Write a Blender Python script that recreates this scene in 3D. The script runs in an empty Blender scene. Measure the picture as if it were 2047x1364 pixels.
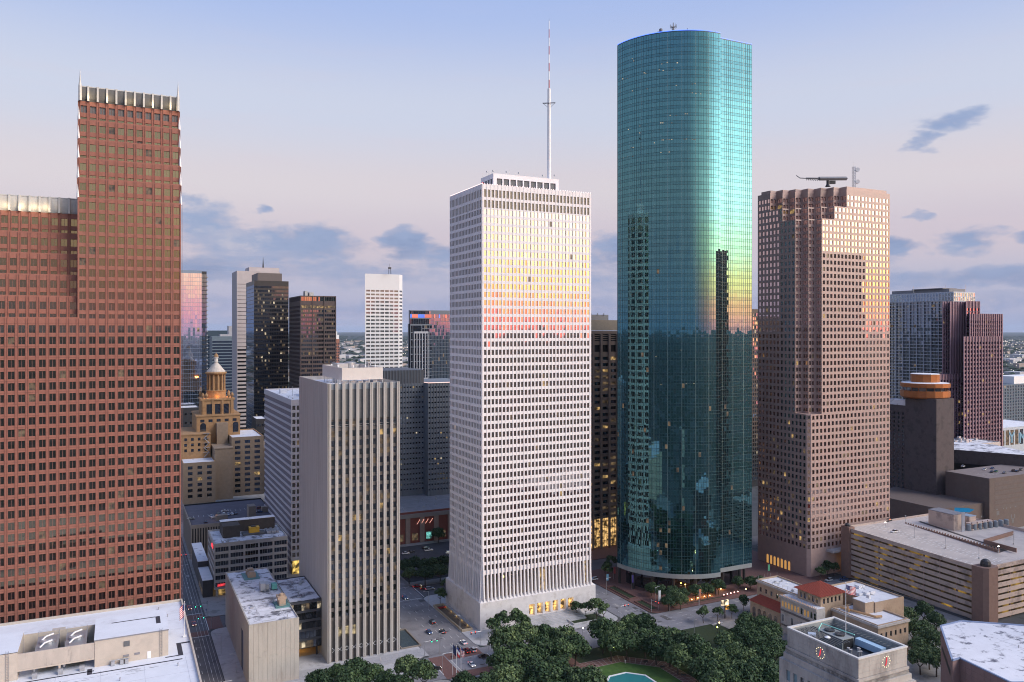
import bpy, math, random
from math import sin, cos, radians, pi, sqrt, atan2, hypot
from mathutils import Vector, Matrix
R = random.Random(7)
scene = bpy.context.scene
col = scene.collection

# ------------------------------------------------------------------ camera
# the street grid is the world x / y axis; the camera stands over the origin, 142 m up, turned 26.2 deg to the right
TH = radians(26.2); F = 1600.0; CX = 1023.5; YH = 659.0; HC = 142.0
CT, ST = cos(TH), sin(TH)
cam_d = bpy.data.cameras.new('camera'); cam = bpy.data.objects.new('camera', cam_d); col.objects.link(cam)
cam.location = (0, 0, HC); cam.rotation_euler = (pi / 2, 0, -TH)
cam_d.sensor_width = 36; cam_d.lens = 36 * F / 2047; cam_d.shift_y = -23.0 / 2047
cam_d.clip_start = 1; cam_d.clip_end = 90000
scene.camera = cam

# ------------------------------------------------------------------ sky
W = bpy.data.worlds.new('World'); scene.world = W; W.use_nodes = True
nt = W.node_tree; nt.nodes.clear()
SUN_DIR = Vector((0.70, -0.71, 0)).normalized()
def N(t, **k):
    n = nt.nodes.new(t)
    for a, b in k.items(): setattr(n, a, b)
    return n
def L(a, b): nt.links.new(a, b)
def M(op, a, b=None, c=None, clamp=False):
    n = N('ShaderNodeMath', operation=op, use_clamp=clamp)
    for i, v in enumerate((a, b, c)):
        if v is None: continue
        if isinstance(v, (int, float)): n.inputs[i].default_value = v
        else: L(v, n.inputs[i])
    return n.outputs[0]
def ramp(fac, stops, interp='EASE'):
    n = N('ShaderNodeValToRGB'); n.color_ramp.interpolation = interp
    e = n.color_ramp.elements
    while len(e) < len(stops): e.new(0.5)
    for i, (p, c) in enumerate(stops):
        e[i].position = p; e[i].color = (*c, 1)
    L(fac, n.inputs[0]); return n.outputs[0]
tc = N('ShaderNodeTexCoord'); sep = N('ShaderNodeSeparateXYZ'); L(tc.outputs['Generated'], sep.inputs[0])
sx, sy, sz = sep.outputs
el = M('MULTIPLY', M('ARCSINE', sz), 180 / pi)                       # elevation in degrees
elf = M('DIVIDE', M('ADD', el, 5), 95, clamp=True)
P = lambda d: (d + 5) / 95
east = ramp(elf, [(P(-5), (.30, .36, .52)), (P(0), (.33, .40, .61)), (P(2.5), (.41, .44, .62)), (P(6), (.57, .505, .61)),
                  (P(10), (.655, .60, .665)), (P(15), (.57, .61, .76)), (P(23), (.37, .48, .80)), (P(45), (.24, .35, .70)), (P(90), (.17, .26, .56))])
west = ramp(elf, [(P(-5), (.25, .16, .15)), (P(-.8), (4.4, .90, .70)), (P(.1), (5.2, .85, .60)), (P(1.4), (4.8, .98, .40)), (P(3.2), (4.3, 1.85, .56)), (P(5.6), (3.5, 2.75, 1.45)),
                  (P(9), (2.9, 2.7, 2.15)), (P(13), (1.9, 1.95, 1.75)), (P(18), (.95, 1.08, 1.12)), (P(30), (.62, .78, 1.0)), (P(60), (.35, .48, .80)), (P(90), (.17, .26, .56))])
hl = M('SQRT', M('ADD', M('ADD', M('MULTIPLY', sx, sx), M('MULTIPLY', sy, sy)), 1e-6))
ca = M('DIVIDE', M('ADD', M('MULTIPLY', sx, SUN_DIR.x), M('MULTIPLY', sy, SUN_DIR.y)), hl)
wf = N('ShaderNodeMapRange', interpolation_type='SMOOTHSTEP'); L(M('SUBTRACT', ca, M('MULTIPLY', M('SUBTRACT', 1, M('DIVIDE', el, 12), clamp=True), .20)), wf.inputs[0]); wf.inputs[1].default_value = 0.42; wf.inputs[2].default_value = 1.0
mix = N('ShaderNodeMix', data_type='RGBA'); L(wf.outputs[0], mix.inputs[0]); L(east, mix.inputs[6]); L(west, mix.inputs[7])
core = N('ShaderNodeMapRange', interpolation_type='SMOOTHSTEP'); L(ca, core.inputs[0]); core.inputs[1].default_value = .86; core.inputs[2].default_value = 1.0; core.inputs[3].default_value = 1.0; core.inputs[4].default_value = 2.5
skm = N('ShaderNodeVectorMath', operation='SCALE'); L(mix.outputs[2], skm.inputs[0]); L(core.outputs[0], skm.inputs['Scale'])
skyc = skm.outputs[0]
# clouds: soft banks low over the horizon, laid out by bearing and elevation and broken up by noise
fx = M('ADD', M('MULTIPLY', sx, ST), M('MULTIPLY', sy, CT)); rx = M('SUBTRACT', M('MULTIPLY', sx, CT), M('MULTIPLY', sy, ST))
az = M('MULTIPLY', M('ARCTAN2', rx, fx), 180 / pi)
cv = N('ShaderNodeCombineXYZ'); L(M('MULTIPLY', az, .13), cv.inputs[0]); L(M('MULTIPLY', el, .30), cv.inputs[1])
nz = N('ShaderNodeTexNoise'); L(cv.outputs[0], nz.inputs['Vector']); nz.inputs['Scale'].default_value = 2.6; nz.inputs['Detail'].default_value = 9; nz.inputs['Roughness'].default_value = .58
nz2 = N('ShaderNodeTexNoise'); L(cv.outputs[0], nz2.inputs['Vector']); nz2.inputs['Scale'].default_value = .9; nz2.inputs['Detail'].default_value = 3
wv = N('ShaderNodeTexNoise'); L(cv.outputs[0], wv.inputs['Vector']); wv.inputs['Scale'].default_value = 3.4; wv.inputs['Detail'].default_value = 6
wsep = N('ShaderNodeSeparateColor'); L(wv.outputs['Color'], wsep.inputs[0])
azw = M('ADD', az, M('MULTIPLY', M('SUBTRACT', wsep.outputs[0], .5), 4.5)); elw = M('ADD', el, M('MULTIPLY', M('SUBTRACT', wsep.outputs[1], .5), 1.7))
clouds = [(-21.0, 6.9, 3.0, 1.5, 1.1), (-16.5, 5.7, 6.5, 1.35, 1.2), (-13.3, 6.1, 2.4, 1.35, 1.1), (-7.4, 5.9, 2.2, 1.45, 1.2), (-4.6, 5.2, 2.4, 1.0, 1.0),
          (-21.0, 4.2, 12.0, 1.2, .95), (-10.0, 3.8, 6.0, .9, .8), (-21.9, 8.6, 1.3, .45, .85), (-17.4, 8.1, .7, .35, .8), (8.0, 5.3, 3.0, 1.7, 1.05), (6.0, 3.6, 5, 1.2, .7),
          (28.8, 12.8, 1.9, .8, .95), (27.2, 12.0, 1.3, .55, .85), (25.2, 5.2, 1.8, .9, 1.15), (29.5, 5.5, 2.3, .75, 1.1), (33.5, 5.6, 1.6, .4, .8), (31.0, 3.2, 8.5, .8, 1.05), (27, 7.3, .8, .25, .7), (25.2, 1.6, 16, .7, .55), (-8, 1.6, 22, .9, .6)]
tot = None
for (a0, e0, ra, re, s) in clouds:
    d = M('ADD', M('POWER', M('DIVIDE', M('SUBTRACT', azw, a0), ra), 2), M('POWER', M('DIVIDE', M('SUBTRACT', elw, e0), re), 2))
    b = M('MULTIPLY', M('SUBTRACT', 1.45, d, clamp=False), s * .62)
    tot = b if tot is None else M('MAXIMUM', tot, b)
cl = N('ShaderNodeMapRange', interpolation_type='SMOOTHSTEP')
L(M('ADD', M('MAXIMUM', tot, -.8), M('MULTIPLY', M('SUBTRACT', nz.outputs[0], .5), 1.9)), cl.inputs[0]); cl.inputs[1].default_value = .06; cl.inputs[2].default_value = .95
# a loose band of the same cloud goes on round the rest of the horizon
bandw = M('MULTIPLY', M('SUBTRACT', 1, M('POWER', M('DIVIDE', M('SUBTRACT', el, 5), 5), 2), clamp=True), M('GREATER_THAN', M('ABSOLUTE', az), 40))
cl2 = N('ShaderNodeMapRange', interpolation_type='SMOOTHSTEP'); L(M('MULTIPLY', nz2.outputs[0], bandw), cl2.inputs[0]); cl2.inputs[1].default_value = .5; cl2.inputs[2].default_value = .68
cm = M('MAXIMUM', M('MULTIPLY', cl.outputs[0], M('LESS_THAN', M('ABSOLUTE', az), 46)), M('MULTIPLY', M('MULTIPLY', cl2.outputs[0], .7), M('SUBTRACT', 1, wf.outputs[0])))
ccol = ramp(M('ADD', nz.outputs[0], M('MULTIPLY', M('SUBTRACT', nz2.outputs[0], .5), .8)), [(.30, (.165, .255, .49)), (.56, (.235, .325, .56)), (.78, (.42, .44, .60))])
mix2 = N('ShaderNodeMix', data_type='RGBA'); L(M('MULTIPLY', cm, .92), mix2.inputs[0]); L(skyc, mix2.inputs[6]); L(ccol, mix2.inputs[7])
wsp = N('ShaderNodeTexNoise'); wc = N('ShaderNodeCombineXYZ'); L(M('MULTIPLY', az, .05), wc.inputs[0]); L(M('MULTIPLY', el, .42), wc.inputs[1]); L(wc.outputs[0], wsp.inputs['Vector']); wsp.inputs['Scale'].default_value = 1.7; wsp.inputs['Detail'].default_value = 8; wsp.inputs['Roughness'].default_value = .62
wr = N('ShaderNodeMapRange', interpolation_type='SMOOTHSTEP'); L(wsp.outputs[0], wr.inputs[0]); wr.inputs[1].default_value = .48; wr.inputs[2].default_value = .74
wsf = M('MULTIPLY', M('MULTIPLY', wr.outputs[0], .38), M('SUBTRACT', 1, M('DIVIDE', el, 24), clamp=True))
mix3 = N('ShaderNodeMix', data_type='RGBA'); L(M('MULTIPLY', wsf, M('SUBTRACT', 1, wf.outputs[0])), mix3.inputs[0]); L(mix2.outputs[2], mix3.inputs[6]); mix3.inputs[7].default_value = (.66, .56, .64, 1)
nish = N('ShaderNodeTexSky', sky_type='NISHITA'); nish.sun_disc = False; nish.sun_elevation = radians(1.5); nish.sun_rotation = atan2(SUN_DIR.x, SUN_DIR.y)
bgA = N('ShaderNodeBackground'); L(mix3.outputs[2], bgA.inputs[0]); bgA.inputs[1].default_value = 1.0
bgB = N('ShaderNodeBackground'); L(nish.outputs[0], bgB.inputs[0]); bgB.inputs[1].default_value = .05
addw = N('ShaderNodeAddShader'); L(bgA.outputs[0], addw.inputs[0]); L(bgB.outputs[0], addw.inputs[1])
wo = N('ShaderNodeOutputWorld'); L(addw.outputs[0], wo.inputs[0])

# the bright afterglow of the western sky
sun_d = bpy.data.lights.new('sun', 'SUN'); sun_d.energy = 2.9; sun_d.angle = radians(32); sun_d.color = (1, .86, .77)
sun = bpy.data.objects.new('sun', sun_d); col.objects.link(sun)
sd = Vector((SUN_DIR.x * cos(radians(38)), SUN_DIR.y * cos(radians(38)), sin(radians(38))))
sun.rotation_euler = sd.to_track_quat('Z', 'Y').to_euler(); sun.location = sd * 600
vs = scene.view_settings; vs.view_transform = 'Standard'; vs.look = 'None'; vs.exposure = 0.0; vs.gamma = 1; vs.use_curve_mapping = False
scene.cycles.use_denoising = True; scene.cycles.filter_width = 1.05; scene.cycles.max_bounces = 6; scene.cycles.diffuse_bounces = 3; scene.cycles.glossy_bounces = 4
scene.cycles.caustics_reflective = False; scene.cycles.caustics_refractive = False; scene.cycles.sample_clamp_indirect = 6

# ------------------------------------------------------------------ pixel helpers (photo pixel -> place on the ground / on a plane)
def ray(px):
    s = (px - CX) / F
    return ST + s * CT, CT - s * ST
def G(px, py, z=0.0):
    t = (HC - z) * F / (py - YH); a, b = ray(px); return a * t, b * t
def on_y(px, y):
    a, b = ray(px); t = y / b; return a * t, t
def on_x(px, x):
    a, b = ray(px); t = x / a; return b * t, t
def at(px, t):
    a, b = ray(px); return a * t, b * t
def zat(py, t): return HC - (py - YH) * t / F
def depth(x, y): return x * ST + y * CT

# ------------------------------------------------------------------ materials
def new_mat(name):
    m = bpy.data.materials.new(name); m.use_nodes = True
    t = m.node_tree; t.nodes.clear()
    o = t.nodes.new('ShaderNodeOutputMaterial'); b = t.nodes.new('ShaderNodeBsdfPrincipled')
    t.links.new(b.outputs[0], o.inputs[0]); return m, t, b
def setc(sock, c): sock.default_value = (*c, 1)
def mat(name, c, rough=.8, var=.12, scale=.35, stretch=(1, 1, 1), c2=None, bump=0.0, metallic=0.0, spec=.3, stain=None, stain_scale=.08, stain_lo=.52, stain_hi=.62, fine=1.0):
    """base colour broken by two noises, an optional stain colour with a ragged edge, an optional bump"""
    m, t, b = new_mat(name)
    n = lambda ty: t.nodes.new(ty); l = t.links.new
    g = n('ShaderNodeNewGeometry'); mp = n('ShaderNodeMapping'); l(g.outputs['Position'], mp.inputs[0]); mp.inputs['Scale'].default_value = stretch
    a = n('ShaderNodeTexNoise'); a.inputs['Scale'].default_value = scale; a.inputs['Detail'].default_value = 5; l(mp.outputs[0], a.inputs['Vector'])
    f = n('ShaderNodeTexNoise'); f.inputs['Scale'].default_value = scale * 9; f.inputs['Detail'].default_value = 3; l(mp.outputs[0], f.inputs['Vector'])
    add = n('ShaderNodeMath'); add.operation = 'MULTIPLY_ADD'; l(f.outputs[0], add.inputs[0]); add.inputs[1].default_value = .45 * fine; l(a.outputs[0], add.inputs[2])
    mr = n('ShaderNodeMapRange'); l(add.outputs[0], mr.inputs[0]); mr.inputs[1].default_value = .38; mr.inputs[2].default_value = 1.02
    mx = n('ShaderNodeMix'); mx.data_type = 'RGBA'; l(mr.outputs[0], mx.inputs[0])
    lo = tuple(max(0, v * (1 - var)) for v in c); hi = c2 if c2 else tuple(min(.95, v * (1 + var)) for v in c)
    setc(mx.inputs[6], lo); setc(mx.inputs[7], hi); out = mx.outputs[2]
    if stain:
        s = n('ShaderNodeTexNoise'); s.inputs['Scale'].default_value = stain_scale; s.inputs['Detail'].default_value = 9; s.inputs['Roughness'].default_value = .68; l(mp.outputs[0], s.inputs['Vector'])
        sr = n('ShaderNodeMapRange'); l(s.outputs[0], sr.inputs[0]); sr.inputs[1].default_value = stain_lo; sr.inputs[2].default_value = stain_hi
        m2 = n('ShaderNodeMix'); m2.data_type = 'RGBA'; l(sr.outputs[0], m2.inputs[0]); l(out, m2.inputs[6]); setc(m2.inputs[7], stain); out = m2.outputs[2]
    l(out, b.inputs['Base Color']); b.inputs['Roughness'].default_value = rough; b.inputs['Metallic'].default_value = metallic
    b.inputs['Specular IOR Level'].default_value = spec
    if bump:
        bp = n('ShaderNodeBump'); bp.inputs['Strength'].default_value = bump; bp.inputs['Distance'].default_value = .3; l(f.outputs[0], bp.inputs['Height']); l(bp.outputs[0], b.inputs['Normal'])
    return m
def glass(name, tint, refl=.5, body=(.012, .014, .018), rough=.03, wob=.0, wscale=.25, vary=.5, fres=.5):
    """tinted reflective pane: a dark body under a mirror coat; each pane differs a little"""
    m, t, b = new_mat(name)
    n = lambda ty: t.nodes.new(ty); l = t.links.new
    o = [x for x in t.nodes if x.type == 'OUTPUT_MATERIAL'][0]
    setc(b.inputs['Base Color'], body); b.inputs['Roughness'].default_value = .35; b.inputs['Specular IOR Level'].default_value = .1
    gl = n('ShaderNodeBsdfGlossy'); setc(gl.inputs['Color'], tint); gl.inputs['Roughness'].default_value = rough
    g = n('ShaderNodeNewGeometry'); rnd = n('ShaderNodeMath'); rnd.operation = 'MULTIPLY_ADD'; l(g.outputs['Random Per Island'], rnd.inputs[0]); rnd.inputs[1].default_value = -vary * refl * .5; rnd.inputs[2].default_value = refl
    lw = n('ShaderNodeLayerWeight'); lw.inputs['Blend'].default_value = .25
    fr = n('ShaderNodeMath'); fr.operation = 'MULTIPLY_ADD'; fr.use_clamp = True; l(lw.outputs['Facing'], fr.inputs[0]); fr.inputs[1].default_value = fres; l(rnd.outputs[0], fr.inputs[2])
    mx = n('ShaderNodeMixShader'); l(fr.outputs[0], mx.inputs[0]); l(b.outputs[0], mx.inputs[1]); l(gl.outputs[0], mx.inputs[2]); l(mx.outputs[0], o.inputs[0])
    if wob:
        nz = n('ShaderNodeTexNoise'); nz.inputs['Scale'].default_value = wscale; nz.inputs['Detail'].default_value = 1; l(g.outputs['Position'], nz.inputs['Vector'])
        bp = n('ShaderNodeBump'); bp.inputs['Strength'].default_value = 1; bp.inputs['Distance'].default_value = wob; l(nz.outputs[0], bp.inputs['Height']); l(bp.outputs[0], gl.inputs['Normal'])
    return m
def lit(name, c, s, sampled=False, rooms=True):
    """a window or lamp that gives off light; rooms: uneven interior behind the pane"""
    m, t, b = new_mat(name)
    setc(b.inputs['Base Color'], (.05, .045, .04)); b.inputs['Roughness'].default_value = .3
    setc(b.inputs['Emission Color'], c); b.inputs['Emission Strength'].default_value = s
    if rooms:
        g = t.nodes.new('ShaderNodeNewGeometry'); nz = t.nodes.new('ShaderNodeTexNoise'); nz.inputs['Scale'].default_value = .5; nz.inputs['Detail'].default_value = 2
        t.links.new(g.outputs['Position'], nz.inputs['Vector'])
        mr = t.nodes.new('ShaderNodeMapRange'); t.links.new(nz.outputs[0], mr.inputs[0]); mr.inputs[1].default_value = .38; mr.inputs[2].default_value = .68; mr.inputs[3].default_value = .05 * s; mr.inputs[4].default_value = 1.5 * s
        t.links.new(mr.outputs[0], b.inputs['Emission Strength'])
    if not sampled:
        try: m.cycles.emission_sampling = 'NONE'
        except Exception: pass
    return m
def paint(name, c, rough=.4, metallic=0.0, spec=.5):
    m, t, b = new_mat(name); setc(b.inputs['Base Color'], c); b.inputs['Roughness'].default_value = rough; b.inputs['Metallic'].default_value = metallic; b.inputs['Specular IOR Level'].default_value = spec
    return m

# ------------------------------------------------------------------ mesh builder
class MB:
    def __init__(s): s.v = []; s.f = []; s.m = []
    def poly(s, pts, mi=0):
        k = len(s.v); s.v.extend(pts); s.f.append(tuple(range(k, k + len(pts)))); s.m.append(mi)
    def box(s, x0, x1, y0, y1, z0, z1, mi=0, skip=''):
        k = len(s.v)
        s.v += [(x0, y0, z0), (x1, y0, z0), (x1, y1, z0), (x0, y1, z0), (x0, y0, z1), (x1, y0, z1), (x1, y1, z1), (x0, y1, z1)]
        for q in ((0, 1, 5, 4), (1, 2, 6, 5), (2, 3, 7, 6), (3, 0, 4, 7), (4, 5, 6, 7), (3, 2, 1, 0)):
            s.f.append(tuple(k + i for i in q)); s.m.append(mi)
        return s
    def prism(s, poly, z0, z1, mi=0, top=None, bottom=True):
        n = len(poly); k = len(s.v); s.v += [(x, y, z0) for x, y in poly] + [(x, y, z1) for x, y in poly]
        for i in range(n):
            j = (i + 1) % n; s.f.append((k + i, k + j, k + n + j, k + n + i)); s.m.append(mi)
        s.f.append(tuple(range(k + n, k + 2 * n))); s.m.append(mi if top is None else top)
        if bottom: s.f.append(tuple(range(k + n - 1, k - 1, -1))); s.m.append(mi)
        return s
    def obox(s, c, d, hl, hw, z0, z1, mi=0):
        """box along the unit direction d"""
        (x, y), (dx, dy) = c, d; nx, ny = -dy, dx
        p = [(x + a * hl * dx + b * hw * nx, y + a * hl * dy + b * hw * ny) for a, b in ((-1, -1), (1, -1), (1, 1), (-1, 1))]
        return s.prism(p, z0, z1, mi)
    def lathe(s, cx, cy, prof, n=16, mi=0, cap=True):
        k = len(s.v)
        for r, z in prof:
            for i in range(n):
                a = 2 * pi * i / n; s.v.append((cx + r * cos(a), cy + r * sin(a), z))
        for j in range(len(prof) - 1):
            for i in range(n):
                i2 = (i + 1) % n; s.f.append((k + j * n + i, k + j * n + i2, k + (j + 1) * n + i2, k + (j + 1) * n + i)); s.m.append(mi)
        if cap:
            s.f.append(tuple(k + (len(prof) - 1) * n + i for i in range(n))); s.m.append(mi); s.f.append(tuple(k + n - 1 - i for i in range(n))); s.m.append(mi)
        return s
    def tube(s, a, b, r0, r1=None, n=6, mi=0):
        r1 = r0 if r1 is None else r1; a, b = Vector(a), Vector(b); w = (b - a).normalized()
        u = w.cross(Vector((0, 0, 1)));  u = Vector((1, 0, 0)) if u.length < 1e-4 else u.normalized(); q = w.cross(u); k = len(s.v)
        for p, r in ((a, r0), (b, r1)):
            for i in range(n):
                t = 2 * pi * i / n; s.v.append(tuple(p + u * (r * cos(t)) + q * (r * sin(t))))
        for i in range(n):
            j = (i + 1) % n; s.f.append((k + i, k + j, k + n + j, k + n + i)); s.m.append(mi)
        s.f.append(tuple(k + n - 1 - i for i in range(n))); s.m.append(mi); s.f.append(tuple(k + n + i for i in range(n))); s.m.append(mi)
        return s
    def mesh(s, name, mats, off=(0, 0, 0), smooth=False):
        me = bpy.data.meshes.new(name)
        ox, oy, oz = off
        me.from_pydata([(x - ox, y - oy, z - oz) for x, y, z in s.v], [], s.f)
        for m in (mats if isinstance(mats, (list, tuple)) else [mats]): me.materials.append(m)
        if any(s.m): me.polygons.foreach_set('material_index', s.m)
        if smooth: me.polygons.foreach_set('use_smooth', [True] * len(s.f))
        me.update(); return me
    def build(s, name, mats, parent=None, smooth=False, kind=None, label=None):
        off = WPOS.get(parent.name, (0, 0, 0)) if parent else (0, 0, 0)
        o = bpy.data.objects.new(name, s.mesh(name, mats, off, smooth)); col.objects.link(o)
        if parent: o.parent = parent; WPOS[o.name] = off
        if kind: o['kind'] = kind
        if label: o['label'] = label
        return o
WPOS = {}
def thing(name, label, cat, loc=(0, 0, 0), rz=0.0, group=None):
    o = bpy.data.objects.new(name, None); col.objects.link(o); o.location = loc; o.rotation_euler = (0, 0, rz); o.empty_display_size = .5
    o['label'] = label; o['category'] = cat
    if group: o['group'] = group
    WPOS[o.name] = tuple(loc); return o
def tag(o, label, cat, group=None):
    o['label'] = label; o['category'] = cat
    if group: o['group'] = group
    return o
def link_mesh(name, me, parent, loc=(0, 0, 0), rot=(0, 0, 0), label=None):
    o = bpy.data.objects.new(name, me); col.objects.link(o); o.parent = parent; o.location = loc; o.rotation_euler = rot
    if label: o['label'] = label
    return o
def place_copy(src, loc, rz, label, group=None):
    r = src.copy(); col.objects.link(r); r.location = loc; r.rotation_euler = (0, 0, rz); r['label'] = label
    if group: r['group'] = group
    for ch in list(src.children):
        c = ch.copy(); col.objects.link(c); c.parent = r
        for g in ch.children:
            d = g.copy(); col.objects.link(d); d.parent = c
    return r
def structure(name, mb, mats, parent=None):
    o = mb.build(name, mats, parent)
    if not parent: o['kind'] = 'structure'
    return o
def lamp(parent, pos, energy, c=(1, .62, .28), r=.25, name='lamp_light', spot=None, aim=None):
    d = bpy.data.lights.new(name, 'SPOT' if spot else 'POINT'); d.energy = energy; d.color = c; d.shadow_soft_size = r
    if spot: d.spot_size = spot; d.spot_blend = .6
    o = bpy.data.objects.new(name, d); col.objects.link(o); o.parent = parent; off = WPOS.get(parent.name, (0, 0, 0)) if parent else (0, 0, 0)
    o.location = tuple(a - b for a, b in zip(pos, off))
    if aim: o.rotation_euler = Vector(aim).to_track_quat('-Z', 'Y').to_euler()
    return o

# ------------------------------------------------------------------ facades
FRONT, LEFT, RIGHT, BACK = (1, 0), (0, -1), (0, 1), (-1, 0)     # running direction of a face seen from outside (outward normal is to its right)
def facade(mb, wins, p0, d, wid, z0, z1, cols, rows, dep=.35, mi=0, rmi=None, sill=True):
    """wall of width wid from p0 along d with real recessed openings; the panes go to the list wins"""
    rmi = mi if rmi is None else rmi
    x0, y0 = p0; dx, dy = d; nx, ny = dy, -dx
    pt = lambda a, z, r=0.0: (x0 + dx * a - nx * r, y0 + dy * a - ny * r, z)
    quad = lambda a0, a1, b0, b1, r=0.0, m=mi: mb.poly([pt(a0, b0, r), pt(a1, b0, r), pt(a1, b1, r), pt(a0, b1, r)], m)
    e = 0.0
    for (a, b) in cols:
        if a > e + 1e-4: quad(e, a, z0, z1)
        e = b
        zz = z0
        for (c, f) in rows:
            if c > zz + 1e-4: quad(a, b, zz, c)
            mb.poly([pt(a, c), pt(b, c), pt(b, c, dep), pt(a, c, dep)], rmi); mb.poly([pt(a, f, dep), pt(b, f, dep), pt(b, f), pt(a, f)], rmi)
            mb.poly([pt(a, c), pt(a, c, dep), pt(a, f, dep), pt(a, f)], rmi); mb.poly([pt(b, c, dep), pt(b, c), pt(b, f), pt(b, f, dep)], rmi)
            cxy = pt((a + b) / 2, (c + f) / 2, dep); wins.append((cxy, d, b - a, f - c)); zz = f
        if z1 > zz + 1e-4: quad(a, b, zz, z1)
    if wid > e + 1e-4: quad(e, wid, z0, z1)
def even(wid, n, w, m0=0.0, m1=0.0):
    s = (wid - m0 - m1) / n
    return [(m0 + s * i + (s - w) / 2, m0 + s * i + (s + w) / 2) for i in range(n)]
def floors(z0, z1, n, h, frac=.5):
    s = (z1 - z0) / n
    return [(z0 + s * i + (s - h) * frac, z0 + s * i + (s - h) * frac + h) for i in range(n)]
VIEWN = lambda d, c: (d[1] * (0 - c[0]) + -d[0] * (0 - c[1])) > 0
def panes(root, wins, mats, weights, indiv=300, tilt=.004, mull=0, name='window', mmat=None, chooser=None):
    """panes from facade(): the nearest `indiv` that face the camera become parts of their own, the rest one part of kind stuff"""
    off = WPOS[root.name]
    key = lambda w: (0 if VIEWN(w[1], w[0]) else 1, w[0][0] ** 2 + w[0][1] ** 2 + (w[0][2] - HC) ** 2)
    wins = sorted(wins, key=key)
    tot = sum(weights); cache = {}; rest = MB()
    allm = list(mats) + ([mmat] if mmat else [])
    for i, (c, d, w, h) in enumerate(wins):
        mi = chooser(c, d) if chooser else None
        if mi is None:
            r = R.random() * tot; mi = 0
            while r > weights[mi]: r -= weights[mi]; mi += 1
        tx, tz = R.gauss(0, tilt), R.gauss(0, tilt)
        if i < indiv and VIEWN(d, c):
            k = (round(w, 2), round(h, 2), mi)
            if k not in cache:
                b = MB(); b.poly([(-w / 2, 0, -h / 2), (w / 2, 0, -h / 2), (w / 2, 0, h / 2), (-w / 2, 0, h / 2)], 0)
                for q in range(mull):
                    xx = -w / 2 + w * (q + 1) / (mull + 1); b.box(xx - .06, xx + .06, -.1, .04, -h / 2, h / 2, 1)
                cache[k] = b.mesh(name, [mats[mi]] + ([mmat] if mmat else []))
            link_mesh(name, cache[k], root, tuple(a - b for a, b in zip(c, off)), (tx, 0, atan2(d[1], d[0]) + tz))
        else:
            dx, dy = d; nx, ny = dy, -dx; pts = []
            for sa, sb in ((-1, -1), (1, -1), (1, 1), (-1, 1)):
                q = sa * w / 2 * tz + sb * h / 2 * tx * -1
                pts.append((c[0] + dx * sa * w / 2 - nx * q, c[1] + dy * sa * w / 2 - ny * q, c[2] + sb * h / 2))
            rest.poly(pts, mi)
            for q in range(mull):
                aa = -w / 2 + w * (q + 1) / (mull + 1)
                rest.obox((c[0] + dx * aa + nx * .03, c[1] + dy * aa + ny * .03), d, .06, .08, c[2] - h / 2, c[2] + h / 2, len(mats))
    if rest.f: rest.build(name, allm, root, kind='stuff')
def rect(x0, x1, y0, y1): return [(x0, y0), (x1, y0), (x1, y1), (x0, y1)]
def roof_slab(mb, x0, x1, y0, y1, z, par=1.0, pw=.4, mi=0, rmi=1):
    """flat roof a little below a parapet"""
    mb.poly([(x0 + pw, y0 + pw, z - par), (x1 - pw, y0 + pw, z - par), (x1 - pw, y1 - pw, z - par), (x0 + pw, y1 - pw, z - par)], rmi)
    for (a, b, c, e) in ((x0, x1, y0, y0 + pw), (x0, x1, y1 - pw, y1), (x0, x0 + pw, y0 + pw, y1 - pw), (x1 - pw, x1, y0 + pw, y1 - pw)):
        mb.poly([(a, c, z), (b, c, z), (b, e, z), (a, e, z)], mi)
    i = [(x0 + pw, y0 + pw), (x1 - pw, y0 + pw), (x1 - pw, y1 - pw), (x0 + pw, y1 - pw)]
    for k in range(4):
        a, b = i[k], i[(k + 1) % 4]; mb.poly([(*b, z - par), (*a, z - par), (*a, z), (*b, z)], mi)
# ------------------------------------------------------------------ shared materials
m_asph = mat('asphalt', (.105, .105, .115), .85, .22, .12, c2=(.14, .138, .145), stain=(.055, .055, .06), stain_scale=.09, stain_lo=.58, stain_hi=.72)
m_conc_road = mat('pale road', (.20, .20, .22), .85, .2, .15, stain=(.12, .12, .125), stain_scale=.12, stain_lo=.55, stain_hi=.7)
m_walk = mat('sidewalk', (.27, .265, .26), .85, .15, .4, stain=(.19, .185, .18), stain_scale=.2)
m_plaza = mat('pale plaza paving', (.40, .40, .41), .85, .12, .5, stain=(.30, .30, .30), stain_scale=.15)
m_brick = mat('brick paving', (.155, .085, .075), .85, .25, 1.2)
m_mark = mat('road paint', (.62, .62, .60), .7, .25, 1.5)
m_grass = mat('grass', (.045, .105, .022), .95, .3, .5, c2=(.07, .14, .03))
m_soil = mat('planting', (.03, .045, .022), .95, .3, .8)
m_water = glass('pool water', (.75, .85, .85), .18, body=(.05, .28, .29), rough=.03, wob=.02, wscale=1.2)
m_bluepool = glass('swimming pool water', (.7, .8, .9), .15, body=(.01, .30, .55), rough=.03, wob=.02, wscale=1.2)
m_roofw = mat('white roof membrane', (.66, .67, .70), .8, .1, .3, stain=(.16, .16, .18), stain_scale=.25, stain_lo=.60, stain_hi=.68)
m_roofd = mat('dirty roof membrane', (.60, .61, .65), .85, .15, .3, stain=(.13, .13, .15), stain_scale=.16, stain_lo=.50, stain_hi=.60)
m_roofg = mat('grey roof', (.22, .22, .24), .9, .2, .3)
m_black = paint('dark recess', (.012, .012, .014), .6)
m_dark = paint('dark metal', (.03, .03, .034), .45)
m_steel = paint('galvanised steel', (.45, .46, .48), .4, .6)
m_white = paint('white paint', (.75, .75, .75), .5)
m_louver = mat('grey louver', (.12, .125, .13), .6, .15, 1.0)
g_dark = glass('dark window glass', (.62, .68, .78), .30)
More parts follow.
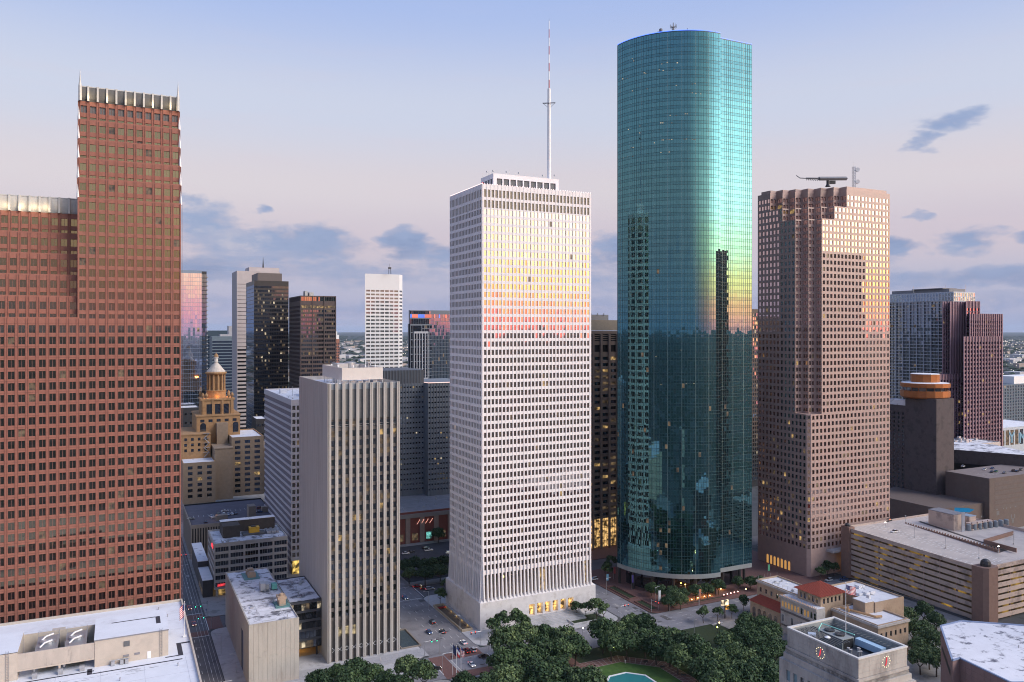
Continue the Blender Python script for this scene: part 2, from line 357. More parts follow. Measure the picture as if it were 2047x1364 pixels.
g_blue = glass('blue window glass', (.45, .62, .85), .38)
g_bronze = glass('bronze window glass', (.80, .66, .52), .42)
g_black = glass('black window glass', (.40, .46, .58), .22)
l_warm = lit('warm lit window', (1, .64, .24), .42)
l_pale = lit('pale lit window', (1, .82, .55), .55)
l_dim = lit('dim lit window', (1, .68, .36), .11)
l_amber = lit('amber lobby glow', (1, .55, .16), 1.7)
l_bulb = lit('white lamp', (1, .92, .80), 9, rooms=False)
l_bulbw = lit('warm lamp', (1, .60, .25), 10, rooms=False)
l_red = lit('red lamp', (1, .04, .03), 5, rooms=False)
l_green = lit('green lamp', (.05, 1, .55), 4, rooms=False)
l_blue = lit('blue lamp', (.08, .20, 1), 2.2, rooms=False)
l_teal = lit('teal sign light', (.10, .85, .65), 1.0, rooms=False)

# ------------------------------------------------------------------ ground, roads, pavements
mg, tg, bg_ = new_mat('far ground')
def _ground():
    n = lambda ty: tg.nodes.new(ty); l = tg.links.new
    g = n('ShaderNodeNewGeometry')
    a = n('ShaderNodeTexNoise'); a.inputs['Scale'].default_value = .0035; a.inputs['Detail'].default_value = 8; l(g.outputs['Position'], a.inputs['Vector'])
    r = n('ShaderNodeValToRGB'); l(a.outputs[0], r.inputs[0]); e = r.color_ramp.elements
    e[0].position = .38; e[0].color = (.030, .045, .040, 1); e[1].position = .62; e[1].color = (.075, .075, .08, 1)
    e.new(.52).color = (.045, .06, .05, 1)
    v = n('ShaderNodeTexVoronoi'); v.inputs['Scale'].default_value = .022; l(g.outputs['Position'], v.inputs['Vector'])
    lt = n('ShaderNodeMath'); lt.operation = 'LESS_THAN'; lt.inputs[1].default_value = .28
    sp = n('ShaderNodeSeparateColor'); l(v.outputs['Color'], sp.inputs[0]); l(sp.outputs[0], lt.inputs[0])
    m1 = n('ShaderNodeMix'); m1.data_type = 'RGBA'; l(lt.outputs[0], m1.inputs[0]); l(r.outputs[0], m1.inputs[6]); setc(m1.inputs[7], (.11, .11, .115)); l(m1.outputs[2], bg_.inputs['Base Color'])
    bg_.inputs['Roughness'].default_value = .95; bg_.inputs['Specular IOR Level'].default_value = .1
_ground()
b = MB(); b.poly([(-40000, -40000, -.30), (40000, -40000, -.30), (40000, 40000, -.30), (-40000, 40000, -.30)]); structure('ground', b, mg)
b = MB(); b.poly([(-120, 60, -.15), (700, 60, -.15), (700, 760, -.15), (-120, 760, -.15)])
structure('city_ground', b, mat('city lots', (.075, .078, .08), .9, .25, .06, stain=(.035, .045, .04), stain_scale=.05))
def sheet(name, x0, x1, y0, y1, z, m):
    b = MB(); b.poly([(x0, y0, z), (x1, y0, z), (x1, y1, z), (x0, y1, z)]); return structure(name, b, m)
r_front = sheet('front_street', -60, 372, 304, 327, -.02, m_conc_road)
r_left = sheet('tram_street', 21, 38.5, 200, 760, -.024, m_asph)
r_main = sheet('main_street', 121, 145, 180, 760, -.028, mat('worn road concrete', (.20, .195, .205), .85, .2, .15, stain=(.10, .098, .105), stain_scale=.12, stain_lo=.52, stain_hi=.72))
r_wf = sheet('side_street', 222, 239, 327, 760, -.016, m_conc_road)
r_cross = sheet('cross_street', -60, 700, 403, 420, -.032, m_asph)
b = MB()
b.poly([(120, 308, 0), (148, 308, 0), (148, 320, 0), (120, 320, 0)]); structure('street_crossing', b, mat('concrete crossing', (.25, .25, .27), .85, .18, .2, stain=(.15, .15, .155), stain_scale=.2))
bk = MB()
for (x0, x1, y0, y1) in ((127.5, 143.5, 320.5, 327), (127.5, 145, 301, 307.5), (120, 127, 303, 326), (24, 38, 396.5, 402.5), (24, 38, 420.5, 427), (38.7, 45, 403, 420)):
    bk.poly([(x0, y0, .004), (x1, y0, .004), (x1, y1, .004), (x0, y1, .004)])
structure('brick_crosswalk', bk, m_brick)
def dashes(parent, items, z=.012):
    b = MB()
    for (x0, x1, y0, y1) in items: b.poly([(x0, y0, z), (x1, y0, z), (x1, y1, z), (x0, y1, z)])
    b.build('lane_marking', m_mark, parent, kind='stuff')
it = []
for xx in (130.9, 134.4, 137.9, 141.2):
    for k in range(12): y = 333 + k * 9.5; it.append((xx - .08, xx + .08, y, y + 3.2))
it += [(127.5, 144, 327.4, 327.9), (127.2, 127.35, 303, 320), (120, 120.4, 308, 320), (128, 128.3, 300, 320), (145, 145.3, 301, 320), (128, 145, 300.5, 300.9)]
it += [(127.5, 144, 400.5, 401), (145.6, 146, 402, 420), (127.5, 144, 421, 421.4)]
dashes(r_main, it)
it = []
for xx in (27.6, 31.2, 34.8):
    for k in range(34):
        y = 205 + k * 9.2
        if not 394 < y < 428: it.append((xx - .08, xx + .08, y, y + 3.4))
it += [(22, 38, 395.2, 395.7), (22, 38, 428, 428.5), (38.3, 38.6, 402, 420), (22, 38, 520, 520.5)]
for x in (33.3, 34.7, 36.3, 37.7): it.append((x - .04, x + .04, 200, 600))
dashes(r_left, it)
it = []
for yy in (311.8, 315.6, 319.4, 323):
    for k in range(24): x = 150 + k * 9.2; it.append((x, x + 3.2, yy - .07, yy + .07))
dashes(r_front, it)
it = []
for xx in (226, 230.3, 234.6):
    for k in range(12): y = 335 + k * 9.5; it.append((xx - .07, xx + .07, y, y + 3.2))
dashes(r_wf, it)
def pave(name, poly, m, z1=.13):
    b = MB(); b.prism(poly, -.1, z1, 0); return structure(name, b, m)
def rounded(x0, x1, y0, y1, r=5, corners='1111'):
    out = []
    for i, (cx, cy, a0) in enumerate(((x0 + r, y0 + r, pi), (x1 - r, y0 + r, 1.5 * pi), (x1 - r, y1 - r, 0), (x0 + r, y1 - r, .5 * pi))):
        if corners[i] == '1': out += [(cx + r * cos(a0 + k * pi / 12), cy + r * sin(a0 + k * pi / 12)) for k in range(7)]
        else: out.append(((x0, x1, x1, x0)[i], (y0, y0, y1, y1)[i]))
    return out
s1 = pave('pavement', rounded(38.8, 120.6, 327.5, 402.5, 5), m_plaza)
b = MB()
for i in range(27):
    for j in range(3): b.box(40.5 + i * 3.0, 43.44 + i * 3.0, 328.4 + j * 3.0, 331.34 + j * 3.0, .13, .15)
b.build('paving_slab', mat('grey paving slabs', (.33, .33, .345), .85, .16, .8), s1, kind='stuff')
pave('tower_plaza', rounded(144.4, 221, 327.6, 402.5, 5), m_plaza)
pave('brick_sidewalk', rounded(239.5, 366, 327.6, 402.5, 4), m_brick)
pave('far_pavement', rounded(38.8, 120.6, 420.5, 760, 4), m_walk)
pave('lot_pavement', rounded(145, 221.6, 420.5, 760, 4), m_walk)
pave('office_pavement', rounded(239.5, 366, 420.5, 760, 4), m_brick)
pave('tower_sidewalk', rounded(-60, 20.8, 327.5, 760, 3), m_walk)
pave('hall_pavement', rounded(-60, 21, 200, 303.5, 3), m_walk)
pave('far_office_pavement', rounded(376, 700, 250, 402.5, 4), m_walk)
pave('box_pavement', rounded(38.8, 120.5, 180, 303.5, 4), m_walk)
pave('library_pavement', [(259, 150), (372, 150), (372, 303.6), (262, 303.6), (259, 300)], m_walk)
park = pave('park_ground', rounded(146, 259.6, 150, 303.6, 5), m_soil)
sheet('park_path', 160, 176, 282, 303, .16, m_brick)
sheet('park_walk', 222, 262, 236, 246, .164, m_walk)
# parking lot behind the slender tower
sheet('parking_lot', 146, 221, 428, 500, .15, mat('dark parking asphalt', (.045, .047, .055), .9, .25, .1, c2=(.07, .07, .08)))
# lawn with its brick walk, and the pool
pc = (184.0, 266.0)
def ring(r, n=8, c=pc): return [(c[0] + r * cos(2 * pi * (k + .5) / n), c[1] + r * sin(2 * pi * (k + .5) / n)) for k in range(n)]
def band(b, r0, r1, z0, z1):
    i, o = ring(r0), ring(r1)
    for k in range(8):
        j = (k + 1) % 8; b.poly([(*i[k], z1), (*i[j], z1), (*o[j], z1), (*o[k], z1)]); b.poly([(*o[k], z0), (*o[j], z0), (*o[j], z1), (*o[k], z1)]); b.poly([(*i[j], z0), (*i[k], z0), (*i[k], z1), (*i[j], z1)])
b = MB(); band(b, 21.6, 28.5, .1, .17)
walk = structure('octagon_walk', b, mat('pale concrete banding', (.30, .25, .24), .85, .15, .8))
cell = {}
for k in range(8):
    for q in range(3):
        r0, r1 = 21.9 + q * 2.2, 23.9 + q * 2.2
        i, o = ring(r0), ring(r1); j = (k + 1) % 8
        for n in range(8):
            f0, f1 = (n + .06) / 8, (n + .94) / 8; lp = lambda p, t: (p[k][0] + (p[j][0] - p[k][0]) * t, p[k][1] + (p[j][1] - p[k][1]) * t)
            b = MB(); b.prism([lp(i, f0), lp(o, f0), lp(o, f1), lp(i, f1)], .15, .19); b.build('brick_panel', m_brick, walk)
b = MB(); b.prism(ring(21.5), .1, .2); structure('lawn', b, m_grass)
b = MB(); band(b, 10.0, 10.8, .15, .55); structure('pool_kerb', b, m_white)
b = MB(); b.poly([(x, y, .40) for x, y in ring(10.0)]); structure('pool', b, m_water)
pave('plaza_apron', rounded(38.8, 107, 310, 327.4, 4), m_plaza)

# worn patches, covers and slab joints that break up the streets and pavements
def speckle(parent, name, n, x0, x1, y0, y1, z, m, s0, s1, seed):
    r = random.Random(seed); b = MB()
    for k in range(n):
        x, y, w, h = r.uniform(x0, x1), r.uniform(y0, y1), r.uniform(s0, s1), r.uniform(s0, s1) * r.choice((.4, 1, 2.2)); a = r.choice((0, 0, .1)); b.poly([(x - w, y - h, z), (x + w, y - h + a, z), (x + w, y + h, z), (x - w, y + h - a, z)])
    b.build(name, m, parent, kind='stuff')
m_patch = paint('dark road patch', (.085, .082, .085), .9); m_patch2 = paint('pale road patch', (.25, .245, .25), .9); m_cover = paint('iron cover', (.05, .05, .05), .6)
for (pr, ax) in ((r_main, (122, 144, 300, 440)), (r_front, (146, 300, 305, 326)), (r_left, (22, 37, 260, 520)), (r_wf, (223, 238, 328, 420))):
    speckle(pr, 'road_patch', 16, *ax, .004, m_patch, .5, 1.6, 5); speckle(pr, 'pale_patch', 10, *ax, .006, m_patch2, .4, 1.3, 6); speckle(pr, 'iron_cover', 14, *ax, .009, m_cover, .28, .42, 7)
# ------------------------------------------------------------------ the red granite tower
def plain(mb, x0, x1, y0, y1, z0, z1, faces='LRB', mi=0):
    q = {'F': [(x0, y0), (x1, y0)], 'R': [(x1, y0), (x1, y1)], 'B': [(x1, y1), (x0, y1)], 'L': [(x0, y1), (x0, y0)]}
    for f in faces:
        if f == 'T': mb.poly([(x0, y0, z1), (x1, y0, z1), (x1, y1, z1), (x0, y1, z1)], mi); continue
        (ax, ay), (bx, by) = q[f]; mb.poly([(ax, ay, z0), (bx, by, z0), (bx, by, z1), (ax, ay, z1)], mi)
def red_tower():
    m_red = mat('red granite', (.285, .122, .09), .75, .14, .5, stain=(.26, .115, .09), stain_scale=.12, stain_lo=.55, stain_hi=.75)
    m_red2 = mat('dark red granite', (.20, .085, .066), .75, .15, .6)
    m_mull = paint('brown mullion', (.22, .10, .08), .5)
    g = glass('tinted tower glass', (.80, .68, .44), .22, body=(.010, .011, .016))
    m_met = mat('pale crown metal', (.50, .50, .48), .55, .1, .6, metallic=.1)
    t = thing('red_granite_tower', 'tall stepped red granite tower with paired windows beside white flat roof', 'skyscraper', (5, 369.5, 0))
    y0 = 369.5; xa, xb = -14.8, 24.1; bw = (xb - xa) / 11; xl = xa - 13 * bw
    wall = MB(); wins = []; ribs = MB()
    def cols(n): return [(bw * i + (bw - 2.25) / 2, bw * i + (bw + 2.25) / 2) for i in range(n)]
    lowrows = [(142.2 - 1.5 - 4.57 * k, 142.2 + 1.5 - 4.57 * k) for k in range(27, -1, -1)]
    facade(wall, wins, (xl, y0), FRONT, bw * 24, 14, 146.5, cols(24), lowrows, .45)
    facade(wall, wins, (xa, y0), FRONT, bw * 11, 146.5, 195.4, cols(11), [(142.2 + 4.58 * k - 1.5, 142.2 + 4.58 * k + 1.5) for k in range(1, 12)], .45)
    for i in range(25):
        x = xl + bw * i; top = 195.4 if i > 13 else 146.5
        for dx in (-.42, .42): ribs.box(x + dx - .07, x + dx + .07, y0 - .16, y0 + .05, 14, top)
    for k in range(28):
        z = 142.2 - 4.57 * k + 2.25
        ribs.box(xl, xb, y0 - .05, y0 + .02, z - .05, z + .05)
    wl = []
    def stepped(x0, n, z0, dz, rec, steps, high):
        for s in range(steps):
            zb = z0 + s * dz; yy = y0 + rec * (s + 1); last = s == steps - 1
            rows = [(zb + .15, zb + 1.9), (zb + 3.7, zb + 6.7)]
            facade(wall, wins, (x0, yy), FRONT, bw * n, zb, zb + dz, cols(n), rows, .45)
            wall.poly([(x0, yy - rec, zb), (x0 + bw * n, yy - rec, zb), (x0 + bw * n, yy, zb), (x0, yy, zb)])
            wall.box(x0, x0 + bw * n, yy - rec, yy - rec + .3, zb, zb + .45)
            plain(wall, x0, x0 + bw * n, yy, y0 + 34, zb, zb + dz, 'LR')
            for i in range(n + 1):
                x = x0 + bw * i
                for dx in (-.42, .42): ribs.box(max(x0, x + dx - .08), min(x0 + bw * n, x + dx + .08), yy - .18, yy + .05, zb, zb + dz)
            for x in ((x0, x0 + bw * n) if high else ()):
                f = MB(); f.lathe(x, yy - rec * .5, [(.55, zb), (.48, zb + 1.5), (.02, zb + 6.0)], 4); f.build('finial', m_white, t)
        return z0 + steps * dz, y0 + rec * steps
    zt, yt = stepped(xa, 11, 195.4, 8.5, 2.3, 5, True)
    zw, yw = stepped(xl, 13, 146.5, 8.75, 2.4, 5, False)
    plain(wall, xl, xb, y0, y0 + 34, 14, 146.5, 'LRB'); plain(wall, xa, xb, y0, y0 + 34, 146.5, 195.4, 'LRB'); plain(wall, xa, xb, yt, y0 + 34, zt, zt + 1, 'LRBT'); plain(wall, xl, xa, yw, y0 + 34, zw, zw + 5, 'LRBT')
    plain(wall, xl, xb, y0 + .0, y0 + 34, 0, 14, 'FLRB')
    wall.build('wall', m_red, t); ribs.build('pilaster_ribs', m_red2, t, kind='stuff')
    # metal crowns: a panel and a fin per bay
    for (x0, n, zz, yy, h) in ((xa, 11, zt, yt, 6.4), (xl, 13, zw, yw, 6.6)):
        fin_me = pan_me = None
        for i in range(n + 1):
            x = x0 + bw * i
            if i < n:
                p = MB()
                for q in range(6):
                    f0, f1 = q / 6, (q + 1) / 6; yA, yB = yy + 1.1 * (1 - f0) ** 2 - .6, yy + 1.1 * (1 - f1) ** 2 - .6
                    zz0 = zz + (h - .6) * f0; zz1 = zz + (h - .6) * f1
                    p.poly([(x + .1, yA, zz0), (x + bw - .1, yA, zz0), (x + bw - .1, yB, zz1), (x + .1, yB, zz1)])
                p.build('crown_panel', m_met if n == 13 else m_louver, t)
            f = MB(); f.box(x - .36 + (.36 if i == 0 else 0), x + .36 - (.36 if i == n else 0), yy - 1.1, yy + .8, zz + .05, zz + h); f.build('crown_fin', m_met, t)
        c = MB(); c.box(x0, x0 + bw * n, yy - .5, yy + .4, zz + h - .5, zz + h - .1); c.build('crown_rim', m_met, t)
    for x in (xa + .5, xb - .5):
        s = MB(); s.lathe(x, yt - .8, [(.7, zt), (.65, zt + 6), (.35, zt + 8), (.03, zt + 13)], 8); s.build('spire', m_met, t)
    for i in (1.15, 3.1, 5.5, 7.9, 9.9): lamp(t, (xa + bw * i, yt - 2.4, zt + 1.6), 300, (1, .72, .36), .3)
    for i in (7.2, 8.5, 9.6, 5.6): lamp(t, (xl + bw * i, yw - 2.2, zw + 1.5), 300, (1, .75, .42), .3)
    def ch(c, d):
        z = c[2]
        if z > 231: return 3
        r = R.random(); return 1 if r < .035 else 0
    panes(t, wins, [g, l_dim, l_pale if False else l_dim, m_louver], [1], 300, .0022, 1, mmat=m_mull, chooser=ch)
red_tower()

# ------------------------------------------------------------------ the white tower with the mast
OS = dict(x0=154.4, x1=215.0, y0=346.1, y1=387.0, zt=211.0)
def white_tower():
    m_w = mat('white travertine', (.76, .725, .725), .75, .06, .4, stain=(.68, .645, .645), stain_scale=.15, stain_lo=.5, stain_hi=.75)
    g = glass('bronze tower glass', (.98, .86, .74), .32, body=(.040, .025, .026))
    m_ol = mat('olive louver', (.25, .215, .16), .6, .15, .9)
    t = thing('white_office_tower', 'white stone tower with flared foot, square window grid and tall mast above', 'skyscraper', (OS['x0'], OS['y0'], 0))
    x0, x1, y0, y1, zt = (OS[k] for k in ('x0', 'x1', 'y0', 'y1', 'zt'))
    wall = MB(); wins = []
    nf, nl = 30, 21
    cf = even(x1 - x0, nf, 1.3, .8, .8); cl = even(y1 - y0, nl, 1.25, .6, .6)
    rows = [(14.2, 25.5)] + [(27.7 + 3.93 * k, 27.7 + 3.93 * k + 2.5) for k in range(44)] + [(199.9 + 5.0 * k, 203.5 + 5.0 * k) for k in range(2)]
    rows = [r for r in rows if r[1] < zt]
    for (p, d, w, c) in (((x0, y0), FRONT, x1 - x0, cf), ((x0, y1), LEFT, y1 - y0, cl), ((x1, y0), RIGHT, y1 - y0, cl), ((x1, y1), BACK, x1 - x0, cf)):
        facade(wall, wins, p, d, w, 13, zt, c, rows, .22)
    roof_slab(wall, x0, x1, y0, y1, zt, 1.0, .6, 0, 1)
    wall.build('wall', [m_w, m_roofw], t)
    # piers: slim ribs that swell towards the foot; on the side faces some bays swell higher up
    rib = MB()
    def out(z, amp, zf): return .10 + amp * max(0, 1 - (z - 13) / zf) ** 2.2
    zs = [13, 17, 21, 26, 32, 40, 55, 80, zt]
    def add_rib(p, d, a, amp, zf, w=.42):
        dx, dy = d; nx, ny = dy, -dx
        for k in range(len(zs) - 1):
            za, zb = zs[k], zs[k + 1]; oa, ob = out(za, amp, zf), out(zb, amp, zf)
            P3 = lambda s, o, z: (p[0] + dx * (a + s * w) + nx * o, p[1] + dy * (a + s * w) + ny * o, z)
            rib.poly([P3(-1, oa, za), P3(1, oa, za), P3(1, ob, zb), P3(-1, ob, zb)]); rib.poly([P3(-1, -.05, za), P3(-1, oa, za), P3(-1, ob, zb), P3(-1, -.05, zb)]); rib.poly([P3(1, oa, za), P3(1, -.05, za), P3(1, -.05, zb), P3(1, ob, zb)])
    for (p, d, w, n, m) in (((x0, y0), FRONT, x1 - x0, nf, .8), ((x0, y1), LEFT, y1 - y0, nl, .6)):
        s = (w - 2 * m) / n
        for i in range(n + 1):
            a = m + s * i; a = min(max(a, .43), w - .43)
            wave = 0 if d == FRONT else (.5 if i in (5, 6, 11, 12, 17) else 0)
            add_rib(p, d, a, (1.35 if d == FRONT else .9) + wave, 34 + 30 * (wave > 0), .32 if d == FRONT else .22)
    rib.build('rib', m_w, t, kind='stuff')
    base = MB(); e = 1.6
    pl = [(x0 - e, y0 - e), (x1 + e, y0 - e), (x1 + e, y1 + e), (x0 - e, y1 + e)]
    bw = []
    fw = x1 - x0 + 2 * e; ent = [(a, b) for a, b in even(fw, 13, 3.1, 3.5, 3.5)][5:11]
    facade(base, bw, pl[0], FRONT, fw, 0, 13, ent, [(3.2, 8.6)], 2.2)
    lw = y1 - y0 + 2 * e; facade(base, [], pl[3], LEFT, lw, 0, 13, even(lw, 4, 3.2, 2, 2), [(1, 7.2)], .25)
    pb = []
    facade(base, pb, (pl[3][0], pl[3][1]), LEFT, 0.0, 0, 13, [], [])
    base.poly([(*pl[1], 0), (*pl[2], 0), (*pl[2], 13), (*pl[1], 13)]); base.poly([(*pl[2], 0), (*pl[3], 0), (*pl[3], 13), (*pl[2], 13)])
    lv = even(lw, 4, 3.2, 2, 2)
    for a, bb in lv: base.poly([(x0 - e + .25, y1 + e - a, 1), (x0 - e + .25, y1 + e - bb, 1), (x0 - e + .25, y1 + e - bb, 7.2), (x0 - e + .25, y1 + e - a, 7.2)])
    pr = [(x0, y0), (x1, y0), (x1, y1), (x0, y1)]
    for k in range(4):
        j = (k + 1) % 4; base.poly([(*pl[k], 13), (*pl[j], 13), (*pr[j], 14.1), (*pr[k], 14.1)])
    base.build('plinth', mat('white travertine base', (.60, .575, .575), .75, .1, .5, stain=(.50, .47, .46), stain_scale=.2), t)
    for (c, d, w, h) in bw:
        q = MB(); q.poly([(c[0] - w / 2, c[1], c[2] - h / 2), (c[0] + w / 2, c[1], c[2] - h / 2), (c[0] + w / 2, c[1], c[2] + h / 2), (c[0] - w / 2, c[1], c[2] + h / 2)], 0)
        q.box(c[0] - .08, c[0] + .08, c[1] - .12, c[1] - .02, c[2] - h / 2, c[2] + h / 2, 1); q.box(c[0] - w / 2, c[0] + w / 2, c[1] - .12, c[1] - .02, c[2] - .3, c[2] - .1, 1)
        q.build('entrance_window', [l_amber, m_dark], t)
        lamp(t, (c[0], c[1] - 1.4, 7.6), 60, (1, .68, .30), .3)
    st = MB()
    for k in range(8): st.box(x0 + 20, x0 + 52, y0 - e - 8 + k, y0 - e - .02, .13 + k * .36, .13 + (k + 1) * .36)
    st.build('front_steps', m_plaza, t)
    def ch(c, d):
        if c[2] > 199: return 3
        if c[2] < 27: return 2 if (R.random() < .08 and d == FRONT) else 4
        r = R.random()
        return (1 if r < .02 else (2 if r < .024 else 0)) if c[2] < 120 else (1 if r < .005 else 0)
    panes(t, wins, [g, l_dim, l_warm, m_ol, g_bronze], [1], 300, .0045, 0, chooser=ch)
    # roof house
    h = MB(); hw = []
    facade(h, hw, (165, 356), FRONT, 36.8, 210.2, 218.6, even(36.8, 9, 3.1, 1.5, 1.5), [(212, 216.3)], .5)
    facade(h, hw, (165, 371), LEFT, 15, 210.2, 218.6, even(15, 4, 2.7, .8, .8), [(212, 216.3)], .5)
    plain(h, 165, 201.8, 356, 371, 210.2, 218.6, 'RBT')
    ho = h.build('roof_house', m_w, t)
    q = MB()
    for (c, d, w, hh) in hw: q.poly([(c[0] - d[0] * w / 2, c[1] - d[1] * w / 2, c[2] - hh / 2), (c[0] + d[0] * w / 2, c[1] + d[1] * w / 2, c[2] - hh / 2), (c[0] + d[0] * w / 2, c[1] + d[1] * w / 2, c[2] + hh / 2), (c[0] - d[0] * w / 2, c[1] - d[1] * w / 2, c[2] + hh / 2)])
    q.build('louver', m_louver, ho, kind='stuff')
    an = MB()
    for i in range(22):
        x, y = (165.5 + i * 1.7, 356.4) if i % 3 else (165.3, 357 + i * .6)
        hh = R.uniform(.8, 2.6); an.tube((x, y, 218.6), (x, y, 218.6 + hh), .07)
        if i % 4 == 0: an.lathe(x, y, [(.1, 218.6 + hh), (.45, 218.6 + hh + .2), (.45, 218.6 + hh + .7), (.1, 218.6 + hh + .9)], 8)
    an.build('antenna', m_steel, t, kind='stuff')
    bl = MB()
    for i in range(46): bl.lathe(x0 + .3 + i * (x1 - x0 - .6) / 45, y0 + .2, [(.06, zt), (.22, zt + .15), (.06, zt + .38)], 6)
    for i in range(44): bl.lathe(x0 + .2, y0 + .3 + i * (y1 - y0 - .6) / 43, [(.06, zt), (.22, zt + .15), (.06, zt + .38)], 6)
    bl.build('light_string', lit('pinkish rim bulbs', (1, .72, .70), 2.2, rooms=False), t, kind='stuff')
    rl = MB(); rl.lathe(x0 + .6, y0 + .6, [(.1, zt), (.35, zt + .3), (.1, zt + .7)], 8); rl.build('beacon', l_red, t)
    # mast: stands on the roof
    mt = thing('antenna_mast', 'very tall white antenna mast with thin banded red and white tip', 'antenna mast', (200, 363, 218.6))
    p = MB(); p.lathe(200, 363, [(1.05, 218.6), (.98, 240), (.85, 266.5), (.3, 266.8)], 14); p.build('lower_pole', m_white, mt)
    red = paint('aviation red', (.40, .06, .05), .5); zz = 266.8
    for k in range(8):
        q = MB(); q.lathe(200, 363, [(.30 - .015 * k, zz), (.29 - .015 * k, zz + 4.35)], 8); q.build('mast_section', red if k % 2 == 0 else m_white, mt); zz += 4.35
    q = MB(); q.tube((200, 363, zz), (200, 363, zz + 1.3), .12, .03); q.build('tip', m_dark, mt)
    q = MB(); q.obox((200, 363), (.8, -.6), 3.3, .5, 259.0, 259.35); q.obox((200, 363), (.6, .8), 2.6, .45, 258.6, 258.95)
    for a, bq in ((3.0, 0), (-3.0, 0)): q.tube((200 + a * .8, 363 - a * .6, 259), (200, 363, 256.4), .1)
    q.build('platform', m_steel, mt)
white_tower()

# ------------------------------------------------------------------ the rounded blue-green glass tower
def glass_tower():
    t = thing('rounded_glass_tower', 'tallest blue green glass tower with rounded front and flat side', 'skyscraper', (284, 370, 0))
    g = glass('teal curtain wall glass', (.24, .60, .69), .35, body=(.003, .014, .018), rough=.012, vary=.2, fres=.25)
    g2 = glass('teal spandrel glass', (.21, .54, .64), .32, body=(.003, .012, .016), rough=.02, vary=.2, fres=.25)
    m_m = paint('dark teal mullion', (.022, .07, .08), .4)
    m_s = paint('pale mullion', (.20, .30, .30), .4, .4)
    arc = lambda cx, cy, r, a0, a1, n: [(cx + r * cos(a0 + (a1 - a0) * k / n), cy + r * sin(a0 + (a1 - a0) * k / n)) for k in range(n + 1)]
    rr = 39.5
    pts = arc(290, 375.5, rr, pi, 1.5 * pi, 42)
    pts += [(290, 341.7)] + [(290 + 27.2 * k / 18, 341.7) for k in range(1, 19)] + [(317.2, 341.7 + 26.8 * k / 18) for k in range(1, 19)] + [(329.5, 368.5)]
    pts += arc(290, 368.5, rr, 0, .5 * pi, 42)[1:] + [(290, 402.3)] + [(290 - 20.0 * k / 18, 402.3) for k in range(1, 19)] + [(270.0, 402.3 - 26.8 * k / 18) for k in range(1, 19)]
    n = len(pts); zb, zt = 11.6, 300.5; fl = 4.07; nfl = int(round((zt - zb) / fl)); fl = (zt - zb) / nfl
    body = MB(); wins = []; mull = MB(); pale = MB(); hz = MB(); pale_h = MB()
    def front(i): return i < 62
    items = []
    for i in range(n):
        (ax, ay), (bx, by) = pts[i], pts[(i + 1) % n]; l = hypot(bx - ax, by - ay)
        if l < .05: continue
        d = ((bx - ax) / l, (by - ay) / l)
        body.poly([(ax + d[1] * -.25, ay + d[0] * .25, zb), (bx + d[1] * -.25, by + d[0] * .25, zb), (bx + d[1] * -.25, by + d[0] * .25, zt), (ax + d[1] * -.25, ay + d[0] * .25, zt)])
        big = l > 3
        for k in range(nfl):
            z = zb + fl * k
            for (za, zc, mi) in ((z, z + 1.55, 1), (z + 1.55, z + fl, 0)):
                items.append(((ax + bx) / 2 * 1.0, (ay + by) / 2, za, zc, l, d, mi, i))
        if not big and i < 60 + 40:
            mm = pale if i % 5 == 2 else mull
            w = .09 if i % 5 == 2 else .055
            nx, ny = d[1], -d[0]
            mm.prism([(ax - d[0] * w, ay - d[1] * w), (ax - d[0] * w + nx * .10, ay - d[1] * w + ny * .10), (ax + d[0] * w + nx * .10, ay + d[1] * w + ny * .10), (ax + d[0] * w, ay + d[1] * w)], zb, zt, 0)
        if i < 62:
            nx, ny = d[1], -d[0]
            for k in range(nfl):
                z = zb + fl * k
                for zz in (z, z + 1.55):
                    A, B = (ax + nx * .07, ay + ny * .07), (bx + nx * .07, by + ny * .07)
                    hz.poly([(*A, zz - .07), (*B, zz - .07), (*B, zz + .07), (*A, zz + .07)]); hz.poly([(*A, zz + .07), (*B, zz + .07), (bx, by, zz + .07), (ax, ay, zz + .07)]); hz.poly([(ax, ay, zz - .07), (bx, by, zz - .07), (*B, zz - .07), (*A, zz - .07)])
    body.poly([(x, y, zt - .6) for x, y in pts], 1)
    body.build('core_wall', [m_black, m_roofg], t)
    # panes: each a little out of true, as real curtain walls are
    items.sort(key=lambda q: (0 if q[7] < 61 else 1, q[0] ** 2 + q[1] ** 2 + (q[2] - HC) ** 2))
    off = WPOS[t.name]; rest = MB(); cache = {}
    for idx, (cx, cy, za, zc, l, d, mi, i) in enumerate(items):
        tl = .0014 + .0045 * max(0, 1 - za / 110); tx, tz = R.gauss(0, tl), R.gauss(0, tl)
        m = mi
        if mi == 0:
            r = R.random(); m = 2 if r < (.013 if za < 120 else .001) else 0
        h = zc - za
        if idx < 300:
            k = (round(l, 2), round(h, 2), m)
            if k not in cache:
                b = MB(); b.poly([(-l / 2, 0, -h / 2), (l / 2, 0, -h / 2), (l / 2, 0, h / 2), (-l / 2, 0, h / 2)]); cache[k] = b.mesh('glass_panel', [(g, g2, l_dim)[m]])
            link_mesh('glass_panel', cache[k], t, (cx - off[0], cy - off[1], (za + zc) / 2), (tx, 0, atan2(d[1], d[0]) + tz))
        else:
            nx, ny = d[1], -d[0]; p = []
            for sa, sb in ((-1, -1), (1, -1), (1, 1), (-1, 1)):
                q = sa * l / 2 * tz - sb * h / 2 * tx; p.append((cx + d[0] * sa * l / 2 - nx * q, cy + d[1] * sa * l / 2 - ny * q, (za + zc) / 2 + sb * h / 2))
            rest.poly(p, m)
    rest.build('glass_panel', [g, g2, l_dim], t, kind='stuff')
    # small ceiling lights seen through the glass
    sp = MB()
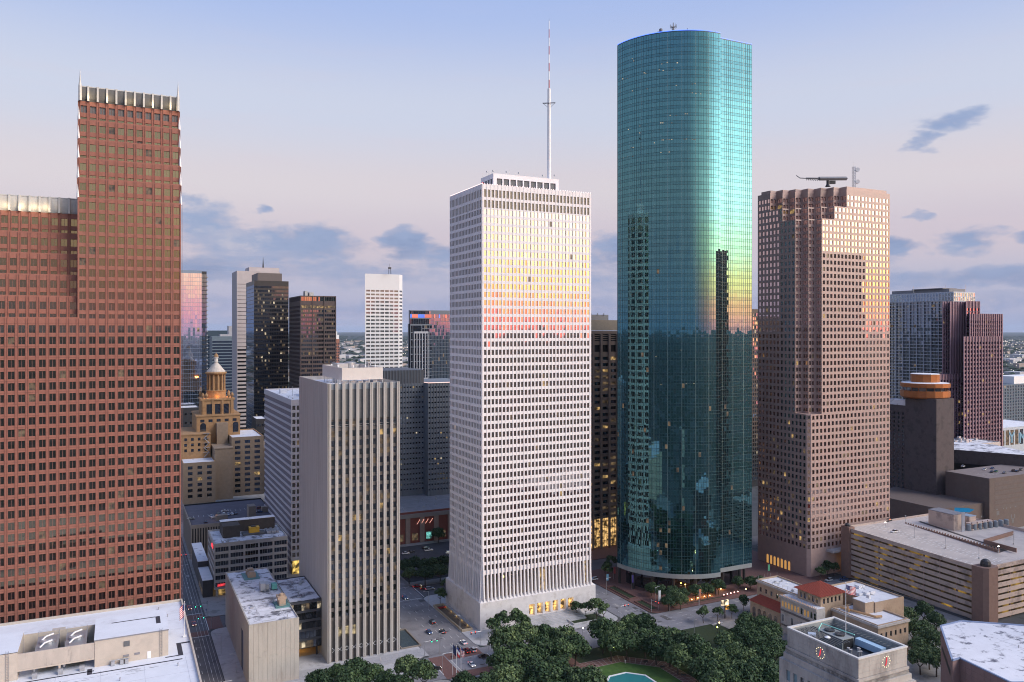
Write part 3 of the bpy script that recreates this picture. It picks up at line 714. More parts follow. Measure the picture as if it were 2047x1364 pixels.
    for (px, py) in [(1264, 118), (1267, 122), (1288, 146), (1291, 147), (1334, 125), (1323, 128), (1354, 126), (1318, 140), (1326, 141), (1348, 139), (1245, 158), (1254, 157), (1384, 168), (1389, 167), (1334, 172), (1352, 171), (1294, 178), (1264, 182), (1384, 186), (1391, 187), (1401, 188), (1340, 231), (1352, 231), (1370, 228), (1374, 228), (1321, 246), (1325, 246), (1343, 246), (1279, 252), (1279, 266), (1256, 259), (1323, 280), (1326, 280), (1334, 279), (1338, 279), (1343, 279), (1368, 279), (1372, 278), (1385, 279), (1389, 279), (1308, 286), (1262, 295), (1266, 295), (1255, 314), (1265, 313), (1247, 316), (1338, 304), (1321, 305), (1372, 767), (1387, 767), (1322, 769), (1362, 700), (1312, 713)]:
        a, bb = ray(px)
        best = None
        for i in range(61):
            (ax, ay), (bx, by) = pts[i], pts[i + 1]; ex, ey = bx - ax, by - ay; den = a * ey - bb * ex
            if abs(den) < 1e-9: continue
            tt = (ax * ey - ay * ex) / den; u = (ax * bb - ay * a) / den
            if 0 <= u <= 1 and (best is None or tt < best[0]): best = (tt, (ex, ey))
        if not best: continue
        tt, (ex, ey) = best; l = hypot(ex, ey); ex, ey = ex / l, ey / l; nx, ny = ey, -ex; x, y = a * tt + nx * .06, bb * tt + ny * .06; z = zat(py, tt)
        sp.poly([(x - ex * .35, y - ey * .35, z - .22), (x + ex * .35, y + ey * .35, z - .22), (x + ex * .35, y + ey * .35, z + .22), (x - ex * .35, y - ey * .35, z + .22)])
    sp.build('lit_ceiling_panel', l_pale, t, kind='stuff')
    mull.build('dark_mullion', m_m, t, kind='stuff'); pale.build('pale_mullion', m_s, t, kind='stuff'); hz.build('transom', m_m, t, kind='stuff')
    # roof rim with its blue light line, base band, recessed lobby with columns
    rim = MB(); rl = MB()
    for i in range(n):
        (ax, ay), (bx, by) = pts[i], pts[(i + 1) % n]; l = hypot(bx - ax, by - ay)
        if l < .05: continue
        nx, ny = (by - ay) / l, -(bx - ax) / l
        rim.poly([(ax, ay, zt), (bx, by, zt), (bx, by, zt + .9), (ax, ay, zt + .9)]); rim.poly([(bx - nx * .5, by - ny * .5, zt - .6), (ax - nx * .5, ay - ny * .5, zt - .6), (ax - nx * .5, ay - ny * .5, zt + .9), (bx - nx * .5, by - ny * .5, zt + .9)])
        rl.poly([(ax, ay, zt + .92), (bx, by, zt + .92), (bx - nx * .4, by - ny * .4, zt + .92), (ax - nx * .4, ay - ny * .4, zt + .92)]); rl.poly([(ax + nx * .05, ay + ny * .05, zt + .55), (bx + nx * .05, by + ny * .05, zt + .55), (bx + nx * .05, by + ny * .05, zt + .92), (ax + nx * .05, ay + ny * .05, zt + .92)])
    rim.build('roof_rim', m_m, t); rl.build('light_line', l_blue, t)
    band = MB(); inner = MB()
    cx, cy = 290, 372
    for i in range(n):
        (ax, ay), (bx, by) = pts[i], pts[(i + 1) % n]
        if hypot(bx - ax, by - ay) < .05: continue
        l = hypot(bx - ax, by - ay); nx, ny = (by - ay) / l * .15, -(bx - ax) / l * .15
        band.poly([(ax + nx, ay + ny, 9.4), (bx + nx, by + ny, 9.4), (bx + nx, by + ny, 11.7), (ax + nx, ay + ny, 11.7)])
        q = lambda x, y: (cx + (x - cx) * .86, cy + (y - cy) * .86)
        (cx0, cy0), (dx0, dy0) = q(ax, ay), q(bx, by)
        band.poly([(ax + nx, ay + ny, 9.4), (cx0, cy0, 9.4), (dx0, dy0, 9.4), (bx + nx, by + ny, 9.4)]); band.poly([(ax + nx, ay + ny, 11.7), (bx + nx, by + ny, 11.7), (bx, by, 11.75), (ax, ay, 11.75)])
        inner.poly([(cx0, cy0, 0), (dx0, dy0, 0), (dx0, dy0, 9.4), (cx0, cy0, 9.4)])
    band.build('base_band', mat('grey granite band', (.27, .29, .29), .6, .1, .5), t); inner.build('lobby_glass', g_black, t)
    for i in range(0, n, 8):
        (x, y) = pts[i]; x, y = cx + (x - cx) * .97, cy + (y - cy) * .97
        c = MB(); c.lathe(x, y, [(.8, .13), (.8, 9.4)], 12); c.build('lobby_column', m_dark, t)
    an = MB()
    for (px, tt, h, k) in ((1316, 428, 2.2, 1), (1321, 426, 3.2, 1), (1337, 428, 1.5, 0), (1346, 430, 8.5, 2), (1341, 430, 4, 0), (1352, 431, 4.5, 0), (1362, 430, 2.6, 0), (1374, 428, 4.6, 0), (1388, 428, 3.6, 0), (1410, 431, 3.0, 0), (1413, 431, 4.6, 0), (1430, 436, 6, 0), (1434, 440, 3.0, 1), (1440, 440, 1.6, 0)):
        x, y = at(px, tt + 8); an.tube((x, y, zt - .6), (x, y, zt + .9 + h), .20)
        if k == 1: an.lathe(x, y, [(.2, zt + h - .4), (.9, zt + h), (.9, zt + h + 1.2), (.2, zt + h + 1.6)], 10)
        if k == 2:
            an.lathe(x, y, [(.8, zt + h - 5), (.5, zt + h - 1)], 6)
            for q in range(8):
                aa = q * pi / 4; an.tube((x, y, zt + h - 2), (x + 1.7 * cos(aa), y + 1.7 * sin(aa), zt + h - 1.2), .1); an.tube((x + 1.7 * cos(aa), y + 1.7 * sin(aa), zt + h - 2.2), (x + 1.7 * cos(aa), y + 1.7 * sin(aa), zt + h - .2), .1)
    an.build('antenna', mat('dull aerial grey', (.16, .165, .18), .6), t, kind='stuff')
glass_tower()

# ------------------------------------------------------------------ the brown tower with the sawtooth corner
def brown_tower():
    m_b = mat('brown granite', (.43, .305, .268), .45, .10, .5, spec=.6, stain=(.33, .24, .22), stain_scale=.15, stain_lo=.55, stain_hi=.8)
    g = glass('rose tower glass', (1.0, .80, .72), .38, body=(.03, .018, .016), rough=.02)
    gp = glass('sky pink side glass', (.98, .74, .72), .58, body=(.035, .018, .018), rough=.02)  # left-facing panes: mirrored pink sky put into the tint and stronger reflection
    t = thing('brown_notched_tower', 'brown granite tower with sawtooth notched corner and small square windows', 'skyscraper', (354.7, 336, 0))
    x0, y0, x1, y1 = 354.7, 336.0, 422.0, 376.8; a = 5.05
    wall = MB(); wins = []
    rowsz = [16.0 + 3.9 * k for k in range(53)]
    def rr(z0, z1): return [(z, z + 2.35) for z in rowsz if z0 + .3 < z and z + 2.35 < z1 - .5]
    def level(z0, z1, n, ch=0.0):
        rows = rr(z0, z1)
        ll = y1 - (y0 + n * a) - ch; nc = max(1, round(ll / 2.93))
        facade(wall, wins, (x0, y1), LEFT, ll, z0, z1, even(ll, nc, 1.75, .3, .3), rows, .22)
        for k in range(n):
            yy = y0 + (n - k) * a; xx = x0 + k * a
            facade(wall, wins, (xx, yy), FRONT, a, z0, z1, even(a, 2, 1.75, .3, .3), rows, .22)
            facade(wall, wins, (xx + a, yy), LEFT, a, z0, z1, [(.9, 4.3)], rows, .22)
        if ch: facade(wall, wins, (x0, y0 + ch), (.7071, -.7071), ch * 1.4142, z0, z1, [(.5, ch * 1.4142 - .5)], rows, .22)
        fx = x0 + n * a + ch; fl = x1 - fx
        facade(wall, wins, (fx, y0), FRONT, fl, z0, z1, even(fl, round(fl / 3.06), 1.75, .3, .3), rows, .22)
        plain(wall, x0, x1, y0, y1, z0, z1, 'RB')
        poly = [(x0, y1), (x0, y0 + n * a + ch)]
        for k in range(n): poly += [(x0 + (k + 1) * a, y0 + (n - k) * a), (x0 + (k + 1) * a, y0 + (n - k - 1) * a)]
        if ch: poly += [(x0 + ch, y0)]
        poly += [(x1, y0), (x1, y1)]
        wall.poly([(x, y, z1) for x, y in poly], 0); return poly
    level(0, 93.2, 0, 1.7); level(93.2, 206.3, 2); level(206.3, 214.1, 4); p = level(214.1, 224.6, 6)
    wall.prism([(x + (1.5 if x < x1 - 1 else -1.5), y + (1.2 if y < y1 - 1 else -1.5)) for x, y in p], 224.6, 226.6, 0)
    wall.build('wall', m_b, t)
    def ch(c, d):
        r = R.random(); low = max(0, 1 - c[2] / 110)
        if r < .012 + .20 * low * (1.0 if d == LEFT else .45): return 2 if R.random() < .72 else 3
        return 1 if d[0] < .5 else 0
    panes(t, wins, [g, gp, l_dim, l_warm], [1], 300, .003, 0, chooser=ch)
    # foot: lit arches on the left face, pale canopy along the front
    for k in range(7):
        y = y1 - 8.4 - k * 2.9; q = MB()
        pts = [(y - .85, .2), (y + .85, .2), (y + .85, 4.6)] + [(y + .85 * cos(f * pi / 8), 4.6 + .85 * sin(f * pi / 8)) for f in range(1, 8)] + [(y - .85, 4.6)]
        q.poly([(x0 - .04, yy, z) for yy, z in pts[::-1]]); q.build('lit_arch', lit('amber arch', (1, .50, .14), .55, rooms=False) if 'amber arch' not in bpy.data.materials else bpy.data.materials['amber arch'], t)
    c = MB(); c.box(x0 + 14, x1 - 10, y0 - 4.5, y0 - .02, 13.2, 14.4); c.build('canopy', mat('pale canopy stone', (.42, .40, .39), .7), t)
    lamp(t, (x0 + 34, y0 - 6, 4), 700, (1, .48, .12), .4)
    # roof: a maintenance gantry and a lattice mast, each its own thing
    cr = thing('roof_crane', 'long slanting maintenance gantry lying over flat roof of brown tower', 'crane', (385, 352, 226.6))
    def seg(pa, pb, za, zb, r): q.tube((*pa, za), (*pb, zb), r, n=4)
    A, B = at(1637, 470), at(1692, 478)
    q = MB(); q.tube((*A, 230.6), (*B, 232.2), 1.15, n=4); q.build('beam', mat('grey gantry steel', (.16, .17, .19), .6), cr)
    q = MB(); C0 = at(1612, 468); seg(C0, A, 230.4, 230.7, .55)
    for k in range(7): f = k / 7; q.tube((C0[0] + (A[0] - C0[0]) * f, C0[1] + (A[1] - C0[1]) * f, 229.3), (C0[0] + (A[0] - C0[0]) * (f + .12), C0[1] + (A[1] - C0[1]) * (f + .12), 230.6), .2)
    D0 = at(1592, 467); q.tube((*C0, 230.4), (*at(1599, 467), 230.4), .3); q.tube((*at(1599, 467), 230.4), (*D0, 231.9), .25); q.build('jib', bpy.data.materials['grey gantry steel'], cr)
    Mx = at(1655, 474); q = MB(); q.lathe(*Mx, [(1.6, 226.6), (.9, 228), (.9, 230.6)], 10); q.obox(at(1664, 475), (.9, -.43), 1.6, .8, 228.4, 230.2); q.build('pedestal', m_dark, cr)
    lm = thing('lattice_mast', 'red and white lattice mast with two round dishes on brown tower', 'antenna mast', (*at(1707, 482), 224.6))
    X, Y = at(1707, 482); q = MB(); zz = 224.6; hh = 15.5
    cs = [(X - .7, Y - .7), (X + .7, Y - .7), (X + .7, Y + .7), (X - .7, Y + .7)]
    for c in cs: q.tube((*c, zz), (*c, zz + hh), .13, n=4)
    for k in range(10):
        for i in range(4):
            c1, c2 = cs[i], cs[(i + 1) % 4]; q.tube((*c1, zz + hh * k / 10), (*c2, zz + hh * (k + 1) / 10), .09, n=4)
    q.tube((X, Y, zz + hh), (X, Y, zz + hh + 3), .08); q.build('lattice', m_steel, lm)
    for (dz, dx) in ((13.6, 2.2), (6.4, 2.2)):
        q = MB(); cX, cY = X + CT * dx, Y - ST * dx; q.tube((cX + ST * .6, cY + CT * .6, zz + dz), (cX - ST * .6 - .2, cY - CT * .6, zz + dz), 1.25, n=14); q.tube((X, Y, zz + dz), (cX, cY, zz + dz), .15); q.build('dish', m_white, lm)
brown_tower()
# ------------------------------------------------------------------ left and centre: towers and low buildings
def wall_block(name, m, root, x0, x1, y0, y1, z0, z1, faces='FLRBT'):
    b = MB(); plain(b, x0, x1, y0, y1, z0, z1, faces); return b.build(name, m, root)
def add_panes(t, w, mats, weights, indiv=0, tilt=.003, mull=0, mmat=None, chooser=None): panes(t, w, mats, weights, indiv, tilt, mull, mmat=mmat, chooser=chooser)

def slender_tower():
    m = mat('board marked concrete', (.40, .38, .355), .85, .16, .5, stretch=(1, 1, .08), stain=(.33, .30, .27), stain_scale=.35, stain_lo=.5, stain_hi=.75)
    ms = mat('spandrel concrete', (.115, .105, .098), .8, .15, .8)
    t = thing('ribbed_concrete_tower', 'slender concrete tower with tall vertical ribs and blank left side', 'office tower', (79.9, 339.2, 0))
    x0, x1, y0, y1, z1 = 79.9, 111.8, 339.2, 398.9, 119.0
    b = MB(); plain(b, x0, x1, y0, y1, 0, z1, 'RB'); yb = y0 + .95
    roof_slab(b, x0, x1, y0 + .95, y1, z1 - .4, 1.4, .5, 0, 1)
    pass
    b.build('wall', [m, m_roofw], t)
    # left side: vertical panels in uneven planes
    n = 26; s = (y1 - y0) / n
    for i in range(n):
        o = R.choice((0, .02, .04)); p = MB(); p.box(x0 - .12 - o, x0 + .1, y0 + s * i + .05, y0 + s * (i + 1) - .05, 0, z1); p.build('wall_panel', m, t)
    q = MB(); q.box(x0 - .02, x0 + .3, y0, y1, 0, z1 - .2); q.build('left_wall', m, t)
    # front: eleven double ribs
    nb = 10; s = (x1 - x0 - 1.5) / nb
    for i in range(nb + 1):
        xx = x0 + i * s; p = MB()
        p.box(xx + .12, xx + .68, y0, yb + .2, 0, z1); p.box(xx + .82, xx + 1.38, y0, yb + .2, 0, z1); p.box(xx + .66, xx + .84, y0 + .35, yb + .2, 0, z1)
        p.build('rib', m, t)
    wins = []; g = g_dark
    sp = MB()
    for i in range(nb):
        xa, xb = x0 + i * s + 1.36, x0 + (i + 1) * s + .14
        z = 17.5; k = 0
        while z < 100:
            sp.box(xa, xb, yb - .12, yb + .25, z, z + 1.55)
            wins.append((((xa + xb) / 2, yb + .1, z + 1.55 + 1.25), FRONT, xb - xa, 2.5)); z += 4.05; k += 1
        wins.append((((xa + xb) / 2, yb + .4, 9.2), FRONT, xb - xa, 16.0))
        lv = MB(); lv.box(xa, xb, yb, yb + .3, 103.5, 116.2); lv.build('louver_panel', m_louver, t)
        gp = MB(); gp.box(xa, xb, yb - .05, yb + .3, 116.3, z1 - .3); gp.build('parapet_panel', mat('blue grey metal', (.20, .23, .26), .6) if i == 0 else bpy.data.materials['blue grey metal'], t)
    sp.build('spandrel', ms, t, kind='stuff')
    b = MB(); b.poly([(x0, yb + .35, 0), (x1, yb + .35, 0), (x1, yb + .35, 104), (x0, yb + .35, 104)]); b.poly([(x0, yb + 4, 99), (x1, yb + 4, 99), (x1, yb + 4, 104), (x0, yb + 4, 104)]); b.build('core_wall', ms, t)
    for i in range(nb):
        xa, xb = x0 + i * s + 1.5, x0 + (i + 1) * s; p = MB(); p.box(xa, xb, yb + .05, yb + .12, 101.0, 101.15); p.box(xa, xb, yb + .05, yb + .12, 100.3, 100.42); p.build('railing', m_steel, t)
    def ch(c, d):
        if c[2] < 15: return 3
        r = R.random(); return 1 if r < .035 else (2 if r < .17 else 0)
    panes(t, wins, [g, l_warm, l_dim, g_black], [1], 300, .003, 0, chooser=ch)
    # lobby lights behind the glass
    b = MB()
    for i in (1, 2, 3): b.poly([(x0 + i * s + 1.7, yb + .3, 10.5), (x0 + (i + 1) * s, yb + .3, 10.5), (x0 + (i + 1) * s, yb + .3, 14.5), (x0 + i * s + 1.7, yb + .3, 14.5)])
    b.build('lobby_glow', lit('pale lobby glow', (1, .78, .42), .45), t, kind='stuff')
    b = MB()
    for i in range(14):
        xa = x0 + 2 + i * 2.1; b.tube((xa, yb - .05, 4.2), (xa + 2.1, yb - .05, 6.0), .09); b.tube((xa, yb - .05, 6.0), (xa + 2.1, yb - .05, 4.2), .09)
    b.build('lobby_truss', m_white, t, kind='stuff')
    for i in (1.5, 4.5, 7.5, 9.2): pass
    # roof plant screen on posts
    xa, xb, ya, yc = 88, 106.5, 347.5, 385
    zz = z1 - 1.8
    for (nm, args) in (('screen_panel', (xa, xb, ya, ya + .3)), ('screen_panel', (xa, xa + .3, ya + .3, yc)), ('screen_panel', (xb - .3, xb, ya + .3, yc)), ('screen_panel', (xa + .3, xb - .3, yc - .3, yc))):
        p = MB(); p.box(*args, zz + 2.6, zz + 7.9); p.build(nm, mat('cream plant screen', (.60, .55, .50), .8, .08, .6, stain=(.48, .42, .37), stain_scale=.3, stain_lo=.55, stain_hi=.8) if nm + '0' not in bpy.data.materials and 'cream plant screen' not in bpy.data.materials else bpy.data.materials['cream plant screen'], t)
    p = MB()
    for i in range(7): p.box(xa + i * 3.05, xa + i * 3.05 + .22, ya + .05, ya + .27, zz, zz + 2.6); p.box(xa + .05, xa + .27, ya + 1 + i * 5.5, ya + 1.22 + i * 5.5, zz, zz + 2.6)
    for i in range(5): p.box(xa + 1.2 + i * 3.4, xa + 3.2 + i * 3.4, ya + 3, ya + 7 + i, zz, zz + 1.9)
    p.build('plant_frame', m_steel, t, kind='stuff')
    p = MB(); p.lathe(98, 372, [(2.6, zz), (2.6, zz + 9.4), (2.0, zz + 9.6)], 16); p.box(91, 96, 368, 378, zz, zz + 9); p.lathe(104, 362, [(.4, zz), (.4, zz + 9), (1.2, zz + 9.2), (1.2, zz + 9.8)], 10); p.build('cooling_plant', m_steel, t)
    p = MB()
    for (x, y) in ((xa + .2, ya + 8), (xa + .2, ya + 20), (93, ya + .2), (98.5, ya + .2), (103, ya + .2)): p.lathe(x, y, [(.2, zz + 7.9), (.42, zz + 8.4), (.2, zz + 9.0)], 8)
    p.build('roof_light', m_white, t, kind='stuff')
slender_tower()

def concrete_box():
    m = mat('pale limestone panels', (.40, .375, .335), .8, .13, .5, stretch=(1, 1, .25), stain=(.31, .285, .25), stain_scale=.18, stain_lo=.52, stain_hi=.7)
    t = thing('windowless_stone_building', 'windowless stone panel box with dirty white roof beside tram street', 'building', (46.4, 330, 0))
    x0, x1, y0, y1, z1 = 46.4, 66.0, 330.0, 407.0, 25.1
    b = MB(); plain(b, x0 + .2, x1 - .2, y0 + .2, y1, 0, z1 - .1, 'FLRB'); roof_slab(b, x0 + .2, x1 - .2, y0 + .2, y1, z1 - .05, .5, .3, 0, 1); b.build('wall', [m, m_roofd], t)
    pm = {}
    def panel(w, h):
        k = (round(w, 2), round(h, 2))
        if k not in pm: q = MB(); q.box(-w / 2, w / 2, -.1, .1, -h / 2, h / 2); pm[k] = q.mesh('stone_panel', m)
        return pm[k]
    off = WPOS[t.name]
    n = 11; s = (x1 - x0) / n
    for i in range(n):
        sp_ = R.choice((.46, .5, .54)) * z1
        for (za, zb) in ((0, sp_), (sp_, z1)): link_mesh('stone_panel', panel(s - .06, zb - za - .05), t, (x0 + s * (i + .5) - off[0], y0 + .1 - R.random() * .05 - off[1], (za + zb) / 2))
    n = 34; s = (y1 - y0) / n
    for i in range(n):
        y = y0 + s * (i + .5)
        rows = ((0, 8), (8, 16), (16, z1)) if not 346 < y < 352.5 else ((17, z1),)
        for (za, zb) in rows: link_mesh('stone_panel', panel(s - .06, zb - za - .05), t, (x0 + .1 - R.random() * .05 - off[0], y - off[1], (za + zb) / 2), (0, 0, pi / 2))
    q = MB(); q.box(x0 + .12, x0 + .5, 346, 352.4, 0, 17); q.build('tall_glass_slot', g_black, t)
    # roof plant
    tan = mat('tan roof unit', (.36, .27, .20), .7, .1, .8); teal = mat('teal roof unit', (.12, .24, .24), .7, .15, .8); z = z1 - .5
    p = MB(); p.box(53, 60, 391, 402, z, z + .5); p.build('plant_pad', teal, t)
    for (y, h) in ((399, 2.6), (394, 2.3)): p = MB(); p.box(54.8, 58.4, y - 1.6, y + 1.6, z + .5, z + h); p.box(55.4, 57.8, y - 1.2, y + 1.0, z + h, z + h + .7); p.build('roof_unit', tan, t)
    p = MB(); p.box(57.2, 59.4, 371, 376, z + .3, z + 3.4); p.box(59.8, 61.2, 372, 377, z + .3, z + 2.6); p.build('roof_unit', m_steel, t)
    p = MB(); p.box(62.2, 64.4, 371, 374, z + .3, z + 2.6); p.build('roof_unit', paint('turquoise unit', (.12, .38, .33), .6), t)
    p = MB(); p.box(59.6, 65.5, 345.5, 354, z, z + .35); 
    for (x, y) in ((59.8, 345.7), (65.3, 345.7), (59.8, 353.8), (65.3, 353.8), (62.5, 345.7)): p.tube((x, y, z), (x, y, z + 1.4), .07)
    for zz in (.9, 1.4):
        p.tube((59.8, 345.7, z + zz), (65.3, 345.7, z + zz), .05); p.tube((65.3, 345.7, z + zz), (65.3, 353.8, z + zz), .05); p.tube((59.8, 345.7, z + zz), (59.8, 353.8, z + zz), .05)
    p.build('plant_deck', teal, t)
    p = MB(); p.box(61.2, 63.8, 347, 352.5, z + .4, z + 3.0); p.poly([(60.6, 347, z + 3), (64.2, 347, z + 3), (63.4, 347, z + 4.6), (61.4, 347, z + 4.6)]); p.prism([(60.6, 347.02), (64.2, 347.02), (64.2, 352), (60.6, 352)], z + 3.0, z + 4.0); p.lathe(62.4, 349.5, [(.9, z + 4), (.9, z + 4.9), (.5, z + 5.1)], 10); p.build('roof_fan_housing', tan, t)
    # glazed link to the slender tower
    t2 = thing('glazed_link_building', 'dark glass link block on short stilts between stone box and ribbed tower', 'building', (66, 350.4, 0))
    b = MB(); plain(b, 66, 79.6, 350.4, 386, 4.0, 24.6, 'FLRB'); b.poly([(66, 350.4, 4.0), (66, 386, 4.0), (79.6, 386, 4.0), (79.6, 350.4, 4.0)]); roof_slab(b, 66, 79.6, 350.4, 386, 24.7, .4, .25, 0, 1)
    b.build('wall', [m_dark, m_roofd], t2)
    w = []
    for k in range(5):
        z = 4.3 + k * 4.05
        s_ = MB(); s_.box(66.02, 79.5, 350.2, 350.5, z + 3.0, z + 4.0); s_.build('spandrel', paint('dark spandrel', (.06, .065, .08), .3), t2)
        for i in range(8): w.append(((66.85 + i * 1.69, 350.32, z + 1.5), FRONT, 1.6, 2.95))
    def ch(c, d):
        r = R.random(); lvl = int((c[2] - 4) // 4); p_ = (.45, .1, .3, .02, .45)[min(lvl, 4)]
        return (1 if r < p_ * .55 else (2 if r < p_ else 0))
    panes(t2, w, [g_black, l_pale, l_dim], [1], 300, .002, chooser=ch)
    fl = mat('ochre passage paving', (.40, .29, .17), .8, .12, .6); sheet_ = MB(); sheet_.poly([(66.2, 352, .16), (79, 352, .16), (79, 386, .16), (66.2, 386, .16)]); structure('passage_floor', sheet_, fl)
    lamp(t2, (72.5, 358, 3.7), 260, (1, .58, .2), .5); lamp(t2, (72.5, 370, 3.7), 260, (1, .58, .2), .5)
    q = MB()
    for x in (68, 77.5): q.box(x, x + .7, 351.2, 351.9, .13, 4.0)
    q.build('stilt', m_dark, t2)
concrete_box()

def hall():
    m = mat('cream hall wall', (.48, .42, .355), .8, .10, .4, stain=(.42, .37, .32), stain_scale=.25, stain_lo=.55, stain_hi=.72)
    mst = mat('streaked cream wall', (.45, .395, .34), .8, .12, .5, stretch=(1, 1, .3), stain=(.17, .155, .15), stain_scale=.4, stain_lo=.58, stain_hi=.75)
    mr = mat('white hall roof', (.66, .68, .72), .75, .06, .25, stain=(.58, .59, .62), stain_scale=.06)
    t = thing('white_roofed_hall', 'broad low hall with white flat roof and cream roof house below red tower', 'concert hall', (0, 280, 0))
    X0, X1, Y0, Y1, Z = -62, 23.0, 205, 345.5, 34.4
    b = MB(); plain(b, X0, X1, Y0, Y1, 0, Z, 'FLRB'); roof_slab(b, X0, X1, Y0, Y1, Z, .9, .55, 0, 1); b.build('wall', [m, mr], t)
    z = 33.5
    A = MB(); x0, x1, y0, y1 = -6.8, 15.0, 289.8, 311; h = 42.0
    plain(A, x0, x1, y0, y1, z, h, 'FLRB'); A.poly([(x0 - .15, y0 - .15, h + .25), (x1 + .15, y0 - .15, h + .25), (x1 + .15, y1, h + .25), (x0 - .15, y1, h + .25)], 1)
    for (a, c, e, f) in ((x0 - .15, x1 + .15, y0 - .15, y0 - .15), ): A.poly([(a, e, h - .15), (c, e, h - .15), (c, e, h + .25), (a, e, h + .25)], 2)
    A.poly([(x1 + .15, y0 - .15, h - .15), (x1 + .15, y1, h - .15), (x1 + .15, y1, h + .25), (x1 + .15, y0 - .15, h + .25)], 2)
    A.build('roof_house', [m, mr, m_roofg], t)
    # left wing of the roof house: a screen wall raised on posts in front of the cooling towers
    def blk(nm, mm, *a): q = MB(); q.box(*a); return q.build(nm, mm, t)
    blk('screen_wall', mst, -28, -6.9, 289.9, 290.3, z + 3.0, h - .6); blk('screen_beam', m, -28, -6.9, 289.85, 290.35, z + 2.5, z + 2.98)
    for x in (-16.6,): blk('post', m, x - .3, x + .3, 289.9, 290.3, z, z + 2.5)
    E_ = MB(); plain(E_, -50, -28, 289.8, 309, z, h, 'FLRB'); E_.poly([(-50.1, 289.7, h + .2), (-27.9, 289.7, h + .2), (-27.9, 309, h + .2), (-50.1, 309, h + .2)], 1); E_.poly([(-27.9, 289.7, h), (-27.9, 309, h), (-27.9, 309, h + .2), (-27.9, 289.7, h + .2)], 0); E_.build('stair_house', [m, mr], t)
    blk('back_wall', m, -27.9, -6.9, 308.5, 309, z, h - 1.0)
    for (x, s) in ((-20.5, 1), (-12.3, 1)):
        b = MB(); b.box(x - 3, x + 3, 293, 306, z + 1.5, z + 6.2, 0); b.box(x - 3.1, x + 3.1, 292.9, 306.1, z + 6.2, z + 7.0, 1)
        b.lathe(x, 299, [(2.0, z + 7.0), (2.2, z + 7.9)], 14, 1); b.build('cooling_tower', [m_black, m_steel], t)
        p = MB()
        for yy in (294, 300):
            p.tube((x - 1.8, yy, z + 7.6), (x - .6, yy + .6, z + 8.6), .28, n=8); p.tube((x - .6, yy + .6, z + 8.6), (x + 1.6, yy + 1.2, z + 9.0), .28, n=8)
        p.build('pipe', m_white, t)
        p = MB(); 
        for xx in (x - 3, x + 3): p.tube((xx, 305.8, z + 7), (xx, 305.8, z + 8.8), .06); p.tube((xx, 293.2, z + 7), (xx, 293.2, z + 8.8), .06)
        for zz in (7.9, 8.8): p.tube((x - 3, 305.8, z + zz), (x + 3, 305.8, z + zz), .05); p.tube((x + 3, 293.2, z + zz), (x + 3, 305.8, z + zz), .05)
        p.build('railing', m_steel, t)
        p = MB(); p.tube((x - 3.2, 292.2, z + 1), (x - 3.2, 292.2, z + 6.4), .4, n=8); p.tube((x - 3.2, 292.2, z + 6.4), (x - 1.5, 293, z + 6.6), .4, n=8); p.build('duct', m_steel, t)
    b = MB(); b.box(-20.6, -16.6, 318.5, 322.5, z, z + 3.8); b.box(-20.0, -17.2, 318.3, 318.52, z + .8, z + 3.2, 1); b.build('vent_house', [m, m_louver], t)
    b = MB(); b.box(10, 13.2, 313.4, 316.2, z, z + 2.2); b.box(10.3, 12.9, 313.7, 315.9, z + 2.2, z + 2.9, 1); b.build('vent_house', [m_white, m_roofg], t)
    # black felt walkways on the roofs
    f = paint('black roofing felt', (.035, .033, .045), .9); b = MB()
    def strip(xa, xb, ya, yb, zz): b.box(xa, xb, ya, yb, zz, zz + .04)
    strip(-30, -6.9, 286.6, 287.3, z); strip(-8.8, -7.4, 284.3, 289.0, z); strip(-7.3, 19, 284.3, 285.0, z) ; strip(14, 19.5, 287.8, 288.5, z); strip(18, 19.5, 288.6, 299.5, z); strip(19.6, 22.3, 298.4, 299.6, z)
    strip(-2, 11.5, 303.6, 304.2, h + .25); strip(11.6, 13, 297, 304.2, h + .25)
    b.build('roof_walkway', f, t)
    b = MB()
    for k in range(40):
        x, y = R.choice([(-22 + R.gauss(0, 2.4), 279 + R.gauss(0, 1.2)), (-12 + R.gauss(0, 1.8), 280.5 + R.gauss(0, .8)), (4 + R.gauss(0, 2.6), 281.5 + R.gauss(0, .9))]); l = R.uniform(.3, 1.8)
        b.poly([(x - l, y - .09, z + .02), (x + l, y - .02, z + .02), (x + l, y + .12, z + .02), (x - l, y + .07, z + .02)])
    b.build('roof_stain', paint('tar stain', (.16, .155, .165), .9), t, kind='stuff')
    q = MB()
    for k in range(9): q.box(-60, 22.3, 209 + k * 9.2, 209.06 + k * 9.2, z, z + .03)
    for k in range(7): q.box(-55 + k * 12.5, -54.94 + k * 12.5, 206, 286, z, z + .035)
    for k in range(3): q.box(-60, 22.3, 314 + k * 10, 314.06 + k * 10, z, z + .03)
    q.build('roof_seam', paint('roof seam', (.40, .41, .45), .8), t, kind='stuff')
    q = MB()
    for k in range(26):
        x, y = R.uniform(-55, 21), R.choice((R.uniform(210, 284), R.uniform(312, 342))); q.lathe(x, y, [(.18, z), (.18, z + R.uniform(.4, .9)), (.26, z + .95)], 8)
    q.build('roof_vent', m_steel, t, kind='stuff')
    # small fittings on the cream wall
    blk('wall_hatch', m_louver, 1.6, 3.4, 289.66, 289.78, z + 5.2, z + 6.9); blk('wall_vent', m_roofg, 1.5, 3.2, 289.66, 289.78, z + 1.8, z + 2.5); blk('wall_vent', m_roofg, 4.8, 6.4, 289.66, 289.78, z + 1.9, z + 2.6); blk('door', m_white, 8.6, 9.7, 289.66, 289.78, z + .1, z + 2.4)
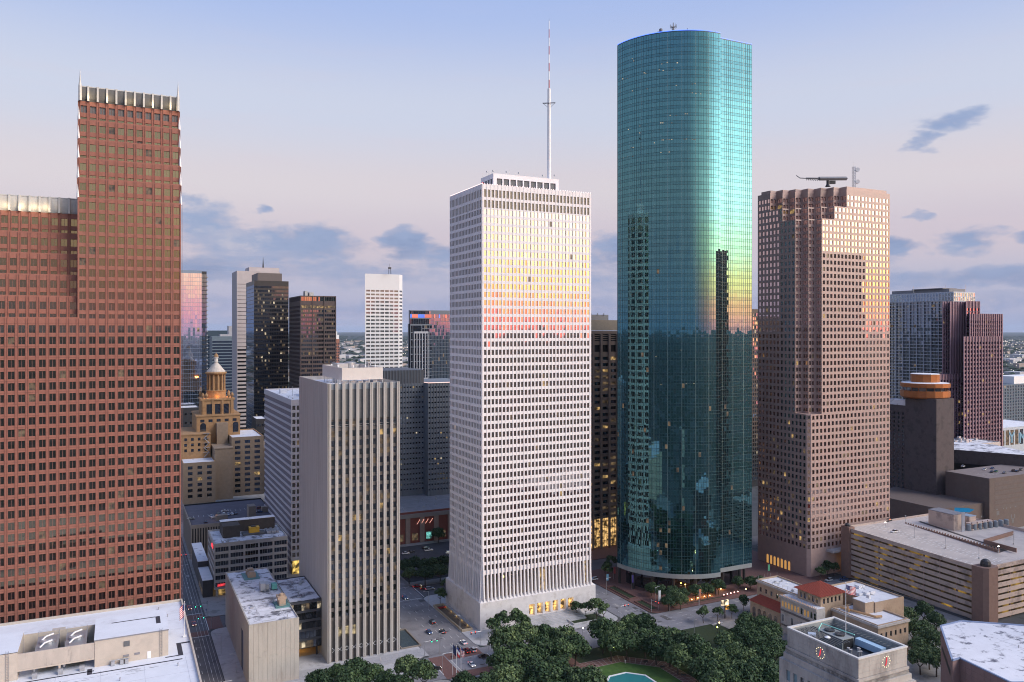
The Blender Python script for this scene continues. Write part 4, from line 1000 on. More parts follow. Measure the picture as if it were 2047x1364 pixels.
    for x in (12.4, -31):
        b = MB()
        for xx in (x, x + .7): b.tube((xx, 289.6, z), (xx, 289.6, h + 1), .05)
        for k in range(18): b.tube((x, 289.6, z + .5 + k * .5), (x + .7, 289.6, z + .5 + k * .5), .035)
        b.build('ladder', m_roofg, t)
    b = MB()
    for x in (-2, .6, 2): b.box(x, x + 1.0, 288.2, 289.4, z + .1, z + 1.5)
    b.tube((-2.5, 288.8, z + 1.6), (3.4, 288.8, z + 1.6), .1); b.build('air_unit', m_steel, t)
    for x in (-24, -17, -11): b = MB(); b.box(x, x + 1.4, 288.3, 289.5, z + .05, z + 1.7); b.build('air_unit', m_steel, t)
hall()

def six_floor_office():
    m = mat('pale precast concrete', (.42, .40, .38), .75, .08, .5, stain=(.35, .33, .31), stain_scale=.2)
    mb_ = mat('dark brown plant screen', (.07, .06, .055), .8, .2, .6)
    t = thing('precast_office_building', 'low office of six window rows with yellow unit on snowy white roof', 'office building', (45.7, 450, 0))
    x0, x1, y0, y1, z1 = 45.7, 83.7, 450, 482.6, 28.4
    b = MB(); w = []
    rows = [(5.2 + 3.75 * k, 5.2 + 3.75 * k + 2.35) for k in range(6)]
    s = (x1 - x0) / 5
    facade(b, w, (x0, y0), FRONT, x1 - x0, 4.0, z1, [(s * i + .55, s * (i + 1) - .45) for i in range(5)], rows, .45)
    facade(b, w, (x0, y1), LEFT, y1 - y0, 4.0, z1, [(1 + 4.4 * i, 1 + 4.4 * i + 3.7) for i in range(7)], rows, .3)
    plain(b, x0, x1, y0, y1, 4.0, z1, 'RB'); roof_slab(b, x0, x1, y0, y1, z1, .8, .4, 0, 1); b.build('wall', [m, m_roofd], t)
    b = MB(); plain(b, x0 + 2.5, x1, y0 + 2.5, y1, 0, 4.0, 'FLRB'); b.poly([(x0, y0, 4), (x0, y1, 4), (x1, y1, 4), (x1, y0, 4)]); b.build('shop_front', lit('ochre shop glow', (1, .62, .2), .35), t)
    c = MB(); c.lathe(x0 + 1.5, y0 + 1.0, [(.7, 0), (.7, 4)], 10); c.build('corner_column', m, t)
    def ch(c, d): return 2 if R.random() < .06 else (1 if d == LEFT else 0)
    panes(t, w, [g_black, g_dark, l_dim], [1], 300, .002, 4, mmat=m_steel, chooser=ch)
    z = z1 - .8
    def blk(nm, mm, *a): q = MB(); q.box(*a); return q.build(nm, mm, t)
    blk('plant_screen', mb_, 51.5, 81, 474.5, 479.5, z, z + 6.4); blk('screen_cap', m_roofw, 51.3, 81.2, 474.3, 479.7, z + 6.42, z + 6.6)
    blk('lift_house', mb_, 51.5, 60.5, 463.5, 473, z, z + 6.3)
    blk('yellow_roof_unit', paint('yellow unit paint', (.62, .36, .03), .5), 65.5, 71.0, 464.5, 468, z + 1.0, z + 4.0)
    blk('unit_base', m_louver, 62, 74, 463, 470, z + .2, z + .9); blk('unit_vent', m_dark, 66.6, 69.2, 465.5, 467, z + 4.02, z + 4.5)
    for i in range(5): blk('condenser', m_steel, 74.6 + i * 1.35, 75.7 + i * 1.35, 462, 470 - (i % 2) * 2, z + .3, z + 1.6)
    q = MB(); q.box(x0 - .35, x0 - .04, 455.5, 461.0, 24.6, 26.4); q.build('red_wall_sign', lit('red sign glow', (1, .03, .04), 1.6, rooms=False), t)
    q = MB(); q.box(x0 + 1.5, x0 + 6.2, y0 - .25, y0 - .03, 5.6, 6.9); q.build('red_door_sign', lit('red shop sign', (1, .06, .08), .9), t)
    # low neighbour along the street
    t2 = thing('low_shop_block', 'low dark shop row with pale blue roof between street and office', 'building', (39.5, 455, 0))
    wall_block('wall', mat('dark shop wall', (.06, .06, .065), .6, .2, .4), t2, 40.2, 45.2, 452, 520, 0, 9.0, 'FLRB'); q = MB(); q.box(39.9, 45.3, 478, 520, 9.0, 12.3, 0); q.box(39.8, 45.3, 477.8, 520.2, 12.3, 12.6, 1); q.build('upper_floor', [bpy.data.materials['dark shop wall'], m_roofw], t2)
    q = MB(); q.box(40.0, 45.3, 451.8, 477.7, 9.0, 9.3); q.build('roof', m_roofw, t2)
    for y in (455, 460, 465, 470): q = MB(); q.box(40.1, 40.25, y, y + 3, 1, 3.4); q.build('shop_window', l_dim, t2)
six_floor_office()

def ribbed_garage():
    m = mat('tan ribbed concrete', (.26, .225, .195), .85, .12, .6); d = mat('parking deck', (.10, .095, .115), .85, .2, .2)
    t = thing('ribbed_parking_garage', 'tan garage of narrow vertical fins with cars on dark roof deck', 'parking garage', (40.2, 530, 0))
    x0, x1, y0, y1, z1 = 40.2, 92, 530, 596, 21.0
    b = MB(); plain(b, x0 + .6, x1, y0 + .6, y1, 0, z1, 'FLRB', 1); b.poly([(x0, y0, z1 - .9), (x1, y0, z1 - .9), (x1, y1, z1 - .9), (x0, y1, z1 - .9)], 2); b.build('deck', [m, m_black, d], t)
    q = MB(); q.box(x0, x1, y0, y0 + .4, z1 - 2, z1 + .2); q.box(x0, x0 + .4, y0 + .4, y1, z1 - 2, z1 + .2); q.build('parapet', m, t)
    for i in range(34): q = MB(); q.box(x0 + i * 1.53, x0 + i * 1.53 + .75, y0 + .02, y0 + .62, 0, z1 - 2); q.build('fin', m, t)
    q = MB()
    for i in range(40): q.box(x0 + .02, x0 + .62, y0 + 1 + i * 1.6, y0 + 1.8 + i * 1.6, 0, z1 - 2)
    q.build('side_fin', m, t, kind='stuff')
    def blk(nm, *a): q = MB(); q.box(*a); return q.build(nm, m, t)
    blk('stair_house', 75.5, 80, 538, 546, z1 - .9, z1 + 6.8); blk('ramp_house', 56, 63, 540, 544, z1 - .9, z1 + 2.4); blk('ramp_house', 86, 91.5, 552, 556, z1 - .9, z1 + 2.6)
    lamp(t, (55.5, 543, z1 + 3), 120, (1, .5, .15), .3)
    q = MB()
    for i in range(9): q.box(44 + i * 3, 44.12 + i * 3, 556, 562, z1 - .88, z1 - .86); q.box(62 + i * 3, 62.12 + i * 3, 564, 570, z1 - .88, z1 - .86)
    q.build('bay_marking', m_mark, t, kind='stuff')
ribbed_garage()

def striped_office():
    m = mat('lavender grey stone', (.50, .48, .50), .75, .06, .5); md = mat('slate panel', (.17, .155, .185), .6, .15, .4)
    t = thing('striped_office_block', 'office block with lilac and slate stripes along its left side', 'office building', (89.8, 471.9, 0))
    x0, x1, y0, y1, z1 = 89.8, 126, 471.9, 567, 101.3
    b = MB(); w = []
    plain(b, x0 + .3, x1, y0, y1, 0, z1, 'RB'); plain(b, x0 + .3, x1, y0 + .4, y1, 0, z1, 'L', 2); roof_slab(b, x0, x1, y0, y1, z1, 1, .5, 0, 1)
    facade(b, w, (x0, y0), FRONT, x1 - x0, 8, z1, even(x1 - x0, 14, 1.75, .3, .3), [(10 + 4.06 * k, 10 + 4.06 * k + 2.6) for k in range(22)], .35)
    b.build('wall', [m, m_roofw, md], t)
    for k in range(24):
        z = 2 + 4.06 * k; q = MB(); q.box(x0, x0 + .6, y0 + .02, y1, z + 2.55, min(z + 4.0, z1)); q.build('stripe_band', m, t)
    q = MB(); q.box(x0 - .05, x0 + .6, y0 + .02, y1, z1 - 3.2, z1 - .02); q.build('top_band', m, t)
    q = MB(); q.box(x0 + 1, x1, y0 + .5, y0 + 1, 0, 8); q.build('lit_lobby', lit('gold lobby', (1, .66, .16), .9), t)
    q = MB(); q.box(104, 116, 500, 520, z1 - 1, z1 + 4); q.box(95, 99, 535, 540, z1 - 1, z1 + 1.5); q.build('roof_plant', m_roofw, t)
    q = MB(); q.tube((96, 500, z1), (96, 500, z1 + 6), .12); q.build('roof_pole', m_steel, t)
    panes(t, w, [g_bronze, l_dim, l_warm], [.88, .09, .03], 300, .003)
striped_office()

def domed_tower():
    """ornate stepped tower with a columned lantern"""
    m = mat('golden tan brick', (.36, .215, .105), .85, .14, .5, stain=(.29, .17, .085), stain_scale=.2); ml = mat('grey tan brick', (.27, .205, .145), .85, .14, .5); mw = mat('pale dome stone', (.60, .55, .50), .8, .1, .5)
    t = thing('domed_stepped_tower', 'ornate golden stepped tower topped by white columned lantern with ball finial', 'historic tower', (62, 632, 0))
    b = MB(); w = []
    U = lambda px, tt: at(px, tt)
    xA = on_y(366, 626)[0]; xB = on_y(431, 626)[0]; xC = on_y(527, 640)[0]
    zL = zat(898, 650)
    rw = lambda z0, z1, n, h: [(z1 - h - .6 - 4.15 * k, z1 - .6 - 4.15 * k) for k in range(int((z1 - z0) / 4.15) - 1, -1, -1)]
    # front left wing
    facade(b, w, (xA, 626), FRONT, xB - xA, 15, zL, even(xB - xA, 3, 3.2, 1.5, 1), rw(16, zL - 2, 13, 2.3), .3, 1); plain(b, xA, xB, 626, 650, 15, zL, 'LR', 1); roof_slab(b, xA, xB, 626, 650, zL, .6, .5, 0, 3)
    # main body (right) and the blank shaft in the middle
    zR = zat(858, 660); xm = on_y(463, 640)[0]
    facade(b, w, (xm, 640), FRONT, xC - xm, 15, zR, even(xC - xm, 3, 4.0, .8, 1.2), rw(16, zR - 2, 16, 2.3), .3, 1); plain(b, xm, xC, 640, 690, 15, zR, 'LR', 1); roof_slab(b, xm, xC, 640, 690, zR, .8, .5, 0, 3)
    plain(b, xB, xm, 632, 690, 15, zat(882, 640), 'FLRT', 1)
    # upper left shoulder
    zS = zat(850, 670); xS0 = xA; xS1 = on_y(421, 650)[0]
    facade(b, w, (xS0, 650), FRONT, xS1 - xS0, zL - 3, zS, even(xS1 - xS0, 4, 1.9, 1, 1), rw(zL + 1, zS - 1.5, 3, 2.2), .3); plain(b, xS0, xS1, 650, 700, zL - 3, zS, 'LRT')
    # central block with arched windows
    zC = zat(818, 680); xc0, xc1 = on_y(393, 662)[0], on_y(480, 662)[0]
    facade(b, w, (xc0, 662), FRONT, xc1 - xc0, zL - 5, zC, even(xc1 - xc0, 5, 3.0, 1.2, 1.2), [(zC - 4.5, zC - 2.3)], .3); plain(b, xc0, xc1, 662, 705, zL - 5, zC, 'LRT')
    # tower stage with three tall windows
    zT = zat(788, 690); xt0, xt1 = on_y(403, 668)[0], on_y(467, 668)[0]
    facade(b, w, (xt0, 668), FRONT, xt1 - xt0, zC - 1, zT, even(xt1 - xt0, 3, 4.2, 2.6, 2.6), [(zC + 1.0, zT - 3.0)], .6); plain(b, xt0, xt1, 668, 668 + (xt1 - xt0), zC - 1, zT, 'LRBT')
    b.build('wall', [m, ml, mw, m_roofw], t)
    cx = (xt0 + xt1) / 2; cy = 668 + (xt1 - xt0) / 2
    def blk(nm, mm, *a): q = MB(); q.box(*a); return q.build(nm, mm, t)
    blk('cornice', m, xt0 - .8, xt1 + .8, 667.3, cy * 2 - 667.3, zT, zT + 1.3); blk('cornice', m, xc0 - .6, xc1 + .6, 661.5, 704, zC, zC + 1.0); blk('cornice', m, xS0 - .4, xS1 + .3, 649.6, 699, zS, zS + .8)
    blk('cornice', ml, xB - .3, xm + .3, 631.7, 661, zat(882, 640) + .02, zat(882, 640) + .7)
    for i in range(4):
        x = xt0 + 1.3 + i * (xt1 - xt0 - 2.6) / 3; q = MB(); q.box(x - .75, x + .75, 667.4, 668.0, zC + .5, zT); q.build('pilaster', m, t)
    for px in (406, 471):
        x = on_y(px, 661.9)[0]; q = MB(); za = zC - 13; pts = [(x - 2.1, za), (x + 2.1, za), (x + 2.1, za + 6)] + [(x + 2.1 * cos(k * pi / 10), za + 6 + 2.1 * sin(k * pi / 10)) for k in range(1, 10)] + [(x - 2.1, za + 6)]
        q.poly([(xx, 661.92, zz) for xx, zz in pts]); q.build('arched_window', g_dark, t)
    # blank lift shaft
    xs0, xs1 = on_y(433.5, 655)[0], on_y(456, 655)[0]; blk('lift_shaft', ml, xs0, xs1, 655, 661.8, zat(882, 640), zat(832, 672))
    # parapet urns and the lantern
    z = zT + 1.3
    for (x, y) in ((xt0 + 1, 669), (xt1 - 1, 669), (xt0 + 1, cy * 2 - 669.0), (xt1 - 1, cy * 2 - 669.0), (xt0 + 3.6, 669), (xt1 - 3.6, 669)):
        q = MB(); q.lathe(x, y, [(.8, z), (.55, z + .8), (1.25, z + 2.2), (1.1, z + 3.2), (.5, z + 4.2), (.15, z + 4.8)], 10); q.build('urn', m, t)
    zl = zat(771, 690); zc0 = zl; zc1 = zat(742, 690)
    q = MB(); q.lathe(cx, cy, [(7.4, z), (7.4, zl - 1), (7.8, zl - .8), (7.8, zl)], 24); q.build('lantern_base', m, t)
    q = MB(); q.lathe(cx, cy, [(5.0, zl), (5.0, zc1)], 20); q.build('lantern_core', m, t)
    for k in range(12):
        a = 2 * pi * k / 12 + .13; q = MB(); q.lathe(cx + 6.5 * cos(a), cy + 6.5 * sin(a), [(.95, zc0), (.75, zc0 + .5), (.68, zc1 - .6), (.95, zc1)], 10); q.build('column', m, t)
    zz = zc1; q = MB(); q.lathe(cx, cy, [(7.4, zz), (8.2, zz + .9), (8.2, zz + 1.7), (7.2, zz + 2.0)], 24); q.build('entablature', m, t)
    prof = [(7.0, zz + 2.0)]; r = 7.0
    for k in range(7): prof += [(r, zz + 3.0 + k * 1.0), (r - .85, zz + 3.0 + k * 1.0)]; r -= .85
    prof += [(1.6, zz + 10), (1.3, zz + 13), (2.0, zz + 13.3), (2.0, zz + 13.9)]
    q = MB(); q.lathe(cx, cy, prof, 20); q.build('stepped_dome', mw, t)
    q = MB(); q.lathe(cx, cy, [(1.5, zz + 13.9), (1.7, zz + 14.8), (1.2, zz + 15.8), (.4, zz + 16.5), (.05, zz + 17.6)], 12); q.build('ball_finial', m, t)
    for (dx, dy) in ((-9.5, -9.5), (9.5, -9.5), (0, -10), (10, 3)): lamp(t, (cx + dx * .92, cy + dy * .92, z + 1.2), 500, (1, .38, .05), .4)
    # fire stair
    q = MB(); xf = on_y(408, 649)[0]; zz = zL
    for k in range(5):
        x2 = xf + (3.6 if k % 2 == 0 else -3.6); q.tube((xf, 649, zz), (x2, 649, zz + 3.6), .22, n=4); q.box(min(xf, x2) - .5, max(xf, x2) + .5, 648.6, 649.4, zz + 3.5, zz + 3.7); xf = x2; zz += 3.6
    q.build('fire_stair', m_steel, t)
    def ch(c, d): r = R.random(); return 1 if r < .05 else (2 if r < .09 else (3 if r < .35 else 0))
    panes(t, w, [g_dark, l_warm, l_dim, g_blue], [1], 300, .006, 1, mmat=m_dark, chooser=ch)
    # low wing to the right
    t2 = thing('brick_annex', 'dull brown brick annex with few lit windows right of domed tower', 'building', (103, 640, 0))
    b = MB(); w = []; xD = on_y(534, 650)[0]
    facade(b, w, (xC + .3, 648), FRONT, 16, 15, zat(888, 650), even(16, 3, 2.2, 1, 1), rw(16, zat(888, 650) - 2, 12, 2.2), .3); plain(b, xC + .3, xC + 16.3, 648, 690, 15, zat(888, 650), 'LRT'); b.build('wall', ml, t2)
    panes(t2, w, [g_dark, l_warm], [.85, .15], 300, .004)
domed_tower()
# ------------------------------------------------------------------ the far rank of towers
def tower_base(name, label, x0, x1, y0, y1, z1, cat='skyscraper'):
    return thing(name, label, cat, (x0, y0, 0))
def blue_glass():
    x0, x1, y0, y1, z1 = 53.6 - 30, 71.9, 820, 860, 198.5
    t = tower_base('mirror_glass_tower', 'mirror glass tower with finned right edge showing pale sky beside red tower', x0, x1, y0, y1, z1)
    g = glass('bright mirror glass', (.84, .86, .97), .72, body=(.02, .04, .07), vary=.1, wob=.02, wscale=.08)
    w = []; b = MB(); n = 24; wd = x1 - x0
    facade(b, w, (x0, y0), FRONT, wd, 10, z1, even(wd, n, wd / n - .14), [(12 + 4.0 * k, 12 + 4.0 * k + 3.75) for k in range(46)], .06)
    plain(b, x0, x1, y0, y1, 0, z1, 'LRBT'); b.build('wall', paint('pale glazing bar', (.20, .25, .32), .4), t)
    sb = MB(); sw = []; xs = 76.6
    facade(sb, sw, (x1 + .02, y0 + 3), FRONT, xs - x1 - .02, 10, z1 - .5, even(xs - x1 - .02, 3, 1.3), [(12 + 4.0 * k, 12 + 4.0 * k + 3.2) for k in range(46)], .1); plain(sb, x1 + .02, xs, y0 + 3, y1, 0, z1 - .5, 'RBT'); sb.build('side_wing', m_dark, t)
    fn = MB()
    for k in range(46): fn.box(xs, xs + 1.3, y0 + 2.6, y1, 12 + 4 * k, 12.9 + 4 * k)
    fn.build('fin', m_steel, t, kind='stuff')
    panes(t, w, [g, l_warm], [1, .004], 0, .0025); panes(t, sw, [g_blue], [1], 0, .004)
blue_glass()
def striped_far():
    x0, x1, y0, y1, z1 = 119.5, 166.9, 942, 985, 208
    t = tower_base('pinkish_striped_tower', 'pale pinkish grey striped tower behind dark glass tower, thin aerial on top', x0, x1, y0, y1, z1)
    m = mat('pinkish grey stone', (.42, .385, .385), .7, .06, .3); w = []; b = MB()
    facade(b, w, (x0, y0), FRONT, x1 - x0, 5, z1, [(.6, x1 - x0 - .6)], [(8 + 4.4 * k, 8 + 4.4 * k + (2.0 if k < 26 else .5)) for k in range(43)], .25)
    plain(b, x0, x1, y0, y1, 5, z1, 'LRBT'); q = .0
    plain(b, x0 + 14, x1, y0 + 6, y1 - 6, z1, z1 + 5, 'FLRBT'); b.build('wall', m, t)
    panes(t, w, [g_dark], [1], 0, .002)
    a = MB(); x, y = at(526, 905); a.lathe(x, y, [(.9, z1 + 4), (.5, z1 + 10), (.1, z1 + 16)], 6); a.build('aerial', m_dark, t)
striped_far()
def dark_glass():
    x0, x1, y0, y1, z1 = 121.9, 155.7, 831.6, 887, 191
    t = tower_base('dark_glass_tower', 'near black glass tower with stepped crown and scattered lit offices', x0, x1, y0, y1, z1)
    m = mat('bronze black frame', (.045, .04, .04), .4, .1, .5); mp = mat('brown crown metal', (.13, .11, .105), .55, .08, .4)
    w = []; b = MB()
    facade(b, w, (x0, y0), FRONT, x1 - x0, 5, z1, even(x1 - x0, 20, 1.55), [(8 + 3.9 * k, 8 + 3.9 * k + 2.3) for k in range(46)], .15)
    facade(b, w, (x0, y1), LEFT, y1 - y0, 5, z1, [(1, y1 - y0 - 1)], [(8 + 3.9 * k, 8 + 3.9 * k + 3.4) for k in range(46)], .1)
    plain(b, x0, x1, y0, y1, 5, z1, 'RBT'); b.build('wall', m, t)
    c = MB(); plain(c, x0 + 4, x1 - 6, y0 + 3.5, y1 - 12, z1, 199, 'FLRBT'); c.build('crown', mp, t)
    g = glass('navy glass', (.30, .40, .58), .30, body=(.006, .010, .018))
    def ch(c, d):
        if d == LEFT: return 0
        r = R.random(); rowr = math.sin(int(c[2] / 3.9) * 12.9898) * 43758.5453 % 1
        return 1 if r < .02 + .12 * (rowr > .75) else (2 if r < .10 + .12 * (rowr > .75) else 3)
    panes(t, w, [g, l_pale, l_dim, g_black], [1], 0, .003, chooser=ch)
dark_glass()
def brown_grid():
    x0, x1, y0, y1, z1 = 151.4, 183.9, 750, 806, 173.4
    t = tower_base('dark_brown_grid_tower', 'dark brown tower of three bays with glowing top floor windows', x0, x1, y0, y1, z1)
    m = mat('dark brown metal', (.085, .065, .062), .45, .12, .5); w = []; b = MB(); wd = x1 - x0
    rows = [(8 + 3.95 * k, 8 + 3.95 * k + 2.2) for k in range(41)]; rows = [r for r in rows if r[1] < 168] + [(168.6, 172.4)]
    cols = []
    for i in range(3): cols += [(a + i * wd / 3, b_ + i * wd / 3) for a, b_ in even(wd / 3, 6, 1.45, .5, .5)]
    facade(b, w, (x0, y0), FRONT, wd, 4, z1, cols, rows, .3); facade(b, w, (x0, y1), LEFT, y1 - y0, 4, z1, even(y1 - y0, 20, 2.0), rows, .3)
    plain(b, x0, x1, y0, y1, 4, z1, 'RBT'); b.build('wall', m, t)
    q = MB()
    for i in range(4): q.box(x0 + i * wd / 3 - .35, x0 + i * wd / 3 + .35, y0 - .5, y0 - .01, 4, z1)
    q.build('column', m, t)
    def ch(c, d):
        r = R.random()
        if d == LEFT: return 0
        if 160 < c[2] < 166: return 1 if r < .6 else 2
        if 167 < c[2]: return 3
        rowr = math.sin(int(c[2] / 3.95) * 78.233) * 43758.5453 % 1
        return 1 if r < .02 + .1 * (rowr > .7) else (2 if r < .16 else 0)
    panes(t, w, [g_dark, l_warm, l_dim, g_bronze], [1], 0, .003, chooser=ch)
    q = MB(); x, y = x0 + 5, y0 + 5; q.prism([(x, y), (x + 2.5, y), (x + 2.5, y + 8), (x, y + 8)], z1, z1 + 4.5); q.prism([(x + 4, y), (x + 8, y), (x + 8, y + 8), (x + 4, y + 8)], z1, z1 + 3.4); q.build('roof_plant', m_steel, t)
    bt = thing('slim_brick_tower', 'slim reddish brick tower with pale sloped cap far behind', 'tower', (*at(674, 1150), 0))
    xx, yy = at(673, 1150); b = MB(); w = []; wd = 5.5
    facade(b, w, (xx - 6, yy), FRONT, 10, 0, zat(678, 1150), even(10, 4, 1.3), [(60 + 4 * k, 62.2 + 4 * k) for k in range(16)], .2); plain(b, xx - 6, xx + 4, yy, yy + 10, 0, zat(678, 1150), 'LRBT'); b.build('wall', mat('red brown brick', (.30, .14, .10), .8), bt); panes(bt, w, [g_dark], [1], 0)
    zc = zat(678, 1150); q = MB(); q.prism([(xx - 5, yy + .5), (xx + 3.5, yy + .5), (xx + 3.5, yy + 9), (xx - 5, yy + 9)], zc, zc + 6); q.prism([(xx - 4, yy + 1), (xx + 1, yy + 1), (xx + 1, yy + 8), (xx - 4, yy + 8)], zc + 6, zc + 11); q.build('sloped_cap', m_white, bt)
brown_grid()
def white_far():
    x0, x1, y0, y1, z1 = 276.9, 323.0, 979, 1030, 212
    t = tower_base('bright_white_tower', 'bright white tower with short window slots and blank top, small mast', x0, x1, y0, y1, z1)
    m = mat('bright white panels', (.62, .63, .64), .6, .03, .3); w = []; b = MB(); wd = x1 - x0
    rows = [(14 + 4.62 * k, 14 + 4.62 * k + 2.2) for k in range(39)]; rows = [r for r in rows if r[1] < z1 - 13]
    facade(b, w, (x0, y0), FRONT, wd - 1.5, 5, z1, even(wd - 1.5, 7, 4.8, 1, 1), rows, .5)
    ch_ = 9.0; facade(b, w, (x0 + wd - 1.5, y0), (.7071, .7071), ch_, 5, z1, [(.8, ch_ - .8)], rows, .5)
    ex = x0 + wd - 1.5 + ch_ * .7071; ey = y0 + ch_ * .7071
    b.poly([(ex, ey, 5), (ex, y1, 5), (ex, y1, z1), (ex, ey, z1)]); xs = x0 + 17; b.poly([(xs, y1, 5), (x0, y0, 5), (x0, y0, z1), (xs, y1, z1)]); b.poly([(ex, y1, 5), (xs, y1, 5), (xs, y1, z1), (ex, y1, z1)]); b.poly([(x0, y0, z1), (x0 + wd - 1.5, y0, z1), (ex, ey, z1), (ex, y1, z1), (xs, y1, z1)])
    b.build('wall', m, t)
    panes(t, w, [g_black, l_dim], [.97, .03], 300, .003, 3, mmat=m_white)
    x, y = at(779, 1010); q = MB()
    for dx in (-1, 1):
        for dy in (-1, 1): q.tube((x + dx * 1.5, y + dy * 1.5, z1), (x + dx * .8, y + dy * .8, z1 + 8), .2, n=4)
    q.box(x - 1.6, x + 1.6, y - 1.6, y + 1.6, z1 + 6.5, z1 + 8.5); q.tube((x, y, z1 + 8), (x, y, z1 + 13), .15); q.build('roof_mast', m_dark, t)
white_far()
def led_tower():
    x0, x1, y0, y1, z1 = 294.6, 350, 858, 866, 163.9
    t = tower_base('blue_black_glass_tower', 'blue black glass tower with red and blue lights along its top', x0, x1, y0, y1, z1)
    m = paint('slate mullion', (.10, .13, .17), .4); g = glass('deep blue glass', (.30, .42, .58), .5, body=(.01, .014, .022)); w = []; b = MB(); z0 = zat(648, 900)
    facade(b, w, (x0, y0), FRONT, 14, 5, z0, [(.8, 3), (3.4, 13.4)], [(8 + 8.2 * k, 8 + 8.2 * k + 7.2) for k in range(17)], .2)
    xs = x0 + 14
    facade(b, w, (xs, y0), FRONT, 12, 5, z0, even(12, 4, 2.6), [(8 + 4.1 * k, 8 + 4.1 * k + 3.4) for k in range(34)], .1)
    xm = x0 + 26; facade(b, w, (xm, y0 + 4), FRONT, x1 - xm, 5, z1, even(x1 - xm, 16, 1.55), [(8 + 4.1 * k, 8 + 4.1 * k + 3.7) for k in range(37)], .1)
    facade(b, w, (x0 + 1, y0 + 4), FRONT, 25, z0 - 2, z1, even(25, 12, 1.9), [(z0 - 1.5, z0 + 6), (z0 + 11.5, z1 - 1)], .1)
    plain(b, x0, x1, y0 + 4, y1, 5, z0, 'LRB'); plain(b, x0 + 1, x1, y0 + 4, y1, z0, z1, 'LRBT'); b.poly([(x0, y0, z0), (xm, y0, z0), (xm, y0 + 4, z0), (x0, y0 + 4, z0)]); b.build('wall', m, t)
    gr = MB(); gx0, gx1 = x0 + 4.5, x0 + 21
    for i in range(6): x = gx0 + i * (gx1 - gx0) / 5; gr.box(x - .45, x + .45, y0 - .8, y0 - .02, 5, zat(664, 880))
    for k in range(9): z = 10 + 9.5 * k; gr.box(gx0, gx1, y0 - .7, y0 - .03, z, z + 1.3)
    gr.box(gx0 - .4, gx1 + .4, y0 - .85, y0 - .02, zat(667, 880), zat(663, 880)); gr.build('white_grid', mat('grey white frame', (.36, .38, .42), .6), t)
    cm = [lit('blue led', (.08, .22, 1), 1.4, rooms=False), lit('orange red led', (1, .20, .12), 1.4, rooms=False)]
    n = 22
    for i in range(n):
        blue = i < 2 or 8 <= i < 15; q = MB(); x = x0 + 1.6 + i * 1.15; q.box(x, x + .6, y0 + 3.6, y0 + 3.95, z0 + 7.2, z0 + 11.0); q.build('led_strip', cm[0 if blue else 1], t)
    for (dx, c) in ((30, 1), (36, 0), (44, 1)): q = MB(); q.box(x0 + dx, x0 + dx + 1.2, y0 + 3.6, y0 + 3.95, z0 + 7, z0 + 11); q.build('led_strip', cm[c], t)
    panes(t, w, [g, l_dim], [.98, .02], 0, .003)
led_tower()
